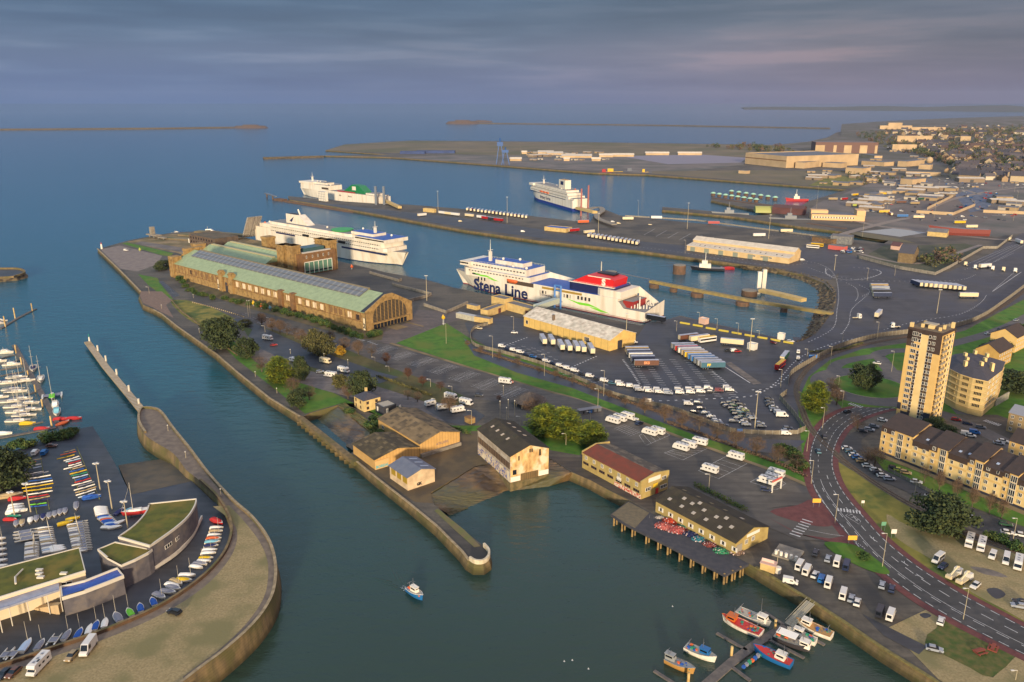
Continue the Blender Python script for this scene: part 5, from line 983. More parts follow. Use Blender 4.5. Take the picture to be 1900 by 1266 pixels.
cs=[(1186,788,'car','navy',40,'dark blue car right of the group of four campers'),(594,692,'estate','silver',20,'silver blue car at the left of the camper trio'),(508,642,'car','red',20,'small red car on the lane in front of a camper'),(945,711,'car','orange',0,'orange car touching the lone camper'),(888,736,'car','dark',-5,'dark car at the lower edge of the wide car park'),(1421,912,'estate','navy',-20,'dark blue car in front of the white gantry'),(1513,1029,'estate','dark',60,'dark car furthest back in the quay car park'),(1536,1040,'estate','silver',60,'grey car second in the rear line of the quay car park'),(1553,1047,'bigvan','white',60,'white van third in the rear line of the quay car park'),(1570,1054,'minibus','navy',60,'dark van at the end of the rear line of the quay car park'),(1484,1054,'bigvan','white',55,'first white van of the front line on the quay'),(1497,1063,'bigvan','white',55,'second white van of the front line on the quay'),(1512,1070,'car','white',55,'white car in the front line on the quay'),(1524,1078,'van','blue',60,'bright blue pickup in the front line on the quay'),(1537,1086,'bigvan','white',60,'last white van of the front line on the quay'),(1564,1107,'bigvan','white',60,'white van left of two cars on the quay'),(1579,1114,'car','silver',60,'small silver car between white van and white car'),(1590,1121,'car','white',60,'white car right of the small silver car'),(1636,1089,'estate','silver',60,'silver car left of the blue one beside the red paving'),(1654,1096,'estate','navy',60,'blue car beside the red paving'),(1632,1140,'minibus','dark',55,'dark van left of the big white van by the quay edge'),(1652,1146,'bigvan','white',55,'big white van beside the dark van by the quay edge'),(1745,1156,'estate','white',55,'white estate car with dark roof at the corner of the weedy patch'),(1733,1208,'car','silver',-22,'silver car below the weedy patch'),(1466,1083,'van','white',-22,'white van with open rear doors near the quay kiosk'),(1740,1042,'minibus','white',220,'white windowed van at the left of the gravel car park'),(1749,1054,'car','navy',220,'navy car next to the windowed van on the gravel'),(1809,1090,'car','white',220,'white car right of the two crane lorries'),(1841,1035,'van','white',230,'small white van between campers and big vans on gravel'),(1866,1043,'bigvan','white',235,'big white van left of the camper at the right edge'),(1890,1128,'estate','silver',160,'silver car at the right edge of the gravel'),(1893,1121,'car','black',160,'black car behind the silver one at the right edge'),(324,1139,'estate','black',160,'black car alone on the gravel promenade'),(134,1221,'car','tan',265,'brown car between campers on the promenade'),(148,1131,'estate','silver',25,'white estate car below the balcony of the sailing club'),(66,843,'van','white',100,'white van at the top of the boat yard'),(83,843,'van','blue',100,'blue van at the top of the boat yard'),(96,830,'car','brown',10,'brown car at the top of the boat yard'),(26,1252,'car','brown',260,'brown car at the bottom left corner'),(8,1255,'car','dark',260,'dark car at the bottom left corner'),(1572,766,'car','dark',30,'dark car entering the bend from the roundabout'),(1529,813,'car','dark',80,'dark car on the rail crossing of the bend'),(1518,840,'car','teal',80,'teal car on the bend below the rail crossing'),(1627,676,'car','white',150,'white car on the roundabout road'),(1833,621,'car','white',20,'white car on the road above the rounded block'),(1856,613,'car','dark',20,'dark car on the road above the rounded block'),(1885,596,'car','silver',30,'silver car on the road near the right edge')]
for x,y,k,c,h,lab in cs:veh(k,(x,y)if x>340 or y<1100 or x==148 else G(x,y,PZ+.05),R(h),lab,None,c)
for x,y,lab in((73,1242,'white motorhome at the bottom left corner of the promenade'),):veh('camper',G(x,y,PZ+.05),R(265),lab,None,'white')
veh('bigvan',G(165,1207,PZ+.05),R(272),'white high-roof campervan on the promenade',None,'white',1.12)
q=[(480,492,'car','white'),(507,518,'estate','teal'),(535,546,'car','white'),(562,566,'car','blue'),(595,592,'car','tan'),(645,632,'car','white'),(710,667,'estate','white'),(732,690,'car','dark'),(765,712,'car','white'),(820,737,'estate','silver')]
row([(a/4.318+1460,b_/4.318+720.5,k,c)for a,b_,k,c in q],'car row beside the railway from the bend','cars parked beside the railway',-8)
q=[(855,650,'car','black','first in the row of three under the terrace'),(900,667,'car','lime','middle of the row of three under the terrace'),(950,687,'estate','tan','last in the row of three under the terrace'),(1035,762,'car','white','alone on the estate road beneath a lamp'),(1145,890,'estate','white','beside the big dark conifer'),(1480,1052,'car','silver','just right of the big dark conifer'),(1750,1102,'estate','green','long dark one on the estate road at right'),(1765,1170,'car','white','near the railway at the right edge'),(1880,1190,'car','white','second one near the railway at the right edge'),(695,315,'car','grey','rear one west of the terrace end'),(660,342,'estate','silver','long one west of the terrace end'),(600,352,'car','dark','on the estate access west of the terrace'),(765,266,'car','white','by the foot of the tower'),(1355,262,'estate','red','leftmost behind the terrace'),(1445,292,'estate','navy','second behind the terrace'),(1550,322,'estate','grey','third behind the terrace'),(1435,378,'van','white','beside the blue one behind the terrace'),(1470,390,'car','white','nearest the roof edge behind the terrace'),(1503,366,'van','blue','in the yard behind the terrace'),(1697,452,'car','silver','left one of the pair near the ochre block'),(1732,436,'car','white','right one of the pair near the ochre block')]
for a,b_,k,c,pl in q:veh(k,(a/4.318+1460,b_/4.318+720.5),R(-25),'%s %s, %s'%(c,NM[k],pl),'cars parked on the housing estate',c)
for i,(x,y,pl)in enumerate(((1769,1072,'left'),(1788,1081,'right'))):
 t=thing('crane_lorry','%s one of two white lorries with folded cranes on the gravel'%pl,'lorry',G(x,y)+Vector((0,0,.15)),R(35));b=MB();b.box(-3.5,1.6,-.9,.9,.8,1.1);b.build('chassis',cm('cream'),t)
 b=MB();ext(b,[(1.6,.5),(3.4,.5),(3.5,1.2),(3.2,2.4),(1.7,2.4)],1.1,1.0);b.build('cab',cm('white'),t);b=MB();b.box(3.2,3.45,-.9,.9,1.4,2.0);b.build('windows',CG,t)
 b=MB();b.tube((-2.6,0,1.4),(1.4,0,3.2),.28);b.tube((1.4,0,3.2),(2.6,0,2.7),.3);b.box(-3.8,-2.6,-.8,.8,1.1,1.9);b.build('crane_arm',cm('cream'),t);wheels(t,(2.4,-1.8),.95,.42)
def leafmat(name,c1,c2,c3):
 return mat(name,c1,c2,.9,.9,lo=.38,hi=.62,c3=c3,sc3=.35)
LF={'conifer':leafmat('yellow_green_needles',(110,122,14),(60,76,14),(140,140,24)),'dark':leafmat('dark_needles',(34,50,24),(56,66,28),(70,76,36)),'bare':mat('bare_twigs',(112,88,64),(78,62,50),1,.95),'rust':mat('rust_twigs',(100,66,44),(74,50,40),1,.95),'olive':leafmat('olive_leaves',(84,82,40),(60,60,30),(104,96,50)),'gold':leafmat('gold_leaves',(160,120,20),(120,90,20),(176,140,30)),'shrub':leafmat('shrub_leaves',(40,66,26),(60,84,30),(84,92,36))}
BARK=mat('bark',(92,80,62),(66,56,44),2,.95)
def mk_tree(kind,r,h,seed,n):
 q=random.Random(seed);t=thing('tree','x','tree');b=MB()
 hb=h*(.12 if kind in('conifer','dark','shrub')else.3)
 if kind!='shrub':
  b.tube((0,0,-.3),(0,0,h*.75),r*.07+.1,.08,7)
  for i in range(10 if kind in('bare','rust')else 6):
   a=q.uniform(0,6.28);z=q.uniform(hb,h*.6);rr=r*q.uniform(.5,.85);b.tube((0,0,z),(rr*math.cos(a),rr*math.sin(a),z+h*q.uniform(.1,.3)),.1,.03,4)
  b.build('trunk',BARK,t)
 b=MB()
 cl=[]
 if kind=='conifer':
  for i in range(int(34)):
   z=hb+(h-hb)*(i+.5)/34;f=(z-hb)/(h-hb);rr=r*(math.sin(math.pi*min(1,.30+.70*f))**.7)*q.uniform(.72,1.08)
   for k in range(5):a=q.uniform(0,6.28);d=rr*q.uniform(.35,1);cl.append((d*math.cos(a),d*math.sin(a),z-.06*d,r*.34,.22))
 elif kind=='shrub':
  for i in range(16):a=q.uniform(0,6.28);d=r*q.uniform(0,.75);cl.append((d*math.cos(a),d*math.sin(a),h*q.uniform(.25,.75),r*.45,.7))
 elif kind in('bare','rust'):
  for i in range(40):a=q.uniform(0,6.28);u=q.uniform(-1,1);d=r*math.sqrt(1-u*u)*q.uniform(.3,.85);cl.append((d*math.cos(a),d*math.sin(a),h*.62+u*h*.32,r*.34,.8))
 else:
  for i in range(52):a=q.uniform(0,6.28);u=q.uniform(-1,1);d=r*math.sqrt(1-u*u)*q.uniform(.35,.95);cl.append((d*math.cos(a),d*math.sin(a),h*.55+u*h*.42,r*.30,.75))
 m=n//len(cl);s0={'bare':.16,'rust':.16}.get(kind,.34)
 for cx,cy,cz,cr,fl_ in cl:
  for j in range(m):
   v=Vector((q.gauss(0,1),q.gauss(0,1),q.gauss(0,1)));v=v.normalized()*cr*q.uniform(.4,1.05);p=Vector((cx+v.x,cy+v.y,cz+v.z*fl_))
   if p.z<.15:continue
   s=s0*q.uniform(.6,1.4)*(.6+r*.09)
   if kind in('bare','rust'):
    d=(Vector((v.x,v.y,abs(v.z)+.4*cr)).normalized())*s*4.5;e=d.orthogonal().normalized()*s*.22;b.face([p-e,p+e,p+d])
   else:
    if kind=='conifer':d=Vector((v.x,v.y,q.uniform(-.2,.25)*cr)).normalized()*s*1.7;e=Vector((-d.y,d.x,q.uniform(-.3,.3)*s)).normalized()*s*.6
    else:d=Vector((q.gauss(0,1),q.gauss(0,1),q.gauss(0,.6))).normalized()*s;e=d.cross(Vector((q.gauss(0,1),q.gauss(0,1),q.gauss(0,1)))).normalized()*s*.7
    b.face([p-d,p+e,p+d,p-e])
 b.build('crown',LF[kind],t);return proto(t)
TP={}
def tree(kind,px,py,r,h,lab,cat='tree',group=None,v=0,name=None):
 k=(kind,v)
 n={'conifer':9000,'dark':7000,'bare':2600,'rust':2600,'olive':3500,'gold':2000,'shrub':1500}[kind]
 loc=G(px,py)if not isinstance(px,Vector)else px
 if k not in TP:
  TP[k]=(mk_tree(kind,r,h,11*v+len(kind),n),r,h);o=TP[k][0];o.location=loc;FIRST=True
 else:
  p,r0,h0=TP[k];o=copy(p,loc,rnd.uniform(0,6.28),None,None,(r/r0,r/r0,h/h0))
 kids=KIDS.get(o.name);tag(o,lab,cat,group);o.name=name or('shrub' if kind=='shrub' else 'tree' if kind not in('conifer','dark')else 'conifer_tree')
 if kids:KIDS[o.name]=kids
 return o
for a in(('conifer',518,711,7.6,14,'large yellow-green layered conifer beside the river promenade'),('conifer',1012,806,8.4,13.5,'left and largest of three yellow-green conifers behind the old warehouses','tree',None,1),('conifer',1046,812,8.2,13.5,'middle one of three yellow-green conifers behind the old warehouses'),('conifer',1096,826,7,10.5,'right and lowest of three yellow-green conifers behind the old warehouses','tree',None,1),('conifer',1513,765,6.6,15,'tall yellow-green conifer inside the railway curve'),('dark',1742,990,10.5,13,'big dark green conifer between railway and estate road'),('dark',1603,722,7.4,13,'dark tree on the roundabout island','tree',None,1),('dark',414,646,12.5,17,'large dark pine clump on the river promenade'),('dark',395,622,7,10,'dark pine left of the large clump','tree',None,1),('dark',458,665,6.6,12,'dark pine between the clump and the conifer','tree',None,1),('dark',558,706,5,12,'narrow dark tree right of the yellow-green conifer'),('dark',672,736,7.5,12,'dark spreading tree behind the cream cottage'),('dark',305,500,8,8,'dark round bush left of the hall tower','tree',None,1),('dark',298,502,5,6,'smaller dark bush left of the hall tower'),('dark',554,756,5,9,'dark tree at the corner of the drained dock','tree',None,1),('dark',1850,660,9,8,'dark round tree above the rounded block'),('dark',1835,675,7,8,'second dark tree above the rounded block','tree',None,1),('dark',1888,725,12,9,'dark trees right of the rounded block'),('dark',1893,622,7,7,'dark tree near the road at right','tree',None,1),('dark',1736,800,5,6,'dark bushes at the foot of the tower'),('dark',1760,812,4.5,5,'second dark bush at the foot of the tower','tree',None,1),('dark',5,905,11,14,'large dark green tree at the left edge of the boat yard'),('dark',22,880,7,9,'smaller dark green tree at the left of the boat yard','tree',None,1),('olive',596,660,9,12,'olive tree behind the camper trio'),('olive',585,655,7,13,'taller olive tree behind the camper trio'),('gold',632,660,3.2,5.5,'golden leaved small tree behind the campers'),('olive',455,605,5,4,'low olive bushes on the small traffic island')):tree(*a)
bt=[(505,614),(520,618),(533,622),(548,630),(560,636),(612,640),(640,652),(665,658),(690,662),(486,605)]
for i,(x,y)in enumerate(bt):tree('bare',x,y,4.2,8,'bare brown tree, %s in the line south of the hall car park'%ordn(i),'tree','bare trees south of the hall car park',i%2)
for i,(x,y,k,r,h)in enumerate(((717,676,'rust',2.6,6.5),(757,704,'rust',2.6,6),(784,716,'rust',2.6,5),(817,726,'rust',2.6,5),(486,690,'bare',4.5,8),(545,735,'bare',4.5,9),(574,742,'bare',4,7),(757,742,'bare',2.6,5),(775,746,'bare',2.6,5),(835,763,'bare',5,7),(989,770,'bare',5.5,7.5),(926,745,'rust',1.5,3),(646,740,'bare',4,7),(630,720,'olive',4,7))):
 tree(k,x,y,r,h,['round rust-brown tree, left of the row on the verge','rust-brown pair of trees on the verge','third rust-brown tree on the verge','fourth rust-brown tree near the camper pair','bare tree by the river promenade','bare tree below the yellow-green conifer','pale bare tree beside the dark narrow tree','left one of two small bare trees on the gravel lane','right one of two small bare trees on the gravel lane','bare tree in front of the caravans','large bare tree right of the thatched hut','tiny rusty shrub by the flag poles','bare tree left of the cottage','olive bush tree left of the cottage'][i],v=i%2)
ft=[(1000,690),(1030,700),(1062,712),(1098,724),(1130,738),(1160,752),(1196,766),(1233,782),(1265,792),(1297,800),(1330,814),(1365,828),(1403,842),(1443,858),(1478,872),(960,676),(925,664),(892,655),(868,642)]
for i,(x,y)in enumerate(ft):tree('bare',x,y,4.2 if x>1190 else 2.4,7.0 if x>1190 else 3.4,'bare tree, %s along the ditch behind the van row fence'%ordn(i),'tree','bare trees along the ditch',i%2)
for i,(x,y)in enumerate(((1540,745),(1552,752),(1545,730),(1590,800),(1608,862),(1622,868))):tree('bare',x,y,4.5,8,'bare brown tree near the %s, %s one'%('roundabout' if i<3 else 'terrace end',ordn(i%3)),'tree',None,i%2)
for i,(x,y)in enumerate(((1714,897),(1742,910),(1772,925),(1803,942),(1835,953),(1858,963))):tree('bare',x,y,2.4,7.5,'slim pollarded tree in front of the terrace, %s from the left'%ordn(i),'tree','pollarded trees before the terrace',1)
sh=[(344,533),(352,540),(360,545),(371,548),(380,550),(395,556),(418,556),(432,560),(445,563),(462,566),(478,570),(492,573),(512,578),(528,582),(541,586),(556,589),(572,593),(586,598),(600,603),(612,607),(622,612),(633,616),(645,620),(658,625),(668,628),(690,625),(700,622),(340,526),(334,520)]
for i,(x,y)in enumerate(sh):tree('shrub',x,y,2.6+rnd.random()*1.4,2.4+rnd.random()*1.6,'green shrub, %s from the left in the bed along the hall'%ordn(i),'shrub','shrubs along the hall',i%2)
for i,(x,y,r,h)in enumerate(((690,795,4,3),(704,812,4,3.5),(697,780,3,2.5),(650,765,3,2),(1000,808,3,3),(1602,1037,2.2,2.4),(1795,1050,0,0),(1455,838,4,3),(1470,848,4,3),(1486,866,4,3),(1860,1008,3,2.6),(1885,1020,3,2.6),(1840,1000,2.5,2.2),(120,812,5,3.4),(92,816,5,3.4),(30,830,4,3),(50,828,4,2.6),(132,806,3.5,3))):
 if r:tree('shrub',x,y,r,h,'green shrub %s'%['beside the long shed wall','between the two ochre sheds','below the cream cottage','on the bank of the drained dock','behind the white warehouse','on the green roadside island','','at the end of the ditch','near the ditch end and road','beside the bend lamp','on the railway side at right','second on the railway side at right','right of the big dark conifer','left of the quay corner in the boat yard','by the pontoon gangway','first by the marina shore at left','second by the marina shore at left','at the yard quay near the corner'][i],'shrub',v=i%2)
def hedge(pts,w_,h,lab,m='shrub'):
 P=PX(smoothpx(pts,4));q=random.Random(len(pts));b=MB()
 for p,d in along(P,.35):
  for _ in range(9):
   c=Vector((p.x+q.uniform(-w_,w_)/2,p.y+q.uniform(-w_,w_)/2,q.uniform(.1,h)));a=Vector((q.gauss(0,1),q.gauss(0,1),q.gauss(0,1))).normalized()*.32;e=a.orthogonal().normalized()*.25;b.face([c-a,c+e,c+a,c-e])
 tag(b.build('hedge',LF[m]),lab,'hedge')
hedge([(1290,902),(1330,922),(1382,948)],2.4,1.5,'green hedge behind the fishermen store');hedge([(740,760),(790,785),(850,800),(872,806)],1.8,1.6,'dark hedge above the long shed');hedge([(880,650),(960,674),(1060,706),(1130,734),(1230,768)],2.2,.8,'brown bare hedge along the van row fence','bare');hedge([(800,735),(720,706),(700,700)],1.6,1.2,'low hedge on the verge of the car park','olive');hedge([(1502,655),(1560,650),(1600,638)],1.5,1.3,'low scrub along the railway fence','olive');hedge([(1240,785),(1330,818),(1440,860),(1494,885)],1.8,1.2,'brown scrub along the ditch bank','bare')
t=thing('round_hut','round grey thatched hut on timber posts beside the lawn','hut',G(983,750));b=MB();b.cyl(0,0,2.2,5.2,8.2,3.4,18,cap=False);b.cyl(0,0,5.2,6.2,3.4,.6,18);b.build('roof',mat('thatch',(92,80,70),(72,64,58),.8,.95),t)
for i in range(12):b=MB();b.cyl(7.4*math.cos(i*.5236),7.4*math.sin(i*.5236),0,2.6,.35,n=6);b.build('post',mat('pale_timber',(160,138,108),rough=.9),t)
MB().cyl(0,0,0,2.3,5.2,n=14).build('wall',BRKD,t)
t=thing('recycling_shelter','grey recycling shelter with a blue container beside the camper park','shelter',G(1076,768),R(22));b=MB();b.box(-1,11,-1.5,1.5,1.9,2.1);b.build('roof',mat('zinc_roof2',(120,116,118),rough=.6),t)
for i in range(5):MB().box(i*2.4-.5,i*2.4+1.2,-1,1,0,1.6).build('bin',SB if i==2 else STEEL,t)
flat('substation','small brick substation hut by the hedge',(862,783),(872,788),(877,783),2.6,BRK,BRKD,W=3,par=.1)
for x,y,c,lab,z in((823,603,'yellow','yellow spherical capsule on a pole at the lawn corner',4),(471,568,'yellow','yellow diving capsule displayed beside the hall',1.2),(486,573,'orange','orange submersible displayed beside the hall',1),(502,577,'teal','blue tank displayed beside the hall',1.2),(260,467,'lime','lime-coloured buoy on the tip apron',1),(653,500,'orange','red buoy shaped tank on the ferry apron',1.4)):
 t=thing('display_capsule',lab,'capsule',G(x,y));b=MB();b.sph(0,0,z+1,1.3,8);b.cyl(-.2,0,z+2,z+2.9,.5,.4,6);b.build('hull',cm(c),t);MB().box(-.5,.5,-.5,.5,0,z+.2).build('stand',STEEL,t)
for x,y,lab in((234,466,'white van parked on the tip apron'),):veh('van',(x,y),R(-20),lab,None,'white')
t=thing('harbour_light','small white light tower at the tip of the hall quay','beacon',G(189,462));b=MB();b.cyl(0,0,0,5,1,.7,10);b.build('tower',WFR,t);b=MB();b.cyl(0,0,5,6.4,.6,.4,8);b.build('lantern',cm('red'),t)
t=None
for x,y,r,c,lab in((1232,978,2.4,(210,110,96),'heap of pink and red fishing nets'),(1246,968,2.2,(220,76,40),'bright orange net heap'),(1256,984,2.6,(196,90,80),'widespread red net heap'),(1268,978,1.8,(60,130,96),'green net heap'),(1281,993,1.7,(34,44,90),'dark blue net heap'),(1296,1002,1.6,(50,140,150),'turquoise net heap'),(1316,1012,1.6,(150,70,60),'brownish red net heap'),(1338,1024,1.9,(60,150,100),'pale green net heap'),(1366,1026,1.8,(150,120,96),'grey brown net heap'),(1224,962,1.0,(214,200,180),'white bag heap')):
 q=random.Random(int(x));b=MB();m_=mat('net_%d_%d'%(x,y),c,tuple(int(v*.55)for v in c),3,.95);m2=mat('net_white',(206,180,170),rough=.9)
 for i in range(int(90*r)):
  a=q.uniform(0,6.28);d=r*1.5*q.random()**.7;z=max(.12,(1-d/(r*1.6))*r*.45*q.random());p=Vector((d*math.cos(a),d*math.sin(a)*.8,z));v=Vector((q.gauss(0,1),q.gauss(0,1),q.gauss(0,.5))).normalized()*.3;e=v.orthogonal().normalized()*.22;b.face([p-v,p+e,p+v,p-e],1 if q.random()<.18 else 0)
 b.cyl(0,0,0,r*.28,r*1.1,r*.4,9);o=b.build('net_heap',[m_,m2]);o.location=G(x,y)+Vector((0,0,.25));tag(o,lab+' on the timber deck beside the yellow store' if x<1350 else lab+' at the gable of the yellow store','fishing nets')
t=thing('quay_kiosk','small cream quay hut with pink roof board beside a pole','kiosk',G(1425,1058),R(-30));MB().box(-2.2,2.2,-1.4,1.4,0,2.6).build('wall',CB,t);MB().box(-2.4,2.4,-1.6,1.6,2.6,2.8).build('roof',mat('pinkish',(196,160,140),rough=.7),t);MB().box(-2.1,1.6,-.1,.1,2.8,3.8).build('sign_board',mat('sign_pink',(210,176,160),rough=.7),t);b=MB();b.cyl(3,0,0,2,.9,n=8);b.build('tank',WFR,t)
t=thing('fuel_slab','square concrete slab with small tanks behind the quay hut','slab',G(1462,1028),R(-35));MB().box(-4,4,-4,4,0,.5).build('base',CONC,t)
for i in range(5):b=MB();b.cyl(-3+i*1.6,-3,.5,1.8,.5,n=7);b.build('tank',WFR,t)
lampat(1441,1055,1022,'white utility pole beside the cream quay hut','ball')
RW=mat('red_timber',(128,62,46),rough=.8)
for x,y,h,lab in((1818,1212,20,'red timber picnic bench nearest on the weedy patch'),(1842,1205,50,'second red timber picnic bench on the weedy patch')):
 t=thing('picnic_bench',lab,'bench',G(x,y)+Vector((0,0,.1)),R(h));MB().box(-1.6,1.6,-.45,.45,.8,.9).build('tabletop',RW,t)
 for s in(-1,1):MB().box(-1.6,1.6,s*1.0-.2,s*1.0+.2,.45,.53).build('seat',RW,t)
 for x_ in(-1.2,1.2):MB().box(x_-.1,x_+.1,-1.1,1.1,0,.45).build('leg',RW,t)
def hull(b,L,B,H,mi=0,deck=1,n=10,stern=.8,z=0,sheer=.25,bulge=.9,flat=False,dz=-.12):
 st=[];
 for i in range(n+1):
  u=i/n;x=-L/2+L*u;w_=B/2*(stern+(1-stern)*min(1,u*3.2))*(1 if u<.45 else max(.02,(1-((u-.45)/.55)**2.2)));h=H*(1+sheer*max(0,u-.3)**1.5)
  kx=x-(L*.06*(u**3))
  st.append([(x,w_,z+h),(kx,w_*bulge,z+h*.35),(kx-.0,w_*.55,z-.3),(kx,-w_*.55,z-.3),(kx,-w_*bulge,z+h*.35),(x,-w_,z+h)])
 b.loft(st,mi,closed=True)
 if not flat:
  t=[[(r_[0][0]*.985,r_[0][1]*.9,r_[0][2]+.02+0),(r_[5][0]*.985,r_[5][1]*.9,r_[5][2]+.02)]for r_ in st]
  for i in range(n):b.face([t[i][1],t[i+1][1],t[i+1][0],t[i][0]],deck)
 return st
GEL=mat('gelcoat',(232,222,204),(208,198,180),.8,.4,coord='obj');DECKM=mat('boat_deck',(176,168,150),(156,146,128),1,.7,coord='obj');ALU=mat('mast_alloy',(190,180,160),rough=.4)
COV={c:mat('cover_'+c,v,rough=.85)for c,v in{'grey':(128,128,136),'blue':(34,84,160),'navy':(30,36,84),'white':(238,230,214),'lime':(110,190,50),'yellow':(214,176,30),'red':(180,40,40),'green':(40,130,100),'turq':(120,180,190),'orange':(214,100,50),'tan':(176,152,110),'pale':(180,196,210)}.items()}
def mk_yacht(L=10.5,mast=12.5):
 t=thing('sailing_yacht','x','yacht');b=MB();hull(b,L,L*.31,1.1,0,1);b.build('hull',[GEL,DECKM],t)
 b=MB();b.loft([[(x,s*w_,1.1+z)for s,z in((1,0),(.8,.45),(-.8,.45),(-1,0))]for x,w_ in((-L*.15,1.05),(L*.05,1.05),(L*.25,.6))]);b.build('cabin',GEL,t)
 b=MB();b.box(-L*.12,L*.12,-1.02,1.02,1.28,1.42);b.build('windows',CG,t)
 b=MB();b.cyl(L*.1,0,1.3,mast,.11,.07,6);b.box(L*.1-.04,L*.1+.04,-.9,.9,mast*.55,mast*.55+.07);b.box(L*.1-.04,L*.1+.04,-.6,.6,mast*.78,mast*.78+.07);b.build('mast',ALU,t)
 b=MB();b.tube((L*.08,0,2.3),(-L*.32,0,2.2),.17);b.build('boom_cover',COV['navy'],t)
 b=MB();b.tube((L*.48,0,1.3),(L*.1,0,mast*.95),.025,n=4);b.tube((-L*.48,0,1.2),(L*.1,0,mast*.98),.02,n=4);b.build('rigging',STEEL,t);return proto(t)
def mk_cruiser():
 t=thing('motor_cruiser','x','motor boat');b=MB();hull(b,9,3,1.2,0,1);b.build('hull',[GEL,DECKM],t)
 b=MB();b.loft([[(x,s*w_,1.2+z)for s,z in((1,0),(.85,h),(-.85,h),(-1,0))]for x,w_,h in((-1.8,1.2,1.2),(.8,1.15,1.3),(1.9,1.0,.5),(3.2,.5,.1))]);b.build('cabin',GEL,t)
 b=MB();b.box(-1.6,.9,-1.17,1.17,1.7,2.1);b.build('windows',CG,t);b=MB();b.cyl(-.8,0,2.4,4,.05,n=5);b.box(-.9,-.7,-1,1,2.9,3);b.build('radar_arch',ALU,t);return proto(t)
def mk_dinghy(mast=0):
 t=thing('sailing_dinghy' if mast else 'covered_dinghy','x','dinghy');b=MB();hull(b,4.6,1.8,.55,0,1,n=7);b.build('hull',[GEL,GEL],t)
 b=MB();S_=[]
 for i in range(6):
  u=i/5;x=-2.2+4.3*u;w_=.82*(1 if u<.45 else max(.05,1-((u-.45)/.55)**2.2));h=.6+.35*math.sin(math.pi*min(1,u+.15));S_.append([(x,w_,.6),(x,w_*.4,h),(x,-w_*.4,h),(x,-w_,.6)])
 b.loft(S_);b.build('cover',COV['grey'],t)
 if mast:b=MB();b.cyl(.9,0,.6,5.6,.05,.03,5);b.build('mast',ALU,t)
 return proto(t)
def mk_kayak():
 t=MB();st=[]
 for i in range(9):
  u=i/8*2-1;w_=.33*(1-u*u)**.8+.02;st.append([(u*2.7,w_,.55),(u*2.7,w_*.6,.35),(u*2.7,-w_*.6,.35),(u*2.7,-w_,.55),(u*2.7,0,.66+.05*abs(u))])
 t.loft(st,0);t.box(-.4,.4,-.16,.16,.62,.7,1);o=t.build('kayak',[GEL,BLK]);return o
def mk_cat():
 t=thing('beach_catamaran','x','catamaran');
 for s in(-1,1):
  b=MB();st=[]
  for i in range(7):u=i/6;x=-2.4+4.9*u;w_=.2*(1 if u<.5 else max(.1,1-((u-.5)*2)**2));st.append([(x,s*.95+w_,.62),(x,s*.95,.22),(x,s*.95-w_,.62)])
  b.loft(st);b.build('hull',GEL,t)
 b=MB();b.box(-1.4,.8,-.95,.95,.6,.68);b.build('trampoline',COV['grey'],t);b=MB();b.box(.6,.75,-1,1,.66,.8);b.box(-1.5,-1.35,-1,1,.66,.8);b.build('crossbeam',ALU,t);return proto(t)
BP={'yacht':mk_yacht(),'cruiser':mk_cruiser(),'dinghy':mk_dinghy(),'sdinghy':mk_dinghy(1),'kayak':mk_kayak(),'cat':mk_cat()}
BU=set()
def boat(kind,x,y,hdg,lab,group=None,col=None,part=None,z=.1,sc=None,m=None):
 p=BP[kind];loc=G(x,y,z)if not isinstance(x,Vector)else x
 if kind in BU:o=copy(p,loc,hdg,lab,group,sc)
 else:
  BU.add(kind);o=p;o.location=loc;o.rotation_euler=(0,0,hdg);tag(o,lab,o.get('category','boat'),group)
  if sc:o.scale=(sc,)*3 if isinstance(sc,(int,float))else sc
 if col:paint(o,part,m or COV[col])
 return o
K=7.9125
def seg(a,b_,z=0):A=G(*a,z);B=G(*b_,z);d=(B-A).xy;return(A+B)/2,math.atan2(d.y,d.x),d.length
kay=[((370,790),(620,760),'tan',0),((340,840),(540,800),'orange',0),((330,880),(610,835),'white',0),((290,940),(620,870),'pale',0),((300,1000),(650,945),'white',0),((340,1035),(720,945),'grey',0),((380,1060),(750,1000),'white',0),((390,1095),(770,1045),'blue',0),((370,1145),(780,1080),'white',0),((330,1195),(790,1120),'yellow',0),((350,1240),(770,1185),'yellow',0),((400,1290),(780,1230),'white',0),((410,1330),(720,1285),'red',0),((420,1372),(740,1310),'tan',0),((430,1400),(750,1345),'navy',0),((430,1440),(690,1410),'lime',0),((440,1470),(700,1440),'blue',0),((940,665),(1110,620),'tan',1),((890,705),(1120,650),'orange',1),((840,765),(1100,700),'yellow',1),((940,790),(1170,720),'white',1),((970,805),(1190,752),'pale',1),((1010,832),(1190,782),'red',1),((1010,865),(1200,810),'white',1),((940,915),(1210,840),'white',1),((1070,910),(1250,860),'tan',1),((1020,955),(1240,900),'blue',1),((1030,987),(1280,920),'yellow',1),((1050,1012),(1290,955),'green',1),((1070,1045),(1300,988),'pale',1),((1110,1078),(1290,1022),'blue',1),((1100,1112),(1340,1045),'red',1),((1060,1155),(1350,1078),'white',1),((1150,1167),(1390,1095),'grey',1),((1090,1225),(1400,1135),'white',1),((1110,1262),(1420,1172),'tan',1),((1120,1300),(1410,1205),'white',1),((1150,1335),(1400,1255),'pale',1),((1230,1370),(1450,1290),'blue',1)]
cnt=[0,0]
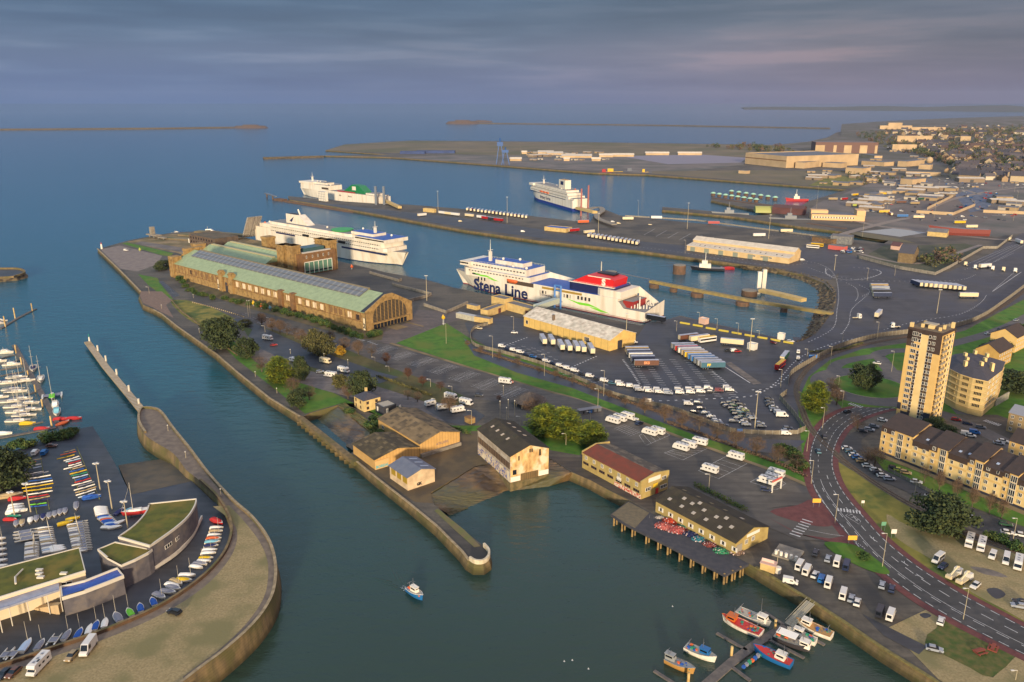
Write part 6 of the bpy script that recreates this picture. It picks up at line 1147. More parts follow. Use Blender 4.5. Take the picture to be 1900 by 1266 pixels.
for a,b_,c,side_ in kay:
 P_,h,L_=seg((a[0]/K,a[1]/K+760),(b_[0]/K,b_[1]/K+760));P_.z=.5
 boat('kayak',P_,0,0,'kayak');o=[k for k in C.objects if k.name.startswith('kayak')][-1]
 o.location=P_;o.rotation_euler=(0,0,h);o.scale=(L_/5.4,1.05,1.1)
 tag(o,'%s %s, %s from the back on the %s rack in the boat yard'%({'pale':'pale blue','turq':'turquoise'}.get(c,c),'rowing shell' if L_>7.5 else 'kayak',ordn(cnt[side_]),('left','right')[side_]),'kayak','kayaks on the yard racks')
 o.material_slots[0].link='OBJECT';o.material_slots[0].material=COV[c];cnt[side_]+=1
for k,(pts,lab)in enumerate((([(48,858),(70,960)],'left'),([(76,852),(92,948)],'left inner'),([(143,832),(186,930)],'right'),([(122,845),(152,928)],'right inner'))):
 P_=PX(pts);b=MB()
 for p,d in along(P_,2.4):b.box(p.x-.08,p.x+.08,p.y-.08,p.y+.08,0,1.0)
 wallstrip(b,P_,.1,.7,.8);tag(b.build('kayak_rack',mat('green_steel',(110,112,60),rough=.7)),'long steel kayak rack, %s one in the boat yard'%lab,'rack')
sp=[(240,582),(325,570),(445,538),(535,508),(635,484),(725,462),(805,440),(880,414),(955,396),(1120,335),(1120,305)]
cc=['grey','tan','white','grey','navy','grey','grey','grey','grey','grey','grey']
for i,(x,y)in enumerate(sp):boat('dinghy',x/K,y/K+900,R(-62),'%s covered dinghy, %s from the left in the row across the yard'%(cc[i],ordn(i)),'covered dinghies across the yard',cc[i],'cover')
def block_(kind,quad,n,lab,grp,hx=None,sc=None,z=.1,cols=('white',)):
 a,b_=quad
 A=Vector((a[0]/K,a[1]/K+900));B=Vector((b_[0]/K,b_[1]/K+900))
 for i in range(n):
  p=A.lerp(B,i/(n-1));c=cols[i%len(cols)]
  boat(kind,p.x,p.y,R(hx)+rnd.uniform(-.05,.05),'%s %s, %s from the back in the %s'%(c,'dinghy' if 'dinghy' in kind else 'catamaran',ordn(i),lab),grp,c if 'dinghy' in kind else None,'cover' if 'dinghy' in kind else None,z,sc)
block_('cat',((400,700),(430,800)),3,'long trio by the left light pole','stored catamarans',22,(1.7,1,1))
block_('sdinghy',((475,862),(470,1085)),10,'left column of ten','stored white dinghies',18,(.95,.45,.8),cols=('white','white','tan','white','grey'))
block_('sdinghy',((665,640),(745,990)),13,'middle column','stored white dinghies',18,(1.05,.5,.8),cols=('white','tan','white','grey','white','pale'))
block_('sdinghy',((1085,590),(1185,985)),14,'right column, left side','stored white dinghies',18,(.95,.5,.8),cols=('white','tan','white','white','grey'))
block_('cat',((1190,560),(1255,960)),12,'right column, right side','stored catamarans',18,(.85,.6,.9))
block_('sdinghy',((0,800),(30,1200)),6,'column at the left edge','stored white dinghies',18,(.8,.8,.9))
block_('dinghy',((840,920),(870,970)),3,'short group at the grass roof edge','stored white dinghies',18)
block_('dinghy',((1485,345),(1510,445)),6,'white stack near the slipway','stacked dinghies near the slipway',5)
block_('dinghy',((1535,480),(1660,600)),7,'blue stack near the slipway','stacked dinghies near the slipway',20,None,.1,('blue','pale','orange','blue','blue','pale','blue'))
for x,y,h,lab in((1585,637,0,'left one of two small white rowing boats near the slipway stacks'),(1690,632,20,'right one of two small white rowing boats near the slipway stacks'),(1755,562,50,'white rowing boat leaning beside the right light pole')):boat('dinghy',x/K,y/K+900,R(h),lab,None,'white','cover')
for x,y,c,lab,h,s_ in((1070,505,'yellow','yellow inflatable boat, upper one',35,1),(960,570,'yellow','yellow inflatable boat, lower one',35,1.1),(260,210,'red','dark red boat among the hulls by the big tree',15,1.3),(215,470,'green','turquoise green dinghy in the left row',5,1),(155,515,'red','red dinghy in the left row',0,1),(250,400,'white','white hull on the left of the kayak racks',20,1.5),(240,350,'white','second white hull left of the kayak racks',20,1.2),(240,310,'white','third white hull left of the kayak racks',20,1.1),(170,170,'tan','long wooden skiff by the big tree',22,1.7),(1350,190,'blue','blue kayak trailer load beside the right rack',22,1.4),(1760,400,'navy','blue covered motor boat behind the red yacht',80,1.1),(1880,385,'turq','pale blue covered boat near the red yacht',70,1)):
 boat('dinghy',x/K,y/K+900,R(h),lab,None,c,None,.1,s_)
Z6=6.33
wl=[(80,1120,'cat','white',95),(155,1110,'cat','white',90),(310,1010,'sdinghy','pale',95),(475,1000,'sdinghy','grey',95),(640,945,'cat','white',95),(790,885,'sdinghy','grey',95),(932,865,'sdinghy','blue',100),(1055,820,'dinghy','white',105),(1130,775,'sdinghy','blue',105),(1235,745,'sdinghy','white',110),(1380,680,'sdinghy','grey',130),(1525,620,'sdinghy','lime',130),(1650,565,'dinghy','blue',120),(1800,495,'dinghy','blue',125)]
for i,(x,y,k,c,h)in enumerate(wl):boat(k,x/Z6,y/Z6+1040,R(h),'%s %s, %s from the left along the promenade wall'%(c,'catamaran' if k=='cat' else 'dinghy',ordn(i)),'boats along the promenade wall',c if k!='cat' else None,'cover',.1,1.25 if x in(310,1380)else 1.05)
wl2=[(1610,550,'red',1.35,-35),(1600,640,'white',1,5),(1590,690,'tan',1,5),(1570,748,'white',1,5),(1560,800,'orange',1.1,5),(1540,850,'turq',1.1,12),(1520,905,'navy',1,10),(1500,968,'white',1.05,5),(1480,1015,'white',1.05,8),(1445,1085,'yellow',1,5),(1415,1130,'white',1,0),(1360,1170,'grey',1.05,-8),(1305,1215,'white',1,-12)]
for i,(x,y,c,s_,h)in enumerate(wl2):boat('sdinghy' if i%3==2 else 'dinghy',x/K+200,y/K+900,R(h),'%s dinghy, %s from the top below the curved promenade wall'%(c,ordn(i)),'dinghies below the curved wall',c,'cover' if i else None,.1,s_)
wl3=[(515,330,'white',0),(485,372,'yellow',-5),(420,390,'tan',-30),(385,420,'white',-20),(395,440,'grey',-20),(345,475,'grey',-10),(270,512,'grey',-30)]
for i,(x,y,c,h)in enumerate(wl3):boat('sdinghy' if i in(0,2,6)else 'dinghy',x/4.76+240,y/4.76+1000,R(h),'%s dinghy, %s from the right in the wall bend'%(c,ordn(i)),'dinghies in the wall bend',c,'cover',.1,1.15)
GRF=mat('sedum_roof',(92,92,26),(68,74,22),.3,.95,c3=(110,96,34),sc3=.12);SLT=mat('grey_stone_cladding',(98,92,92),(80,76,80),.5,.85,c3=(110,100,92),sc3=.2);FSC=mat('fascia',(196,186,168),rough=.6)
def poly_building(name,lab,roofpx,h,wallm,roofm,par=.5,cat='building',base=0,inward=1.0):
 P=[G(p[0],p[1],h).xy for p in roofpx];c=sum(P,Vector((0,0)))/len(P);t=thing(name,lab,cat,(c.x,c.y,0));Q=[p-c for p in P]
 b=MB();b.prism(Q,base,h,0);b.build('wall',wallm,t)
 a=sum(Q[i-1].x*Q[i].y-Q[i].x*Q[i-1].y for i in range(len(Q)))
 if a<0:Q.reverse()
 b=MB();b.prism(Q,h+.004,h+.2,0);b.build('green_roof',roofm,t)
 b=MB();wallstrip(b,Q+[Q[0],Q[1]],.45,h-.3,h+par);b.build('fascia',FSC,t);return t,c
Z5=lambda x,y:(x/K+200,y/K+900)
r1=smoothpx([Z5(610,290),Z5(560,420),Z5(400,600),Z5(160,775)],4)+smoothpx([Z5(620,905),Z5(980,650),Z5(1180,470),Z5(1280,310),Z5(1300,218)],4)
t,c_=poly_building('sailing_clubhouse','curved grey clubhouse with a big fan-shaped grass roof',r1,9,SLT,GRF)
ow=[G(p[0],p[1],9).xy-c_ for p in smoothpx([Z5(620,905),Z5(980,650),Z5(1180,470),Z5(1290,300)],4)]
b=MB();ba=[G(p[0],p[1],0).xy-c_ for p in smoothpx([Z5(640,1250),Z5(960,1040),Z5(1180,800),Z5(1330,510)],4)]
for i in range(len(ow)-1):b.face([(ba[i].x,ba[i].y,1),(ba[i+1].x,ba[i+1].y,1),(ow[i+1].x,ow[i+1].y,8.6),(ow[i].x,ow[i].y,8.6)])
b.build('cladding_skirt',SLT,t)
b=MB();wallstrip(b,offset(ba,-1.3 if(offset(ba,-1)[2]).length>ba[2].length else 1.3),.5,.5,1.6);b.build('base_rail',FSC,t)
for i,f in enumerate((3,5,8,10)):
 p,q=ow[min(f,len(ow)-2)].lerp(ba[min(f,len(ba)-2)],.5),ow[min(f,len(ow)-2)+1].lerp(ba[min(f,len(ba)-2)+1],.5);d=(q-p);L_=min(3.2,d.length)
 put('window',winmesh(3,1.2,3),t,(p.x+.3,p.y-.35,4.6),math.atan2(d.y,d.x))
r2=[Z5(-140,960),Z5(110,855),Z5(650,965),Z5(590,1010),Z5(400,1110),Z5(210,1190),Z5(0,1080)]
t,c_=poly_building('clubhouse_wing','lower clubhouse wing with small grass roof next to the fan-shaped one',r2,7.4,SLT,GRF)
Y6=lambda x,y:(x/Z6,y/Z6+1040)
r3=smoothpx([Y6(1450,60),Y6(1100,210),Y6(730,330)],4)+[Vector(Y6(735,470))]+smoothpx([Y6(1100,350),Y6(1450,200)],4)
t,c_=poly_building('clubhouse_gallery','grey stone gallery with blue solar panels behind its parapet',[Y6(720,330),Y6(1000,260),Y6(1380,110),Y6(1450,200),Y6(1250,280),Y6(1000,375),Y6(735,455)],5.6,SLT,mat('blue_panels',(30,60,140),(44,80,160),.8,.3),.8)
r4=[Y6(-1300,430),Y6(0,100),Y6(930,-140),Y6(1000,130),Y6(0,440),Y6(-1300,860)]
t,c_=poly_building('clubhouse_hall','long clubhouse hall with moss green roof and white fascia at the left edge',r4,7,mat('white_wall2',(210,190,156),rough=.8),GRF,.4)
for x,y in((465,120),(465,163),(480,205),(750,160)):
 q=G(*Y6(x,y),7.2).xy-c_;MB().box(q.x-1,q.x+1,q.y-.5,q.y+.5,7.2,7.7).build('rooflight',FSC,t)
b=MB();q1,q2,q3=(G(*Y6(*p),7.6).xy-c_ for p in((270,110),(180,200),(185,280)));b.tube((*q1,7.8),(*q2,7.8),.25);b.tube((*q2,7.8),(*q3,7.8),.3);b.build('roof_duct',FSC,t)
q=G(*Y6(815,300),4).xy-c_;put('window',winmesh(3,1.6,2),t,(q.x-.3,q.y-.6,4.2),R(18))
t=thing('clubhouse_canopy','grey striped canopy on slender posts in front of the white clubhouse hall','canopy',(0,0,0));b=MB()
cp_=[G(*Y6(*p),6)for p in((-1300,860),(690,260),(700,345),(-1300,1000))];b.face([(p.x,p.y,6.1)for p in cp_][::-1]);b.face([(p.x,p.y,5.8)for p in cp_]);P_=[p.xy for p in cp_];wallstrip(b,[P_[3],P_[2]],.2,5.6,6.2);b.build('roof',mat('canopy_roof',(150,152,164),(130,132,146),.6,.5),t)
for x,y in((150,770),(360,705),(590,630),(30,850),(740,600)):p=G(*Y6(x,y));b=MB();b.cyl(p.x,p.y,0,5.8,.14,n=6);b.build('post',FSC,t)
b=MB();a1,a2=G(*Y6(430,560)),G(*Y6(720,620));d=a2-a1
for i in range(12):p=a1.lerp(a2,i/12);b.box(p.x-.6,p.x+.6,p.y-.8,p.y+.8,0,.25+i*.25)
b.build('stairs',mat('sand_concrete',(176,150,112),rough=.9),t)
t=thing('red_yacht','white and red sailing yacht ashore beside the curved clubhouse','yacht',G(253,957)+Vector((0,0,.1)),R(200));b=MB();hull(b,9.5,2.8,1.2,0,1,z=.9);b.build('hull',[COV['red'],GEL],t);b=MB();b.loft([[(x,s*w_,2.1+z)for s,z in((1,0),(.8,.5),(-.8,.5),(-1,0))]for x,w_ in((-2,1),(1,.9),(2.2,.5))]);b.build('cabin',GEL,t);b=MB();b.cyl(.8,0,2.4,13,.1,.06,6);b.tube((4.6,0,2.4),(.8,0,12),.03,n=4);b.build('mast',ALU,t)
for x in(-2,2):MB().box(x-.15,x+.15,-1.2,1.2,0,.75).build('cradle',STEEL,t)
PZW=WL+.45
def pontoon(pts,w_,lab,piles=(),grp=None):
 t=thing('pontoon',lab,'pontoon',(0,0,0));P=[G(p[0],p[1],PZW).xy for p in pts];b=MB();wallstrip(b,P,w_,WL-.2,PZW);b.build('deck',mat('pontoon_deck',(104,96,88),(84,78,74),.8,.9),t)
 for px,py,tp in piles:
  p=G(px,py,PZW);b=MB();b.cyl(p.x,p.y,WL-1,max(WL+2.5,min(4,HT(p,tp))),.38,n=9);b.build('pile',mat('yellow_pile',(206,178,120),(176,140,80),.5,.7),t)
 return t
pontoon([(26,640),(104,778)],2.6,'main marina pontoon walkway with tall cream piles',[(30,655,640),(40,675,663),(52,696,688),(66,727,714),(79,755,741),(96,790,772)])
pontoon([(103,777),(117,803)],1.8,'gangway from the main pontoon to the boat yard',[])
pontoon([(-60,828),(0,812),(104,793)],1.6,'thin shore-side pontoon in front of the bushes',[])
pontoon([(0,610),(33,590),(66,573)],2.0,'outer pontoon running up to the left with three piles',[(28,590,570),(60,577,563),(10,606,578)])
for i,(a,b_)in enumerate((((0,665),(28,658)),((0,675),(36,668)),((0,686),(38,680)),((0,697),(44,689)),((24,715),(52,706)),((48,732),(66,727)),((80,782),(60,786)))):pontoon([a,b_],.9,'narrow berthing finger, %s from the far end of the main pontoon'%ordn(i))
pontoon([(104,786),(127,780)],1.2,'short finger between the red boats',[])
yl=[(10,656,'cruiser',10),(22,678,'cruiser',12),(12,712,'yacht',12),(32,702,'yacht',12),(25,724,'yacht',10),(30,728,'yacht',10),(46,708,'yacht',10),(22,746,'yacht',12),(40,742,'yacht',12),(30,756,'yacht',10),(52,750,'yacht',12),(34,766,'yacht',8),(46,772,'yacht',8),(56,762,'yacht',8),(34,782,'yacht',8),(-6,672,'yacht',8),(-8,712,'yacht',8),(-4,738,'yacht',8),(-6,602,'cruiser',30),(0,598,'cruiser',25)]
for i,(x,y,k,h)in enumerate(yl):
 if x<-9:continue
 o=boat(k,x,y,R(h+rnd.uniform(-3,3)),'white %s berthed left of the main pontoon, %s from the far end'%({'yacht':'sailing yacht','cruiser':'motor cruiser'}[k],ordn(i)),'boats left of the main pontoon',None,None,WL,(1.05,1.0,rnd.uniform(.8,1.05)))
for x,y,k,h,c,lab,part in((62,686,'yacht',-62,'navy','dark blue covered yacht right of the main pontoon, farthest one','cabin'),(76,706,'yacht',-62,'white','cream yacht right of the main pontoon, second one','cabin'),(103,756,'cruiser',-62,'white','large white motor boat right of the pontoon below the trimaran','cabin'),(106,768,'cruiser',-62,'turq','turquoise-decked motor boat nearest the red boats','cabin')):boat(k,x,y,R(h),lab,None,c,part,WL,1.15)
for x,y,c,lab,h in((114,779,'red','red inflatable rescue boat left of the small pontoon finger',12),(138,778,'red','red inflatable rescue boat right of the small pontoon finger',12),(79,797,'red','red boat at the shore-side pontoon',10),(118,787,'orange','small pink boat below the red ones',70),(52,787,'yellow','dark and yellow racing boat below the last yachts',10),(8,806,'white','white boat at the left of the shore pontoon',10)):boat('dinghy',x,y,R(h),lab,None,c,None,WL,1.5)
t=thing('trimaran','trimaran with lime green net and two white outer floats','trimaran',G(97,738,WL),R(-62))
for s in(-1,0,1):b=MB();b.X=Matrix.Translation((0,s*4.2,0));hull(b,9 if s else 11,1.0 if s else 1.6,1.0,0,0);b.build('hull',GEL,t)
b=MB();b.box(-3.4,.4,-4,4,1.0,1.08);b.build('trampoline',COV['grey'],t);b=MB();b.box(-2,3.4,-1.3,1.3,1.1,1.5);b.build('sail_bag',COV['lime'],t);b=MB();b.cyl(.6,0,1,17,.12,.08,6);b.build('mast',ALU,t)
t=thing('jetty_walkway','long pale walkway on white piles running out from the promenade head','jetty',(0,0,0));P_=[G(x,y,-.5).xy for x,y in((162,634),(196,680),(232,723),(264,762))]
b=MB();wallstrip(b,P_,3.6,-1.1,-.5);b.build('deck',mat('jetty_deck',(170,148,112),(146,126,94),.4,.85),t)
for px,py,tp in((182,652,641),(197,671,660),(217,696,685),(240,727,715),(258,750,740)):p=G(px,py,-.8);b=MB();b.cyl(p.x,p.y,WL-1,HT(p,tp),.5,n=9);b.build('pile',FSC,t)
b=MB()
for p,d in along(P_,2.2,14):n_=Vector((-d.y,d.x));strip(b,[p-n_*1.7,p+n_*1.7],.5,-.44)
b.build('deck_panels',FSC,t)
t=thing('beacon','small white and green beacon at the end of the long walkway','beacon',G(166,633,-.5));b=MB();b.cyl(0,0,0,2.6,.5,.35,8);b.build('tower',WFR,t);b=MB();b.cyl(0,0,2.6,4.6,.2,.15,6);b.build('lantern',COV['green'],t)
o=land([(-200,500),(0,500),(30,500),(44,504),(44,508),(30,512),(0,515),(-200,518)],'breakwater_ground',ASPHD,RUBBLE,'stone_breakwater','rounded stone breakwater head at the left edge',batter=3,zb=-4)
b=MB();wallstrip(b,PX(smoothpx([(-200,500),(0,500),(30,500),(43,503),(46,507),(42,510),(28,514),(0,517),(-200,520)],2)),1.5,0,1.5);tag(b.build('breakwater_parapet',STONE),'ochre parapet round the left breakwater head','parapet')
t=thing('piled_deck','dark timber wharf on pale piles in front of the yellow store','wharf',(0,0,0));D_=PX([(1133,955),(1166,930),(1200,948),(1300,1000),(1390,1047),(1345,1068),(1240,1013),(1160,973)])
b=MB();b.prism(D_,-.7,.08);b.build('deck',mat('deck_timber',(66,64,66),(52,52,58),.5,.8),t)
sheet('deck_paving',[(1135,955),(1166,932),(1205,952),(1178,981),(1161,972)],mat('deck_boards',(112,100,76),(96,86,68),.8,.9),.1)
for i,(x,y)in enumerate(((1140,960),(1155,970),(1174,980),(1200,993),(1222,1004),(1240,1013),(1262,1025),(1283,1036),(1305,1047),(1327,1058),(1345,1067),(1360,1061),(1375,1054))):
 p=G(x,y);b=MB();b.cyl(p.x,p.y+.5,WL-1,-.6+(.8 if i>9 else 0),.34,n=7);b.cyl(p.x+1.1,p.y+1.3,WL-1,-.7,.3,n=6);b.build('pile',mat('pale_pile',(150,122,74),(116,94,58),.8,.9),t)
b=MB();
for i in range(7):b.tube((G(1205,962).x+i*1.5,G(1205,962).y-i*.5,.1),(G(1205,962).x+i*1.5,G(1205,962).y-i*.5,1.2),.06,n=4)
tag(b.build('cage_frame',STEEL),'grey steel cage frame on the corner of the timber deck','cage')
fp=pontoon([(1298,1280),(1360,1226),(1410,1189),(1458,1162)],2.6,'fishing boat pontoon at bottom right',[(1438,1166,1150),(1357,1216,1200),(1277,1264,1248)])
for i,(a,b_)in enumerate((((1419,1135),(1455,1159)),((1330,1174),(1386,1206)),((1214,1244),(1252,1268)),((1427,1186),(1492,1220)),((1360,1238),(1392,1262)),((1466,1160),(1530,1196)))):pontoon([a,b_],.9,'thin mooring finger of the fishing pontoon, %s from the quay side'%ordn(i))
t=thing('gangway','grey ribbed gangway from the quay down to the fishing pontoon','gangway',(0,0,0));a1,a2=G(1504,1118,.3),G(1464,1160,PZW+.2);d=(a2-a1).normalized();n_=Vector((-d.y,d.x,0)).normalized()
b=MB()
for s in(-1.3,0,1.3):b.tube(a1+n_*s,a2+n_*s,.12,n=5);b.tube(a1+n_*s+Vector((0,0,1)),a2+n_*s+Vector((0,0,1)),.07,n=4)
b.face([a1-n_*1.2,a2-n_*1.2,a2+n_*1.2,a1+n_*1.2]);b.build('walkway',mat('galvanised',(150,142,122),rough=.5),t)
b=MB()
for i in range(16):p=a1.lerp(a2,i/15);b.tube(p-n_*1.3,p+n_*1.3,.06,n=4)
b.build('rungs',mat('galvanised',(0,0,0)),t)
def fisher(px,py,h,L,cols,lab,cab=.15,name='fishing_boat',tall=1,aft=True,awning=False):
 L*=.86;hullc,deckc,cabc,trim=cols;t=thing(name,lab,'fishing boat',G(px,py,WL),R(h));B=L*.36
 b=MB();st=hull(b,L,B,1.45,0,1,flat=True,sheer=.8,stern=.85);
 k=[[(r_[0][0]*.97,r_[0][1]*.86,r_[0][2]-.35),(r_[5][0]*.97,r_[5][1]*.86,r_[5][2]-.35)]for r_ in st]
 b.f=[f for f in b.f];b.build('hull',[hullc,deckc],t)
 b=MB()
 for i in range(len(k)-1):b.face([(k[i][1][0],k[i][1][1],k[i][1][2]+.38),(k[i+1][1][0],k[i+1][1][1],k[i+1][1][2]+.38),(k[i+1][0][0],k[i+1][0][1],k[i+1][0][2]+.38),(k[i][0][0],k[i][0][1],k[i][0][2]+.38)])
 b.build('deck',deckc,t)
 b=MB()
 for s in(0,5):P3=[Vector(r_[s])for r_ in st];[b.tube(P3[i]+Vector((0,0,.12)),P3[i+1]+Vector((0,0,.05)),.07,n=4)for i in range(len(P3)-1)]
 b.build('gunwale',trim,t)
 cx=L*cab;b=MB();b.loft([[(cx-1.2,s*B*.26,z)for s,z in((1,1.2),(1,3.1),(-1,3.1),(-1,1.2))],[(cx+1.1,s*B*.24,z)for s,z in((1,1.2),(1,3.0),(-1,3.0),(-1,1.2))],[(cx+1.5,s*B*.22,z)for s,z in((1,1.2),(1,2.2),(-1,2.2),(-1,1.2))]]);b.box(cx-1.4,cx+1.3,-B*.29,B*.29,3.1,3.22);b.build('wheelhouse',cabc,t)
 b=MB();b.box(cx-1.0,cx+.9,-B*.27,B*.27,2.3,2.8);b.box(cx+1.05,cx+1.3,-B*.2,B*.2,2.3,2.8);b.build('windows',CG,t)
 b=MB();b.cyl(cx-.6,0,3.2,3.2+2.6*tall,.07,.04,5);b.tube((cx-.6,-.8,4.2),(cx-.6,.8,4.2),.04,n=4);b.build('mast',STEEL,t);b=MB();b.cyl(-L*.38,0,1.2,3.6,.07,n=5);b.tube((-L*.38,-B*.3,3.4),(-L*.38,B*.3,3.4),.07,n=5);b.build('net_gantry',STEEL,t)
 q=random.Random(int(px));b=MB()
 for i in range(22):
  x=q.uniform(-.42,.36)*L
  if abs(x-cx)<2:continue
  y=q.uniform(-.3,.3)*B;s=q.uniform(.15,.4);b.box(x-s,x+s,y-s,y+s,1.35,1.4+s*1.3,i%4)
 b.build('deck_gear',[COV['orange'],COV['green'],COV['blue'],STEEL],t)
 if awning:b=MB();b.box(-L*.42,L*.1,-B*.4,B*.4,3.2,3.3);b.build('awning',COV['white'],t)
 return t
def pm(n,c):return mat('paint_'+n,c,rough=.45)
RD=pm('boat_red',(176,36,28));OR=pm('boat_orange',(190,96,34));WB=GEL;BL=pm('boat_blue',(30,96,150));GY=pm('boat_grey',(140,140,136));TL=pm('boat_teal',(36,104,110));TN=pm('boat_wood',(170,126,66));DK=pm('boat_dark',(56,52,54))
fisher(1375,1166,140,14,(WB,RD,OR,OR),'white trawler with red deck and orange wheelhouse and trim',.24)
fisher(1398,1152,-42,12,(GY,DECKM,WB,WB),'grey boat with white wheelhouse and tall aerials behind the red-decked trawler',.25,tall=2)
fisher(1509,1172,140,12,(WB,TN,WB,TN),'cream boat with rusty brown aft deck nearest the quay wall',.2)
fisher(1486,1186,142,9.5,(WB,DECKM,WB,WB),'small white boat between the awning boat and the cream one',.1)
fisher(1470,1198,-38,12,(DK,DECKM,WB,DK),'dark boat with long white awning over its deck',.32,awning=True)
fisher(1432,1223,140,12.5,(BL,RD,WB,BL),'blue trawler with white wheelhouse aft right of the pontoon',-.22)
fisher(1300,1218,-38,10.5,(WB,DECKM,BL,GY),'grey-white boat with bright blue cabin canopy',.12)
fisher(1262,1240,-38,9.8,(TN,GY,GY,GY),'open grey aluminium workboat at the pontoon end',-.36,tall=.4)
fisher(771,1106,-45,8.6,(BL,DECKM,WB,WB),'small blue and white fishing boat under way in the river',-.05,name='small_fishing_boat')
t=thing('crate_stack','row of blue and grey fish boxes along the fishing pontoon','crates',G(1402,1222,PZW),R(40))
for i in range(9):MB().box(-6+i*1.3,-5.2+i*1.3,-.5,.3,0,.6+.2*(i%3)).build('crate',[COV['blue'],COV['grey'],COV['green'],COV['orange']][i%4],t)
c0_=G(771,1106,WL);f_=Vector((math.cos(R(-45)),math.sin(R(-45))));n_=Vector((-f_.y,f_.x));q=random.Random(3);b=MB()
for s in(-1,1):
 for j in range(4):
  P_=[c0_.xy-f_*(2+k*2.2+j*3)+n_*s*(.8+(k*2.2)*(.30+.05*j))for k in range(22-2*j)]
  A_,B_=offset(P_,.45),offset(P_,-.45);H_=[WL+.004+.13*math.sin(math.pi*min(1,(k+1)/5))*(1-k/len(P_))for k in range(len(P_))]
  for k in range(len(P_)-1):
   for Q_ in(A_,B_):b.face([(P_[k].x,P_[k].y,H_[k]),(P_[k+1].x,P_[k+1].y,H_[k+1]),(Q_[k+1].x,Q_[k+1].y,WL+.003),(Q_[k].x,Q_[k].y,WL+.003)])
tag(b.build('wake',bpy.data.materials['sea_water'],None,True),None,None,kind='stuff')
b=MB()
for i in range(26):o0=c0_.xy-f_*q.uniform(3.8,7)+n_*q.uniform(-.8,.8);s=q.uniform(.1,.3);b.face([(o0.x-s,o0.y,WL+.05),(o0.x,o0.y-s,WL+.05),(o0.x+s,o0.y,WL+.05),(o0.x,o0.y+s,WL+.05)])
tag(b.build('wake_foam',mat('foam',(150,164,168),rough=.7)),None,None,kind='stuff')
for i,(x,y)in enumerate(((300,573),(410,649),(474,699),(514,730),(370,618))):post((x,y),2.6,'low round-headed promenade lamp, %s from the quay tip'%ordn((0,2,3,4,1)[i]),'ball')
for x,y,lab in((410,920,'round-headed lamp where the jetty meets the gravel'),(345,850,'round-headed lamp halfway along the jetty'),(312,800,'round-headed lamp near the head of the jetty')):post(G(x,y,PZ),2.6,lab,'ball')
gm=MB();gm.mesh([(-.25,0,0),(.25,0,0),(0,.4,.2),(0,-.4,.2),(0,0,.1)],[(0,4,2),(4,1,2),(0,3,4),(4,3,1)]);gd=gm.data('seagull',[WFR])
for i,(x,y,z)in enumerate(((1248,1126,0),(1047,1228,1),(1062,1226,3),(1092,1242,2))):o=put('seagull',gd,None,G(x,y,WL+1+z));tag(o,'white seagull over the dark water, %s from the left'%ordn([3,0,1,2][i]),'seagull','seagulls over the harbour')
HW=mat('ferry_white',(216,206,188),(196,180,156),.25,.5,coord='obj',stretch=(1,1,.12),det=8,lo=.45,hi=.75);DKG=mat('grey_deck',(120,118,116),rough=.8);DKBL=mat('blue_deck',(36,76,150),(44,86,158),.3,.6,coord='obj');NAVY=mat('navy_paint',(26,34,74),rough=.5);REDP_=mat('red_hull',(140,40,36),rough=.5)
WBAND=striped('window_band',(30,32,40),(206,194,174),3.2,'X',.4,.5,.05);ORG=mat('lifeboat_orange',(206,96,40),rough=.5)
def ferry(name,lab,stern,hdg,L,B,H,boot,off,aft=None):
 s_=G(*stern,WL);h=R(hdg);n_=Vector((-math.sin(h),math.cos(h),0))*off;t=thing(name,lab,'ferry',s_-n_,h)
 def ring(x,zs):
  u=max(0,(x/L-.72)/.28);o=[]
  for z in zs:
   f=z/H;uu=max(0,u*(1.14-.2*f));w_=B/2*(max(0.012,1-min(1,uu)**2.1));w_*=(.9+.1*f)if u else 1
   o.append((x+(u**2)*f*L*.035,w_,z))
  return o
 def seg_(z0,z1,mi,b,top=None):
  xs=[0,L*.2,L*.5,L*.7]+[L*(.72+.28*i/9)for i in range(10)]
  if aft:xs=[0,17,21]+xs[1:]
  hh=lambda x:min(z1,aft)if aft and x<20 else z1
  for i in range(len(xs)-1):
   a,c=ring(xs[i],(z0,hh(xs[i]))),ring(xs[i+1],(z0,hh(xs[i+1])));m_=lambda p:(p[0],-p[1],p[2])
   b.face([a[0],a[1],c[1],c[0]],mi);b.face([m_(a[0]),m_(c[0]),m_(c[1]),m_(a[1])],mi)
   if top is not None:b.face([a[1],m_(a[1]),m_(c[1]),c[1]],top)
  a=ring(0,(z0,min(z1,aft or z1)));b.face([a[0],(a[0][0],-a[0][1],z0),(a[1][0],-a[1][1],z1),a[1]],mi)
 b=MB();k=boot[1];seg_(-1,k,1,b);seg_(k,H,0,b,2);b.build('hull',[HW,boot[0],DKG],t)
 return t
def sup(t,boxes,L=0):
 for x0,x1,w_,z0,z1,m_,top,nm in boxes:
  b=MB();r=min(3,(x1-x0)*.2)if nm=='superstructure' else 0
  b.loft([[(x,s*w_,z)for s,z in((1,z0),(1,z1),(-1,z1),(-1,z0))]for x in(x0,x1-r)]+([[(x1,s*w_*.86,z)for s,z in((1,z0),(1,z1),(-1,z1),(-1,z0))]]if r else[]),0)
  b.face([(x0+.3,w_-.3,z1+.02),(x0+.3,-w_+.3,z1+.02),(x1-r-.3,-w_+.3,z1+.02),(x1-r-.3,w_-.3,z1+.02)][::-1],1);b.build(nm,[m_,top],t)
def band(t,x0,x1,y,z,h=1.1,m=None,nm='window_band'):MB().box(x0,x1,y-.06,y+.06,z,z+h).build(nm,m or WBAND,t)
def vtext(t,s,x,y,z,size,m,port=1,bold=.04,sx=1):put('lettering',textmesh(s,size,m,.01,'LEFT',bold=bold),t,(x,y+.1*port,z),math.pi if port>0 else 0).scale.x=sx
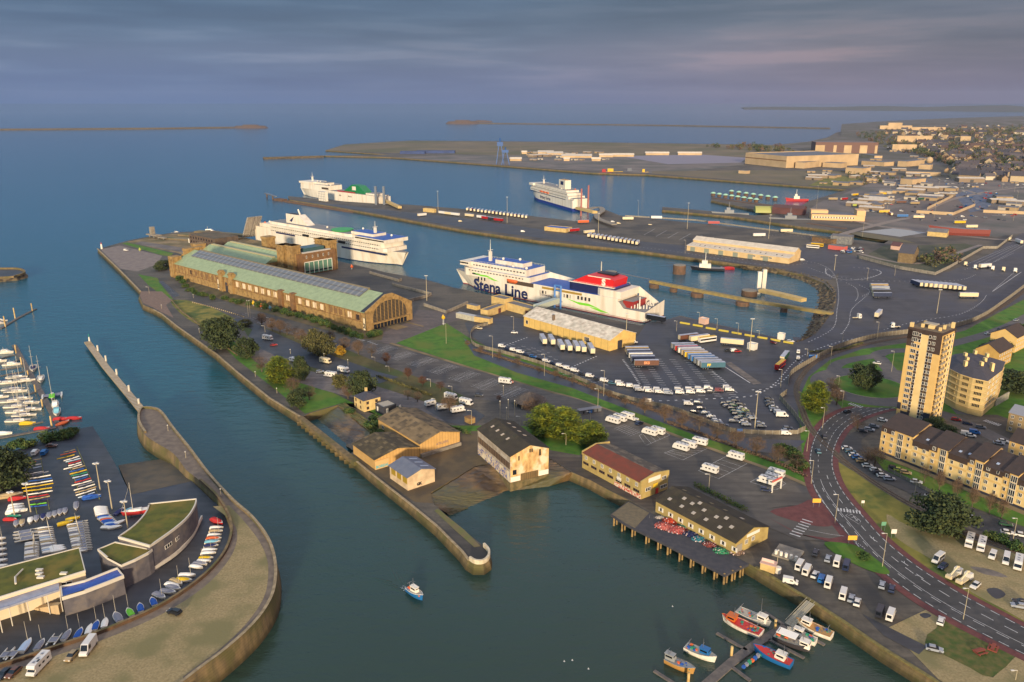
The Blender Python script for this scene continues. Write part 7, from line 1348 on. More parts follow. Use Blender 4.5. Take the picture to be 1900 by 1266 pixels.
def mastp(t,x,z,h):b=MB();b.box(x-1,x+1,-1,1,z,z+h*.45);b.cyl(x,0,z+h*.45,z+h,.3,.1,6);b.box(x-.2,x+.2,-3,3,z+h*.5,z+h*.5+.3);b.build('mast',HW,t)
def domes(t,pts):
 for x,y,z in pts:b=MB();b.sph(x,y,z+1,1.1,8);b.cyl(x,y,z,z+.4,.4,n=6);b.build('radar_dome',WFR,t)
B=26;W2=B/2
t=ferry('red_funnel_ferry','big white ferry with red funnel and large dark lettering on its side',(1196,600),140.3,180,B,11.5,(REDP_,.5),W2,7.4)
sup(t,[(22,100,W2,11.5,13.6,HW,DKBL,'upper_hull'),(100,168,W2,11.5,17.5,HW,DKBL,'superstructure'),(104,166,W2-1.6,17.5,22.5,HW,DKBL,'superstructure'),(112,140,5.5,22.5,25.6,HW,DKBL,'deckhouse'),(160,170,W2+1.2,19.2,22.4,HW,HW,'bridge'),(26,66,W2-3,13.6,19.5,NAVY,DKBL,'superstructure'),(20,40,W2-.5,13.6,18.4,HW,HW,'superstructure'),(12,20,W2-4,7.4,12,mat('red_hull',(0,0,0)),DKG,'stern_house')])
band(t,161,170.2,W2+1.2,20.6,1.1,CG);band(t,106,162,W2,15.4,.8);band(t,106,158,W2-1.6,19.6,1);band(t,143,152,W2,9,2.4);band(t,62,68,W2,7.6,2.6);band(t,84,90,W2,7.4,2.4);band(t,44,56,W2,8,2.6);band(t,150,158,W2,12.8,1.2,BLK)
band(t,96,122,W2,10.6,3,mat('dark_recess',(70,56,44),rough=.8));band(t,52,88,W2,11.2,1.6,mat('yellow_recess',(150,120,46),rough=.7));b=MB();b.X=Matrix.Translation((116,W2+.9,13));b.loft([[(x,w_,z)for w_,z in((r,0),(r*.8,1.1),(-r*.8,1.1),(-r,0),(0,-1.2*r))]for x,r in((-5,.4),(-3,1.3),(3,1.3),(5,.4))]);b.build('lifeboat',ORG,t)
b=MB();pr=[(64,19.6),(29,19.6),(28,24.6),(31,25.4),(50,26.2)];b.loft([[(x,s*(W2-4),z)for x,z in pr]for s in(1,-1)]);b.build('funnel',mat('funnel_red',(196,30,30),rough=.5),t)
b=MB();b.box(31,50,W2-4.1,W2-3.8,25.2,25.8);b.box(27,66,W2-4,W2-2.9,19.3,19.8);b.build('funnel_stripe',HW,t);MB().box(34,48,-7,0,25.9,26.8).build('exhaust',BLK,t)
b=MB();b.loft([[(x,-s,z)for x,z in((100,11.5),(100,18),(58,13.8),(58,11.5))]for s in(W2-.5,W2)]);b.loft([[(x,-s,z)for x,z in((20,7.4),(20,18),(4,9),(4,7.4))]for s in(W2-1,W2)]);b.build('bulwark',HW,t)
vtext(t,'S',38,W2-3.9,20.3,6.4,HW,1,.4);vtext(t,'Stena',156.5,W2,1.0,12.2,NAVY,1,.36,1.06);vtext(t,'Line',124.5,W2,1.0,12.2,NAVY,1,.36,1.12);vtext(t,'Connecting',90,W2,6,2.4,NAVY,1);vtext(t,'Europe',76,W2,3.6,2.4,NAVY,1)
GS=mat('green_swoosh',(110,190,40),rough=.6)
for x0,z0,k in((66,7.4,-1),(158,14.6,-.75)):
 b=MB();P_=[(0,0),(10,-1.4),(20,-1.2),(30,-3.6),(21,-3.0),(12,-3.2)];P2_=[(20,-3.6),(28,-3.6),(38,-5.6),(30,-5.6)]
 for Q_ in(P_,P2_):b.loft([[(x0+px*k,W2+y,z0+pz*abs(k)*.95)for px,pz in Q_]for y in(.05,.12)])
 b.build('green_stripe',GS,t)
band(t,2,112,W2,1.0,.25,REDP_,'hull_stripe');mastp(t,150,22.5,17);domes(t,[(106,9,22.5),(134,3,25.6),(122,-3,25.6)])
b=MB();b.cyl(50,-8,17,33,.5,.3,6);b.build('funnel_mast',ALU,t)
b=MB()
for i in range(14):b.box(2+i*.9,2.5+i*.9,(-1)**i*(3+i*.5)-.5,(-1)**i*(3+i*.5)+.5,7.5,9+i%3)
b.cyl(8,7,7.5,16,.5,.4,6);b.build('stern_gear',WFR,t)
t=ferry('blue_band_ferry','long white ferry with blue band and green helipad berthed behind the hall',(475,448),-41,220,28,13.2,(NAVY,.6),-14);y=-14
sup(t,[(2,196,14,13.2,17,HW,DKG,'superstructure'),(20,214,13.6,13.2,16.5,HW,HW,'superstructure'),(8,192,12.6,17,20.5,HW,DKG,'superstructure'),(14,210,13.2,16.5,21,HW,HW,'superstructure'),(24,160,10,20.5,23.6,HW,DKG,'superstructure'),(170,213,14.6,21,24.2,HW,DKBL,'bridge'),(158,190,8,24.2,26.6,HW,DKBL,'deckhouse'),(46,66,4.4,23.6,33,HW,BLK,'funnel')])
for z in(14.8,18.2):band(t,30,205,y*(1 if z<16 else.955),z,.9)
band(t,150,214,y-.05,10.4,1.7,NAVY,'blue_band');band(t,40,74,y-.05,13,1.6,NAVY,'blue_band');band(t,172,213,-14.7,22.4,1.1,CG);b=MB();b.cyl(134,0,23.7,25.2,10,11,24);b.build('helipad',mat('helipad_green',(60,150,84),rough=.7),t)
b=MB();b.loft([[(x,s*4.2,z)for x,z in((66,23.6),(84,23.6),(68,33),(66,33))]for s in(1,-1)]);b.tube((66,0,31),(62,0,38),.8);b.build('funnel_fin',HW,t);b=MB();b.face([(52,-4.5,26),(56,-4.5,25),(60,-4.5,31),(55,-4.5,28)]);b.build('funnel_mark',NAVY,t)
mastp(t,184,26.6,11);domes(t,[(110,0,23.6),(160,5,26.6),(200,6,24.2),(30,3,20.5),(14,-4,20.5)])
for x,c in((88,ORG),(132,DKBL),(146,ORG)):MB().box(x,x+10,-14.9,-13.6,15,17).build('lifeboat',mat('boat_red',(0,0,0))if c is ORG else c,t)
t=ferry('green_funnel_ferry','white freight ferry with green funnel at the outer end of the middle pier',(700,383),137.4,205,25,12.6,(NAVY,.5),12.5)
sup(t,[(4,120,12.5,12.6,14,HW,DKG,'upper_hull'),(118,196,12.5,12.6,21,HW,DKG,'superstructure'),(160,196,13.5,21,24,HW,HW,'bridge'),(130,160,7,21,24,HW,DKG,'deckhouse'),(8,30,9,14,16.5,HW,DKG,'stern_house')]);mastp(t,178,24,14);domes(t,[(160,3,24),(152,3,24),(118,8,21)])
b=MB();b.loft([[(x,s*6.5,z)for x,z in((90,14),(34,14),(38,18),(50,25),(66,26),(78,20))]for s in(1,-1)]);b.build('funnel',mat('funnel_green',(20,110,62),rough=.5),t);MB().box(57,66,6.5,6.7,18,23.5).build('funnel_mark',HW,t);MB().box(56,98,8.5,11,14,15.6).build('trailer_load',mat('maroon_load',(150,50,50),rough=.7),t)
for x0,x1,z in((125,140,7),(86,92,8),(60,70,8),(118,136,15)):band(t,x0,x1,12.5,z,2 if z<10 else 3,mat('dark_recess',(0,0,0))if z>10 else None)
t2=thing('scaffold','white sheeted scaffold tower against the side of the green funnel ferry','scaffold',G(607,374),R(137));MB().box(0,17,-2,3,0,14).build('sheeting',WFR,t2)
b=MB()
for i in range(5):b.box(i*4.2,i*4.2+.3,3,3.3,0,14.4);b.box(0,17,3,3.3,i*3.4,i*3.4+.3)
b.build('frame',STEEL,t2)
t=ferry('blue_hull_ferry','tall white ferry with blue underside and company lettering at the inner pier',(1062,393),110.2,172,25,15,(mat('hull_blue',(30,50,120),rough=.5),4),12.5)
sup(t,[(14,160,12.5,15,19,HW,DKG,'superstructure'),(20,158,11.4,19,22.6,HW,DKG,'superstructure'),(28,150,9.6,22.6,25.6,HW,DKG,'superstructure'),(146,162,13,22,25.2,HW,HW,'bridge'),(44,66,4.5,25.6,38,HW,mat('funnel_top',(176,130,60),rough=.6),'funnel'),(0,14,10,15,17,HW,DKG,'stern_house')])
for z in(16.4,20.2):band(t,22,156,12.5 if z<17 else 11.4,z,1.1)
band(t,24,160,12.55,13.2,.9,NAVY,'blue_band');vtext(t,'Brittany Ferries',118,12.5,6.4,6.4,NAVY,1,.16);mastp(t,134,25.6,12);MB().box(50,60,4.5,4.7,31,36).build('funnel_mark',NAVY,t)
for x in(84,96,108):b=MB();b.box(x,x+8,12.4,14,15.6,17.6);b.build('lifeboat',ORG,t)
q=random.Random(12)
for t in[o for o in C.objects if o.get('category')=='ferry']:
 S_=[o for o in C.objects if o.parent==t and o.name.startswith('superstructure')]
 for o in S_[:3]:
  V=[v.co for v in o.data.vertices];x0,x1=min(v.x for v in V),max(v.x for v in V);y1=max(v.y for v in V);z1=max(v.z for v in V)-.02;b=MB()
  for s in(-1,1):b.box(x0+.5,x1-4,s*(y1-.3)-.05,s*(y1-.3)+.05,z1+.95,z1+1.05);[b.box(x-.05,x+.05,s*(y1-.3)-.05,s*(y1-.3)+.05,z1,z1+.95)for x in[x0+.5+k*3 for k in range(int((x1-x0-4)/3))]]
  b.build('railing',WFR,t)
  for k in range(5):x=q.uniform(x0+3,x1-8);y=q.choice((-1,1))*q.uniform(y1*.62,y1-2);w_=q.uniform(.5,1.4);MB().box(x,x+w_*1.6,y-w_/2,y+w_/2,z1,z1+q.uniform(.8,1.8)).build('deck_locker',q.choice((HW,WFR,STEEL,ORG)),t)
YS=mat('yellow_grey_beam',(150,128,70),(120,106,70),.3,.8);BRN=mat('brown_caisson',(104,76,56),(80,64,50),.4,.9)
def beam(name,lab,pts,w_,z0,z1,m,cat='ramp',piers=()):
 t=thing(name,lab,cat,(0,0,0));b=MB();wallstrip(b,PX(pts,z1),w_,z0,z1);b.build('deck',m,t)
 for x,y,r in piers:p=G(x,y);b=MB();b.cyl(p.x,p.y,WL-1,z0-.01,r,n=12);b.build('pier',BRN,t)
 return t
beam('pipe_jetty','yellow-brown jetty walkway crossing the ferry basin',[(1207,520),(1295,537),(1385,554),(1545,580)],4,-.6,1.4,YS,'jetty',[(1214,526,4),(1250,533,3),(1294,542,5),(1378,558,5),(1455,570,2.5),(1530,582,3)])
beam('catwalk','thin grey catwalk from the round dolphin to the jetty',[(1146,506),(1206,518)],1.2,.5,.9,STEEL,'catwalk')
for x,y,r,h,lab in((1133,512,5.5,0,'round brown mooring dolphin behind the red funnel'),(1260,508,5.6,4,'tall rusty round caisson in the ferry basin'),(1390,549,6,.6,'round dolphin beneath the cream loading ramp')):t=thing('mooring_dolphin',lab,'dolphin',G(x,y,WL));b=MB();b.cyl(0,0,-1,h+3.6,r,n=18);b.build('caisson',BRN,t);b=MB();b.cyl(0,0,h+3.61,h+3.9,r*.95,n=18);b.build('cap',CONC,t)
t=beam('loading_ramp','cream loading ramp with two white lift towers at the basin head',[(1412,536),(1450,544),(1492,554)],6,.5,3,CB)
for x,y in((1407,537),(1416,535)):p=G(x,y);b=MB();b.box(p.x-1.5,p.x+1.5,p.y-1.5,p.y+1.5,WL,15 if x>1410 else 14);b.build('lift_tower',HW,t)
t=beam('loading_ramp','cream sloping ramp with blue-grey towers behind the green funnel ferry',[(702,366),(722,374),(742,383)],5,2,5,CB)
for x,y in((698,380),(713,380),(706,372)):p=G(x,y);b=MB();b.box(p.x-1.6,p.x+1.6,p.y-1.6,p.y+1.6,WL,26 if x!=706 else 12);b.build('lift_tower',mat('blue_grey_steel',(84,92,104),rough=.6),t)
t=beam('loading_ramp','double cream ramp and red masts at the stern of the lettered ferry',[(1072,384),(1088,388),(1104,392)],7,4,7,CB)
for x,y in((1078,396),(1091,388)):p=G(x,y);b=MB();b.box(p.x-1,p.x+1,p.y-1,p.y+1,WL,32);b.build('lift_tower',mat('red_steel',(140,70,60),rough=.6),t)
beam('curved_ramp','curved grey vehicle ramp winding down to the middle pier',smoothpx([(1096,386),(1112,384),(1118,390),(1108,398),(1112,406),(1140,416)],4),7,3,4,CONC,'ramp')
beam('low_wharf','low brown wharf ledge under the green funnel ferry',[(532,372),(590,381),(640,389),(700,397)],9,WL,-1.4,BRN,'wharf')
beam('old_pontoon','brown hulks moored ahead of the green funnel ferry bow',[(513,368),(528,370)],10,WL,-.5,BRN,'pontoon');beam('footbridge','grey slanted footbridge on legs left of the green funnel ferry',[(492,358),(512,364)],3,2,3.4,STEEL,'footbridge',[(495,362,1.2),(506,366,1.2)])
t=thing('raised_linkspan','two raised pale perforated ramp leaves beside the blue band ferry stern','ramp',G(449,443),R(-41))
for y0 in(0,9):
 b=MB();b.loft([[(x,y0+y_,z)for y_,z in((0,0),(8,0),(8,.1),(0,.1))]for x in(0,.1)]);b.f=[];b.m=[];b.v=[]
 b.mesh([(0,y0,1),(0,y0+8,1),(14,y0+8,24),(14,y0,24),(2,y0,1),(2,y0+8,1),(16,y0+8,24),(16,y0,24)],[(0,1,2,3),(7,6,5,4),(0,3,7,4),(1,5,6,2),(3,2,6,7),(0,4,5,1)]);b.build('ramp_leaf',mat('perforated',(176,166,150),(110,100,92),1.2,.7,coord='obj',lo=.45,hi=.55),t)
t=thing('mooring_platform','grey mooring platform with hut on stilts off the hall quay tip','platform',G(286,442),R(-35));b=MB();b.box(-10,10,-3,3,3,4.2);b.box(-4,0,-2,2,4.2,12);b.box(9,22,-1.5,1.5,1.5,2.5);b.build('deck',CONC,t)
for x in(-8,0,8,18):b=MB();b.cyl(x,0,WL-1,3,.8,n=7);b.build('pile',STEEL,t)
t=beam('boarding_bridge','pale glazed boarding bridge with blue gantry against the big ferry',[(994,566),(1034,553)],4,6,9.5,mat('pale_glass',(170,176,160),rough=.4),'boarding bridge')
for x,y in((1029,572),(1040,574)):p=G(x,y);b=MB();b.box(p.x-.6,p.x+.6,p.y-.6,p.y+.6,0,17);b.build('gantry_leg',SB,t)
p,q=G(1029,572),G(1040,574);b=MB();b.tube((p.x,p.y,16.6),(q.x,q.y,16.6),.6);b.tube((p.x,p.y,13),(q.x,q.y,13),.5);b.build('gantry_beam',SB,t)
t=thing('tug','black tug with cream wheelhouse moored beneath the middle pier','tug',G(1312,502,WL),R(168));b=MB();hull(b,30,9,2.6,0,1,sheer=.6);b.build('hull',[BLK,DKG],t);b=MB();b.box(-3,7,-3,3,2.6,6);b.box(0,5,-2.2,2.2,6,9);b.build('wheelhouse',HW,t);b=MB();b.cyl(2,0,9,16,.25,n=5);b.build('mast',HW,t)
boat('dinghy',1349,500,R(168),'red workboat moored behind the black tug',None,'red',None,WL,2.8)
boat('cruiser',327,434,R(10),'white pilot boat lying beyond the derelict ground',None,None,None,WL,1.2);o=boat('cruiser',389,434,R(10),'white vessel with mast behind the derelict wing',None,None,None,WL,2.2)
for i in range(9):x=1310+i*20;o=beam('quay_fender_bar','yellow edge barrier on the basin quay, %s from the left'%ordn(i),[(1262+i*24,597+i*4.3+(i>1)*1),(1280+i*24,600+i*4.3+(i>1)*1)],.8,0,1.1,mat('barrier_yellow',(180,160,60),rough=.7),'barrier')
flat('basin_hut','small pinkish hut at the basin quay edge',(1296,600),(1308,603),None,3.4,mat('pinkish',(0,0,0)),WFR,W=4);flat('basin_kiosk','white open kiosk near the basin end',(1442,630),(1453,632),None,3.6,WFR,WFR,W=3);flat('equipment_cube','white cube at the foot of the tall basin mast',(1386,648),(1399,651),None,3.4,WFR,WFR,W=4);flat('pier_kiosk','low blue-roofed cream shed on the middle pier',(1010,428),(1050,432),None,4,CB,DKBL,W=14);flat('cream_kiosk','cream kiosk beside the middle pier trailers',(785,393),(805,395),None,4,CB,CB,W=5)
def fs(pts,m,z=.03):return sheet('far_ground',pts,m,z)
TAN=mat('far_tan',(112,98,74),(92,84,66),.01,.95,c3=(84,82,54),sc3=.004);MAU=mat('far_slab',(112,102,94),(92,86,82),.02,.85,c3=(80,80,72),sc3=.01);TOWN=mat('town_ground',(84,78,70),(64,66,48),.02,.95,c3=(96,90,86),sc3=.01)
fs([(606,279),(640,269),(760,262),(900,263),(1100,265),(1440,270),(1500,264),(1540,256),(1600,262),(1500,285),(1380,295),(1150,296),(980,290),(840,286),(724,284)],TAN)
fs([(730,292),(860,288),(1150,290),(1385,296),(1380,306),(1250,322),(1180,321),(1000,312)],MAU,.06)
fs([(1150,290),(1300,287),(1385,293),(1375,302),(1240,305)],mat('far_slab2',(122,116,126),rough=.7),.1)
fs([(1210,318),(1400,316),(1560,318),(1640,330),(1600,345),(1570,350),(1400,337),(1210,322)],TAN,.08)
fs([(1440,272),(1560,255),(1600,241),(1800,231),(1990,228),(2400,230),(2700,400),(1990,330),(1800,332),(1640,330),(1580,300)],TOWN,.05)
fs([(1640,330),(1990,328),(2400,380),(2200,470),(1990,420),(1850,440),(1700,440),(1580,410),(1500,390),(1520,376),(1590,350)],MAU,.04)
for pts in([(1636,400),(1700,372),(1745,362),(1800,368),(1850,395),(1820,415),(1720,420)],):fs(pts,mat('plot',(104,92,84),(90,82,78),.02,.9),.12)
fs([(1770,362),(1810,348),(1856,366),(1830,388),(1800,395)],mat('scrap',(60,72,92),(96,104,118),.12,.8),.15);fs([(1500,345),(1540,325),(1600,330),(1560,345)],GRASSY,.12)
b=MB()
for pts,w_ in(([(1500,455),(1580,430),(1650,412),(1700,400),(1760,372),(1860,352),(1990,340)],9),([(1560,402),(1620,418),(1700,428),(1800,440),(1870,446),(1990,452)],9),([(1580,398),(1660,372),(1720,358),(1780,352),(1820,362)],8),([(1840,400),(1900,402),(1990,408)],7),([(1590,470),(1700,490),(1820,455)],5)):ZC[0]+=.0006;strip(b,PX(smoothpx(pts,4)),w_,.16+ZC[0])
tag(b.build('road',mat('pale_far_road',(128,116,106),rough=.9)),None,None,kind='structure')
def shed(a,b_,h,W,lab,wm_=PW,rm=None,hr=0,name='industrial_shed'):
 if hr:return gable(name,lab,a,b_,None,h,h+hr,wm_,rm or PR_,'building',W=W)
 return flat(name,lab,a,b_,None,h,wm_,rm or FR,W=W,par=.3)
DR=mat('dark_flat_roof',(92,94,100),rough=.7);CH=mat('cream_far',(186,158,120),(168,142,106),.05,.8)
t,l_,w_=flat('naval_assembly_hall','huge cream assembly hall with grey flat roof near the far basin',(1382,304),(1458,312),None,24,CH,DR,W=210,par=1.5);MB().box(0,l_,-.3,-.05,14,16).build('brown_stripe',BRKD,t)
shed((1475,312),(1492,313),13,120,'cream low wing in front of the assembly hall',CH,DR)
t,l_,w_=flat('striped_hangar','brown and cream striped hangar behind the assembly hall',(1512,284),(1628,285),None,30,mat('hangar_brown',(104,76,66),rough=.8),DR,W=60)
for i,(x,w0)in enumerate(((.0,.15),(.29,.05),(.46,.12),(.71,.12),(.95,.04))):MB().box(l_*x,l_*(x+w0),-.4,-.05,0,22).build('panel',CH,t)
for i,(a,b_,h,W,lab)in enumerate((((1568,322),(1600,324),12,40,'cream warehouse block right of the naval hall'),((1526,310),(1560,312),10,30,'low cream shed left of the warehouse block'),((1598,306),(1640,309),9,40,'tan shed row in the works district'),((1665,309),(1682,310),12,90,'bright cream shed in the works district'),((1704,314),(1726,315),10,20,'white two-storey office beyond the works'),((1786,310),(1806,312),10,20,'white office block with dark door in the town'),((1680,325),(1745,327),7,14,'long low cream shed row'),((1780,324),(1808,326),8,20,'grey-roofed store by the far road'),((1830,328),(1850,329),8,25,'orange-fronted store by the far road'),((1608,337),(1624,338),6,12,'small cream shed on the waste ground'),((1670,342),(1692,344),10,40,'open-sided cream frame hall'),((1887,321),(1900,322),12,30,'ochre block at the right edge of the town'),((1370,322),(1385,323),6,14,'small cream shed left of the naval hall'),((1597,292),(1622,296),9,20,'tan works building before the hangar'))):shed(a,b_,h,W,lab,CH,DR if i%2 else FR)
for i,(x,y,L_,W)in enumerate((p[0],p[1],p[2]*.72,p[3])for p in((998,286,60,40),(1015,288,60,40),(1042,293,110,40),(1112,292,50,14),(1136,291,80,16),(1198,288,50,20),(1212,288,60,10),(1258,288,90,12),(946,299,40,14),(968,286,20,10),(1046,299,20,10),(1098,299,30,8))):
 A=G(x,y);t=thing('port_store','white low store on the far port, %s from the left'%ordn([2,3,4,7,8,9,10,11,0,1,5,6][i]),'store',A,R(-4));b=MB();b.box(0,L_,0,W,0,5);b.build('wall',CH,t);b=MB();b.loft([[(x_,-1,5),(x_,W/2,9),(x_,W+1,5)]for x_ in(L_+1,-1)]);b.build('roof',PR_,t)
for x,y,h,lab in((928,305,60,'large blue dock crane on the far quay'),(938,306,40,'smaller blue dock crane on the far quay')):
 A=G(x,y);t=thing('dock_crane',lab,'crane',A);b=MB();[b.tube((sx*9,sy*7,0),(sx*3,sy*3,h*.7),1.2,n=4)for sx in(-1,1)for sy in(-1,1)];b.box(-7,7,-4,4,h*.7,h*.85);b.tube((0,0,h*.8),(0,0,h),1.6,n=5);b.build('frame',mat('crane_blue',(30,74,130),rough=.6),t)
for x,y,L_,lab in((742,286,70,'left blue stack of steel tubes on the reclaimed land'),(772,285,110,'right blue stack of steel tubes on the reclaimed land')):o=MB().box(0,L_,0,30,0,7).build('tube_stack',mat('stack_blue',(40,62,110),(30,48,90),.1,.7,coord='obj'));o.location=G(x,y);tag(o,lab,'stack')
for x,y,c,w_,lab in((1124,322,'red',26,'red barge at the far quay corner'),(1138,321,'yellow',40,'yellow workboat at the far quay corner'),(1172,320,'grey',30,'grey boats moored at the far quay'),(1196,322,'yellow',16,'small yellow boat at the far quay')):t=thing('barge',lab,'barge',G(x,y+1,WL),R(-10));b=MB();hull(b,w_,w_*.3,4,0,1);b.box(-w_*.3,0,-w_*.1,w_*.1,4,10);b.build('hull',[mat('barge_'+c,CARC[c],rough=.7),DKG],t)
for pts,w_,h,lab in(([(-300,243),(0,240.5),(300,238.5),(450,236.5)],26,4,'long thin breakwater on the sea at left'),([(845,228.5),(960,229.5),(1200,232),(1540,238)],16,2,'long thin breakwater on the sea at right'),([(488,293),(560,291),(600,290)],8,1.5,'low rocks off the reclaimed spit')):
 b=MB();wallstrip(b,PX(pts),w_,WL-1,h);tag(b.build('breakwater',RUBBLE),lab,'breakwater')
for x,y,r,h,lab in((465,236.8,70,16,'low round fort at the end of the left breakwater'),(858,229,80,22,'low fort at the end of the right breakwater'),(893,226,60,10,'flat fort bank behind the right breakwater')):t=thing('sea_fort',lab,'fort',G(x,y));b=MB();b.X=Matrix.Diagonal((1.5,.7,1,1));b.cyl(0,0,WL,h*.6,r,r*.8,16);b.cyl(0,0,h*.6,h,r*.5,r*.4,10);b.build('mound',mat('fort_stone',(84,70,62),rough=.95),t)
b=MB();q=random.Random(5);X0=[(1380+i*18)for i in range(40)]
front=[G(x,200-(x-1380)*.004+(7 if x>1800 else 0))for x in X0]
ang=[(p.x/p.y)for p in front];Y=17000
top=[];base=[]
for i,a_ in enumerate(ang):
 f=i/len(ang);y_=Y-6500*f;hh=10+100*f**.55*(.8+.25*math.sin(i*.55)+q.uniform(-.04,.04));base.append((a_*y_,y_,WL));top.append((a_*(y_+1500),y_+1500,hh))
back=[(p[0]*1.2,p[1]+4000,p[2]*.7)for p in top]
for i in range(len(top)-1):b.face([base[i],base[i+1],top[i+1],top[i]]);b.face([top[i],top[i+1],back[i+1],back[i]])
tag(b.build('hills',mat('hill_woods',(70,66,62),(58,64,52),.002,.95)),None,None,kind='structure')
b=MB();S_=[(1560,246),(1640,240),(1720,236),(1800,233),(1900,230),(2000,230),(2200,232),(2500,238)]
for i in range(len(S_)-1):
 a_,c_=G(*S_[i]),G(*S_[i+1]);a2,c2=a_*1.35,c_*1.35;h0,h1=6+i*7,13+i*7;b.face([(a_.x*.86,a_.y*.86,.1),(c_.x*.86,c_.y*.86,.1),(c_.x,c_.y,h1),(a_.x,a_.y,h0)]);b.face([(a_.x,a_.y,h0),(c_.x,c_.y,h1),(c2.x,c2.y,h1*.6),(a2.x,a2.y,h0*.6)])
tag(b.build('town_slope',TOWN),None,None,kind='structure')
HP=[]
for i,(wc,rc_)in enumerate((((176,156,124),(70,64,68)),((160,132,98),(80,62,56)),((190,174,150),(86,78,78)),((140,120,94),(60,58,64)))):
 t=thing('town_house','x','house');b=MB();b.box(-6,6,-4.5,4.5,0,6);b.loft([[(x,-4.5,6),(x,4.5,6),(x,0,10)]for x in(-6,6)]);b.build('wall',mat('house_wall_%d'%i,wc,rough=.9),t)
 b=MB()
 for s in(-1,1):b.loft([[(x,s*5,5.7),(x,0,10.2),(x,0,10.5),(x,s*5,6)]for x in((-6.3,6.3)if s>0 else(6.3,-6.3))])
 b.box(3.6,4.6,-.5,.5,9.5,12);b.build('roof',mat('house_roof_%d'%i,rc_,rough=.85),t);HP.append(proto(t))
used=set();n=0;q=random.Random(21);spots=[]
while n<285:
 x=q.uniform(1610,1915);y=234+(q.random()**1.15)*104
 if x<1612+(y-234)*2.1-(40 if y>318 else 0):continue
 if any(abs(x-a_)<5.2 and abs(y-b_)<1.3 for a_,b_ in spots):continue
 spots.append((x,y));k=q.randrange(4);s=q.uniform(.95,1.9);col='far upper slope' if y<246 else 'middle of the town' if y<270 else 'lower part of the town';side_='left' if x<1740 else 'centre' if x<1830 else 'right'
 lab='%s house with %s roof in the %s, %s'%(('cream','ochre','white','tan')[k],('slate','brown','grey','dark')[k],col,side_);L_=G(x,y);rz_=R(q.choice((-40,50,-30,60,0)))
 if k in used:copy(HP[k],L_,rz_,lab,'houses of the far town',(s*q.uniform(.8,1.6),s,s))
 else:used.add(k);o=HP[k];o.location=L_;o.rotation_euler=(0,0,rz_);tag(o,lab,'house','houses of the far town')
 n+=1
for i,(x0,x1,y,h)in enumerate(((1664,1729,264,22),(1744,1755,262,22),(1770,1781,264,20),(1781,1800,265,22),(1655,1700,280,18))):
 flat('far_flats','pale slab of flats on the far slope, %s from the left'%ordn([1,2,3,4,0][i]),(x0,y),(x1,y+.4),None,h,CH,PR_,W=14,cat='apartments')
A=G(1632,243);t=thing('hospital_block','white stepped complex on the far ridge','building',A,R(-3));b=MB();b.box(0,160,0,30,0,26);b.box(160,330,5,40,0,18);b.box(40,110,0,24,26,40);b.build('wall',CH,t)
for x,y,r in((1724,303,8),(1770,293,7)):t=thing('gas_sphere','cream spherical tank in the works, %s one'%('left' if x<1750 else 'right'),'tank',G(x,y));b=MB();b.sph(0,0,r*.9,r,12);b.build('shell',CH,t)
WP=[]
for i,(wc,L_,W,H_)in enumerate((((156,132,98),30,18,6),((128,110,90),44,22,7),((172,160,142),20,14,5))):
 t=thing('works_shed','x','shed');b=MB();b.box(-L_/2,L_/2,-W/2,W/2,0,H_);b.build('wall',mat('works_wall_%d'%i,wc,rough=.9),t);b=MB();b.loft([[(x,-W/2-.5,H_),(x,0,H_+2),(x,W/2+.5,H_)]for x in(L_/2+.5,-L_/2-.5)]);b.build('roof',(DR,PR_,FR)[i],t);b=MB();b.box(-3,3,-W/2-.2,-W/2-.02,0,H_*.7);b.build('door',mat('dark_door',(0,0,0)),t);WP.append(proto(t))
n=0;us=set();sp=[]
while n<150:
 z_=q.choice(((1600,1900,296,345),(1640,1900,345,372),(1500,1640,318,345),(1760,1900,372,392),(1590,1650,360,392),(1650,1800,270,300),(980,1130,284,298)));x,y=q.uniform(*z_[:2]),q.uniform(*z_[2:])
 if any(abs(x-a_)<9 and abs(y-b_)<2.4 for a_,b_ in sp)or(1770<x<1856 and y>348):continue
 sp.append((x,y));k=q.randrange(3);lab='%s shed %s, %s'%(('cream','tan','white')[k],'on the reclaimed far port' if x<1200 else 'in the works between basin and town' if x<1640 else 'among the yards below the town','near its front' if y>(z_[2]+z_[3])/2 else 'near its back');n+=1;s_=q.uniform(.35,.9);rz_=R(q.choice((-40,50,-8,-35)))
 if k in us:copy(WP[k],G(x,y),rz_,lab,'sheds of the works district',s_)
 else:us.add(k);o=WP[k];o.location=G(x,y);o.rotation_euler=(0,0,rz_);tag(o,lab,'shed','sheds of the works district')
def woods(nm,region,n,s,seed,mats=('dark','bare','olive')):
 q=random.Random(seed);b=MB();xs=[p[0]for p in region];ys=[p[1]for p in region]
 def inside(x,y):
  c=False
  for i in range(len(region)):
   (x1,y1),(x2,y2)=region[i-1],region[i]
   if(y1>y)!=(y2>y)and x<(x2-x1)*(y-y1)/(y2-y1)+x1:c=not c
  return c
 k=0
 while k<n:
  x,y=q.uniform(min(xs),max(xs)),q.uniform(min(ys),max(ys))
  if not inside(x,y):continue
  k+=1;p=G(x,y);r=s*q.uniform(.6,1.4);mi=q.randrange(3)
  for j in range(26):v=Vector((q.gauss(0,1),q.gauss(0,1),q.gauss(0,.7))).normalized()*r*q.uniform(.5,1);c=p+Vector((0,0,r*.9))+v;d=Vector((q.gauss(0,1),q.gauss(0,1),q.gauss(0,1))).normalized()*r*.34;e=d.orthogonal().normalized()*r*.25;b.face([c-d,c+e,c+d,c-e],mi)
 tag(b.build(nm,[LF[m_]for m_ in mats]),'scattered trees and bushes '+nm.replace('_',' '),'trees',None,'stuff')
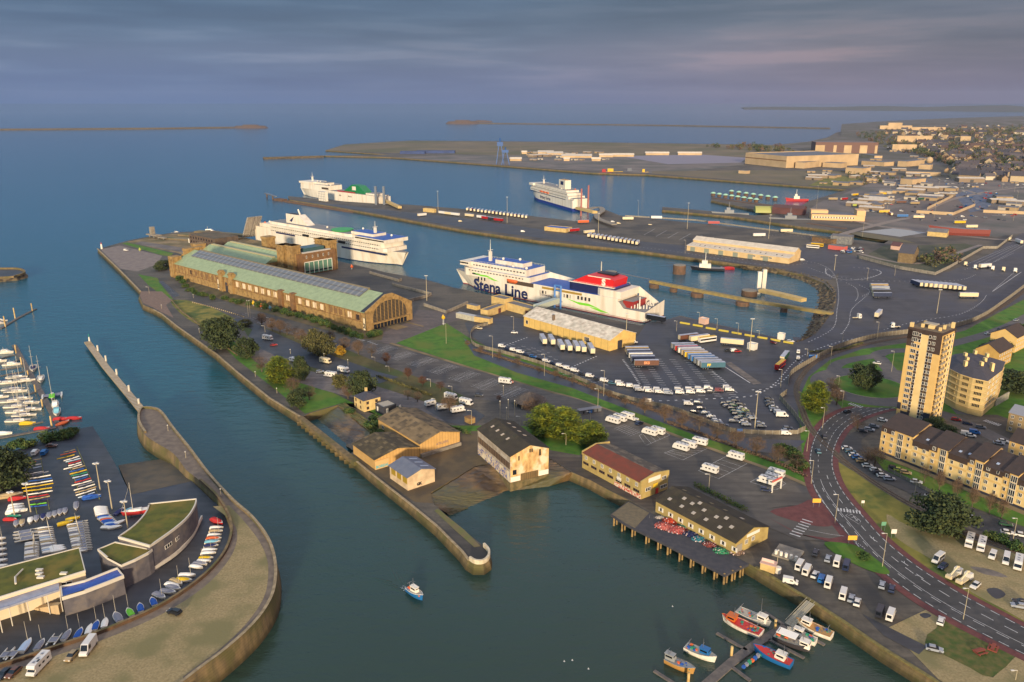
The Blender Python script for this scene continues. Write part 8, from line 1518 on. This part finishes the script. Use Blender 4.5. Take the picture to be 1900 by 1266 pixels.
woods('town_woodland',[(1580,250),(1700,236),(1990,230),(1990,330),(1800,322),(1740,300),(1640,275)],1300,7,1);woods('works_woodland',[(1300,272),(1440,273),(1500,284),(1400,282)],60,7,2);woods('yard_woodland',[(1700,478),(1740,470),(1790,466),(1780,490),(1720,502)],40,3.4,3,('dark','olive','bare'));woods('dock_scrub',[(1560,320),(1600,318),(1700,335),(1600,345)],50,3,4)
woods('far_field_scrub',[(1700,250),(1990,236),(1990,246),(1760,256)],200,9,6,('bare','dark','olive'))
t=thing('dock_office','pinkish cream dock office with dark roof beside the inner channel','building',G(1505,408),R(-14));b=MB();b.box(0,62,0,22,0,7);b.box(52,62,-1,20,7,13);b.box(0,20,8,22,7,11);b.build('wall',mat('pink_cream',(210,168,120),rough=.85),t);MB().box(1,51,1,21,7.05,7.4).build('roof',DR,t);MB().box(2,50,-.2,-.02,2.6,4.4).build('window_band',WBAND,t)
beam('quay_block','brown quay wall block beneath the dock office',[(1500,414),(1568,424)],8,WL,.4,BRN,'quay')
for i in range(15):
 x,y=(1323+i*11.4,364+i*1.7)if i<8 else(1357+(i-8)*13.5,360+(i-8)*2);t=thing('domed_dolphin','brown dolphin with pale green cap, %s in the %s row'%(ordn(i if i<8 else i-8),'front' if i<8 else 'rear'),'dolphin',G(x,y,WL));t['group']='domed dolphins';b=MB();b.cyl(0,0,-1,4.5,3.2,n=9);b.build('post',BRN,t);b=MB();b.cyl(0,0,4.5,6.4,4.6,2,10);b.build('cap',mat('pale_green',(150,190,160),rough=.6),t)
beam('dolphin_walkway','dark walkway joining the domed dolphins',[(1322,367),(1400,378),(1480,388)],4,-1,.6,BRN,'walkway')
t=thing('barrel_hangar','yellow-green barrel roofed hangar on the brown quay','hangar',G(1402,395),R(-8));b=MB();n_=8;b.loft([[(x,9-9*math.cos(math.pi*i/n_),8*math.sin(math.pi*i/n_))for i in range(n_+1)]for x in(0,30)]);b.build('shell',mat('yellow_green',(150,150,80),rough=.6),t)
shed((1432,396),(1490,400),8,18,'rusty maroon shed cluster beside the barrel hangar',mat('maroon_shed',(96,58,56),(80,52,50),.1,.9),mat('maroon_roof',(84,56,56),rough=.9),3)
for x,y,L_,c,h,lab in((1354,401,48,(128,130,132),172,'grey patrol ship moored at the brown jetty'),(1468,412,56,(120,122,124),172,'second grey patrol ship near the dock office'),(1478,374,34,(170,40,40),175,'red and white ship beyond the domed dolphins'),(1777,436,62,(120,54,46),168,'rust red hull standing on the far dock yard')):
 t=thing('moored_ship',lab,'ship',G(x,y,WL if x<1700 else.5),R(h));b=MB();hull(b,L_,L_*.16,4 if x<1700 else 7,0,1,sheer=.7);b.build('hull',[mat('ship_%d'%x,c,rough=.7),DKG],t)
 if x<1700:b=MB();b.box(-L_*.1,L_*.15,-3,3,4,8);b.box(0,L_*.1,-2,2,8,11);b.cyl(L_*.03,0,11,18,.3,n=5);b.build('superstructure',HW if x==1478 else mat('ship_%d'%x,c),t)
t,l_,w_=gable('gabled_house','old brown stone house with steep roof inside the walled yard',(1665,487),(1693,490),None,9,15,mat('brown_stone',(124,104,72),(104,86,60),.6,.9),mat('slate2',(70,68,74),rough=.8),'house',W=22);shed((1652,463),(1668,465),4,10,'small house with white chimney behind the old stone house',mat('pinkish',(0,0,0)),mat('maroon_roof',(0,0,0)),3,'small_house');shed((1720,438),(1756,441),5,14,'low pale shed in front of the rust red hull',CB,FR,3)
shed((1536,462),(1565,466),4,8,'pink cabin row near the channel end',mat('pink_red',(0,0,0)),FR);shed((1540,452),(1580,455),8,16,'dark grey equipment racks near the channel end',mat('rack_grey',(84,86,92),(120,118,112),.6,.7),FR);shed((1506,448),(1545,454),5,10,'brown timber stack by the inner channel',mat('timber_stack',(128,96,60),(90,70,50),.5,.9),mat('ruin_roof',(0,0,0)))
fs([(1560,428),(1620,434),(1680,446),(1700,452),(1640,446),(1600,440)],TAN,.1);fs([(1595,430),(1660,424),(1720,432),(1670,440)],mat('white_slip',(150,150,148),rough=.7),.12);fs([(1600,478),(1690,500),(1732,508),(1760,496),(1820,460),(1790,452),(1700,456),(1640,456)],mat('yard_mix',(84,80,62),(60,66,44),.06,.95),.09)
for i,(x,y,k,c,h)in enumerate(((1566,372,'trailer','red',30),(1586,364,'trailer','yellow',30),(1636,362,'trailer','yellow',0),(1670,353,'trailer','yellow',10),(1640,396,'trailer','yellow',-5),(1652,400,'trailer','orange',80),(1674,404,'trailer','blue',-5),(1704,406,'trailer','cream',-3),(1780,416,'trailer','yellow',0),(1802,424,'trailer','cream',2),(1740,363,'trailer','cream',0),(1710,372,'trailer','green',5),(1697,380,'trailer','tan',5),(1545,372,'trailer','tan',0),(1590,384,'trailer','lime',5),(1672,378,'trailer','brown',0),(1640,374,'tractor','cream',40),(1618,382,'tractor','white',30),(1508,461,'coach','white',-30),(1516,458,'coach','yellow',-30),(1785,403,'van','white',0),(1575,380,'van','white',0))):veh(k,(x,y),R(h),'%s %s on the far dock yards, %s from the list of loads'%(c,NM[k],ordn(i))if 0 else '%s %s on the far dock yards, %s of its line'%(c,NM[k],ordn(i)),'loads on the far dock yards',c)
for i in range(170):
 a_=q.choice(((1750,1900,340,350),(1772,1852,356,392),(1640,1740,372,400),(1775,1850,355,392),(1640,1760,330,345),(1700,1990,395,412),(1590,1640,380,395),(1560,1600,462,470)));x,y=q.uniform(a_[0],a_[1]),q.uniform(a_[2],a_[3]);c=q.choice(('white','white','silver','blue','grey','red','dark'));veh(q.choice(('car','van','estate')),(x,y),q.uniform(0,6),'%s vehicle, %s of those parked by the far roads'%(c,ordn(i)),'vehicles by the far roads',c)
fence([(1720,390),(1768,366)],'upper pale wall of the far enclosed plot',4,CH,'wall',smooth=False);fence([(1700,396),(1768,400),(1809,383)],'lower pale wall of the far enclosed plot',4,CH,'wall',smooth=False);fence([(1824,395),(1990,402)],'long pale wall by the far road',4,CH,'wall',smooth=False)
for i,(x,y,tp)in enumerate(((1513,402,345),(1645,400,345),(1733,405,333),(1880,410,355),(966,300,272),(1882,357,330),(1860,350,322),(1600,440,392))):lampat(x,y,tp,'thin distant lighting mast of the docks, %s in the list from the channel'%ordn(i)if 0 else 'thin distant mast of the docks, %s from the front'%ordn(i),'lamp')
hz=MB();hz.box(-7000,9000,-400,13000,-6.2,300);o=hz.build('haze',None);o.data.materials.clear()
m=bpy.data.materials.new('haze');m.use_nodes=True;n=m.node_tree.nodes;n.clear();ou=n.new('ShaderNodeOutputMaterial');v=n.new('ShaderNodeVolumePrincipled');v.inputs['Color'].default_value=(.62,.72,.95,1);v.inputs['Density'].default_value=2e-5;v.inputs['Anisotropy'].default_value=.2;m.node_tree.links.new(v.outputs[0],ou.inputs['Volume']);o.data.materials.append(m);tag(o,None,None,kind='stuff')
SUBS={'skylight':'roof','chimney':'roof','rooflight':'green_roof','roof_duct':'green_roof','ridge_walkway':'roof','exhaust':'funnel','funnel_stripe':'funnel','funnel_mark':'funnel','rigging':'mast','boom_cover':'mast','radar_dome':'superstructure','roof_hatch':'body','headlight':'body','rear_door':'body','panel':'wall','gable_flashing':'roof','cooling_unit':'body','shutter':'wall','roof_canopy':'roof'}
kids={}
for o in C.objects:
 if o.parent:kids.setdefault(o.parent,[]).append(o)
for r_,ch in kids.items():
 by={}
 for o in ch:by.setdefault(o.name.split('.')[0],o)
 for o in ch:
  k=SUBS.get(o.name.split('.')[0])
  if k and k in by and r_.type=='EMPTY':o.parent=by[k]
dup_={}
for o in C.objects:
 if not o.parent and o.get('label')and o.get('kind')is None:dup_.setdefault(o['label'],[]).append(o)
for lab,os_ in dup_.items():
 if len(os_)>1:
  os_.sort(key=lambda o:o.location.x/max(1,o.location.y))
  for i,o in enumerate(os_):o['label']=lab+', %s from left'%ordn(i)
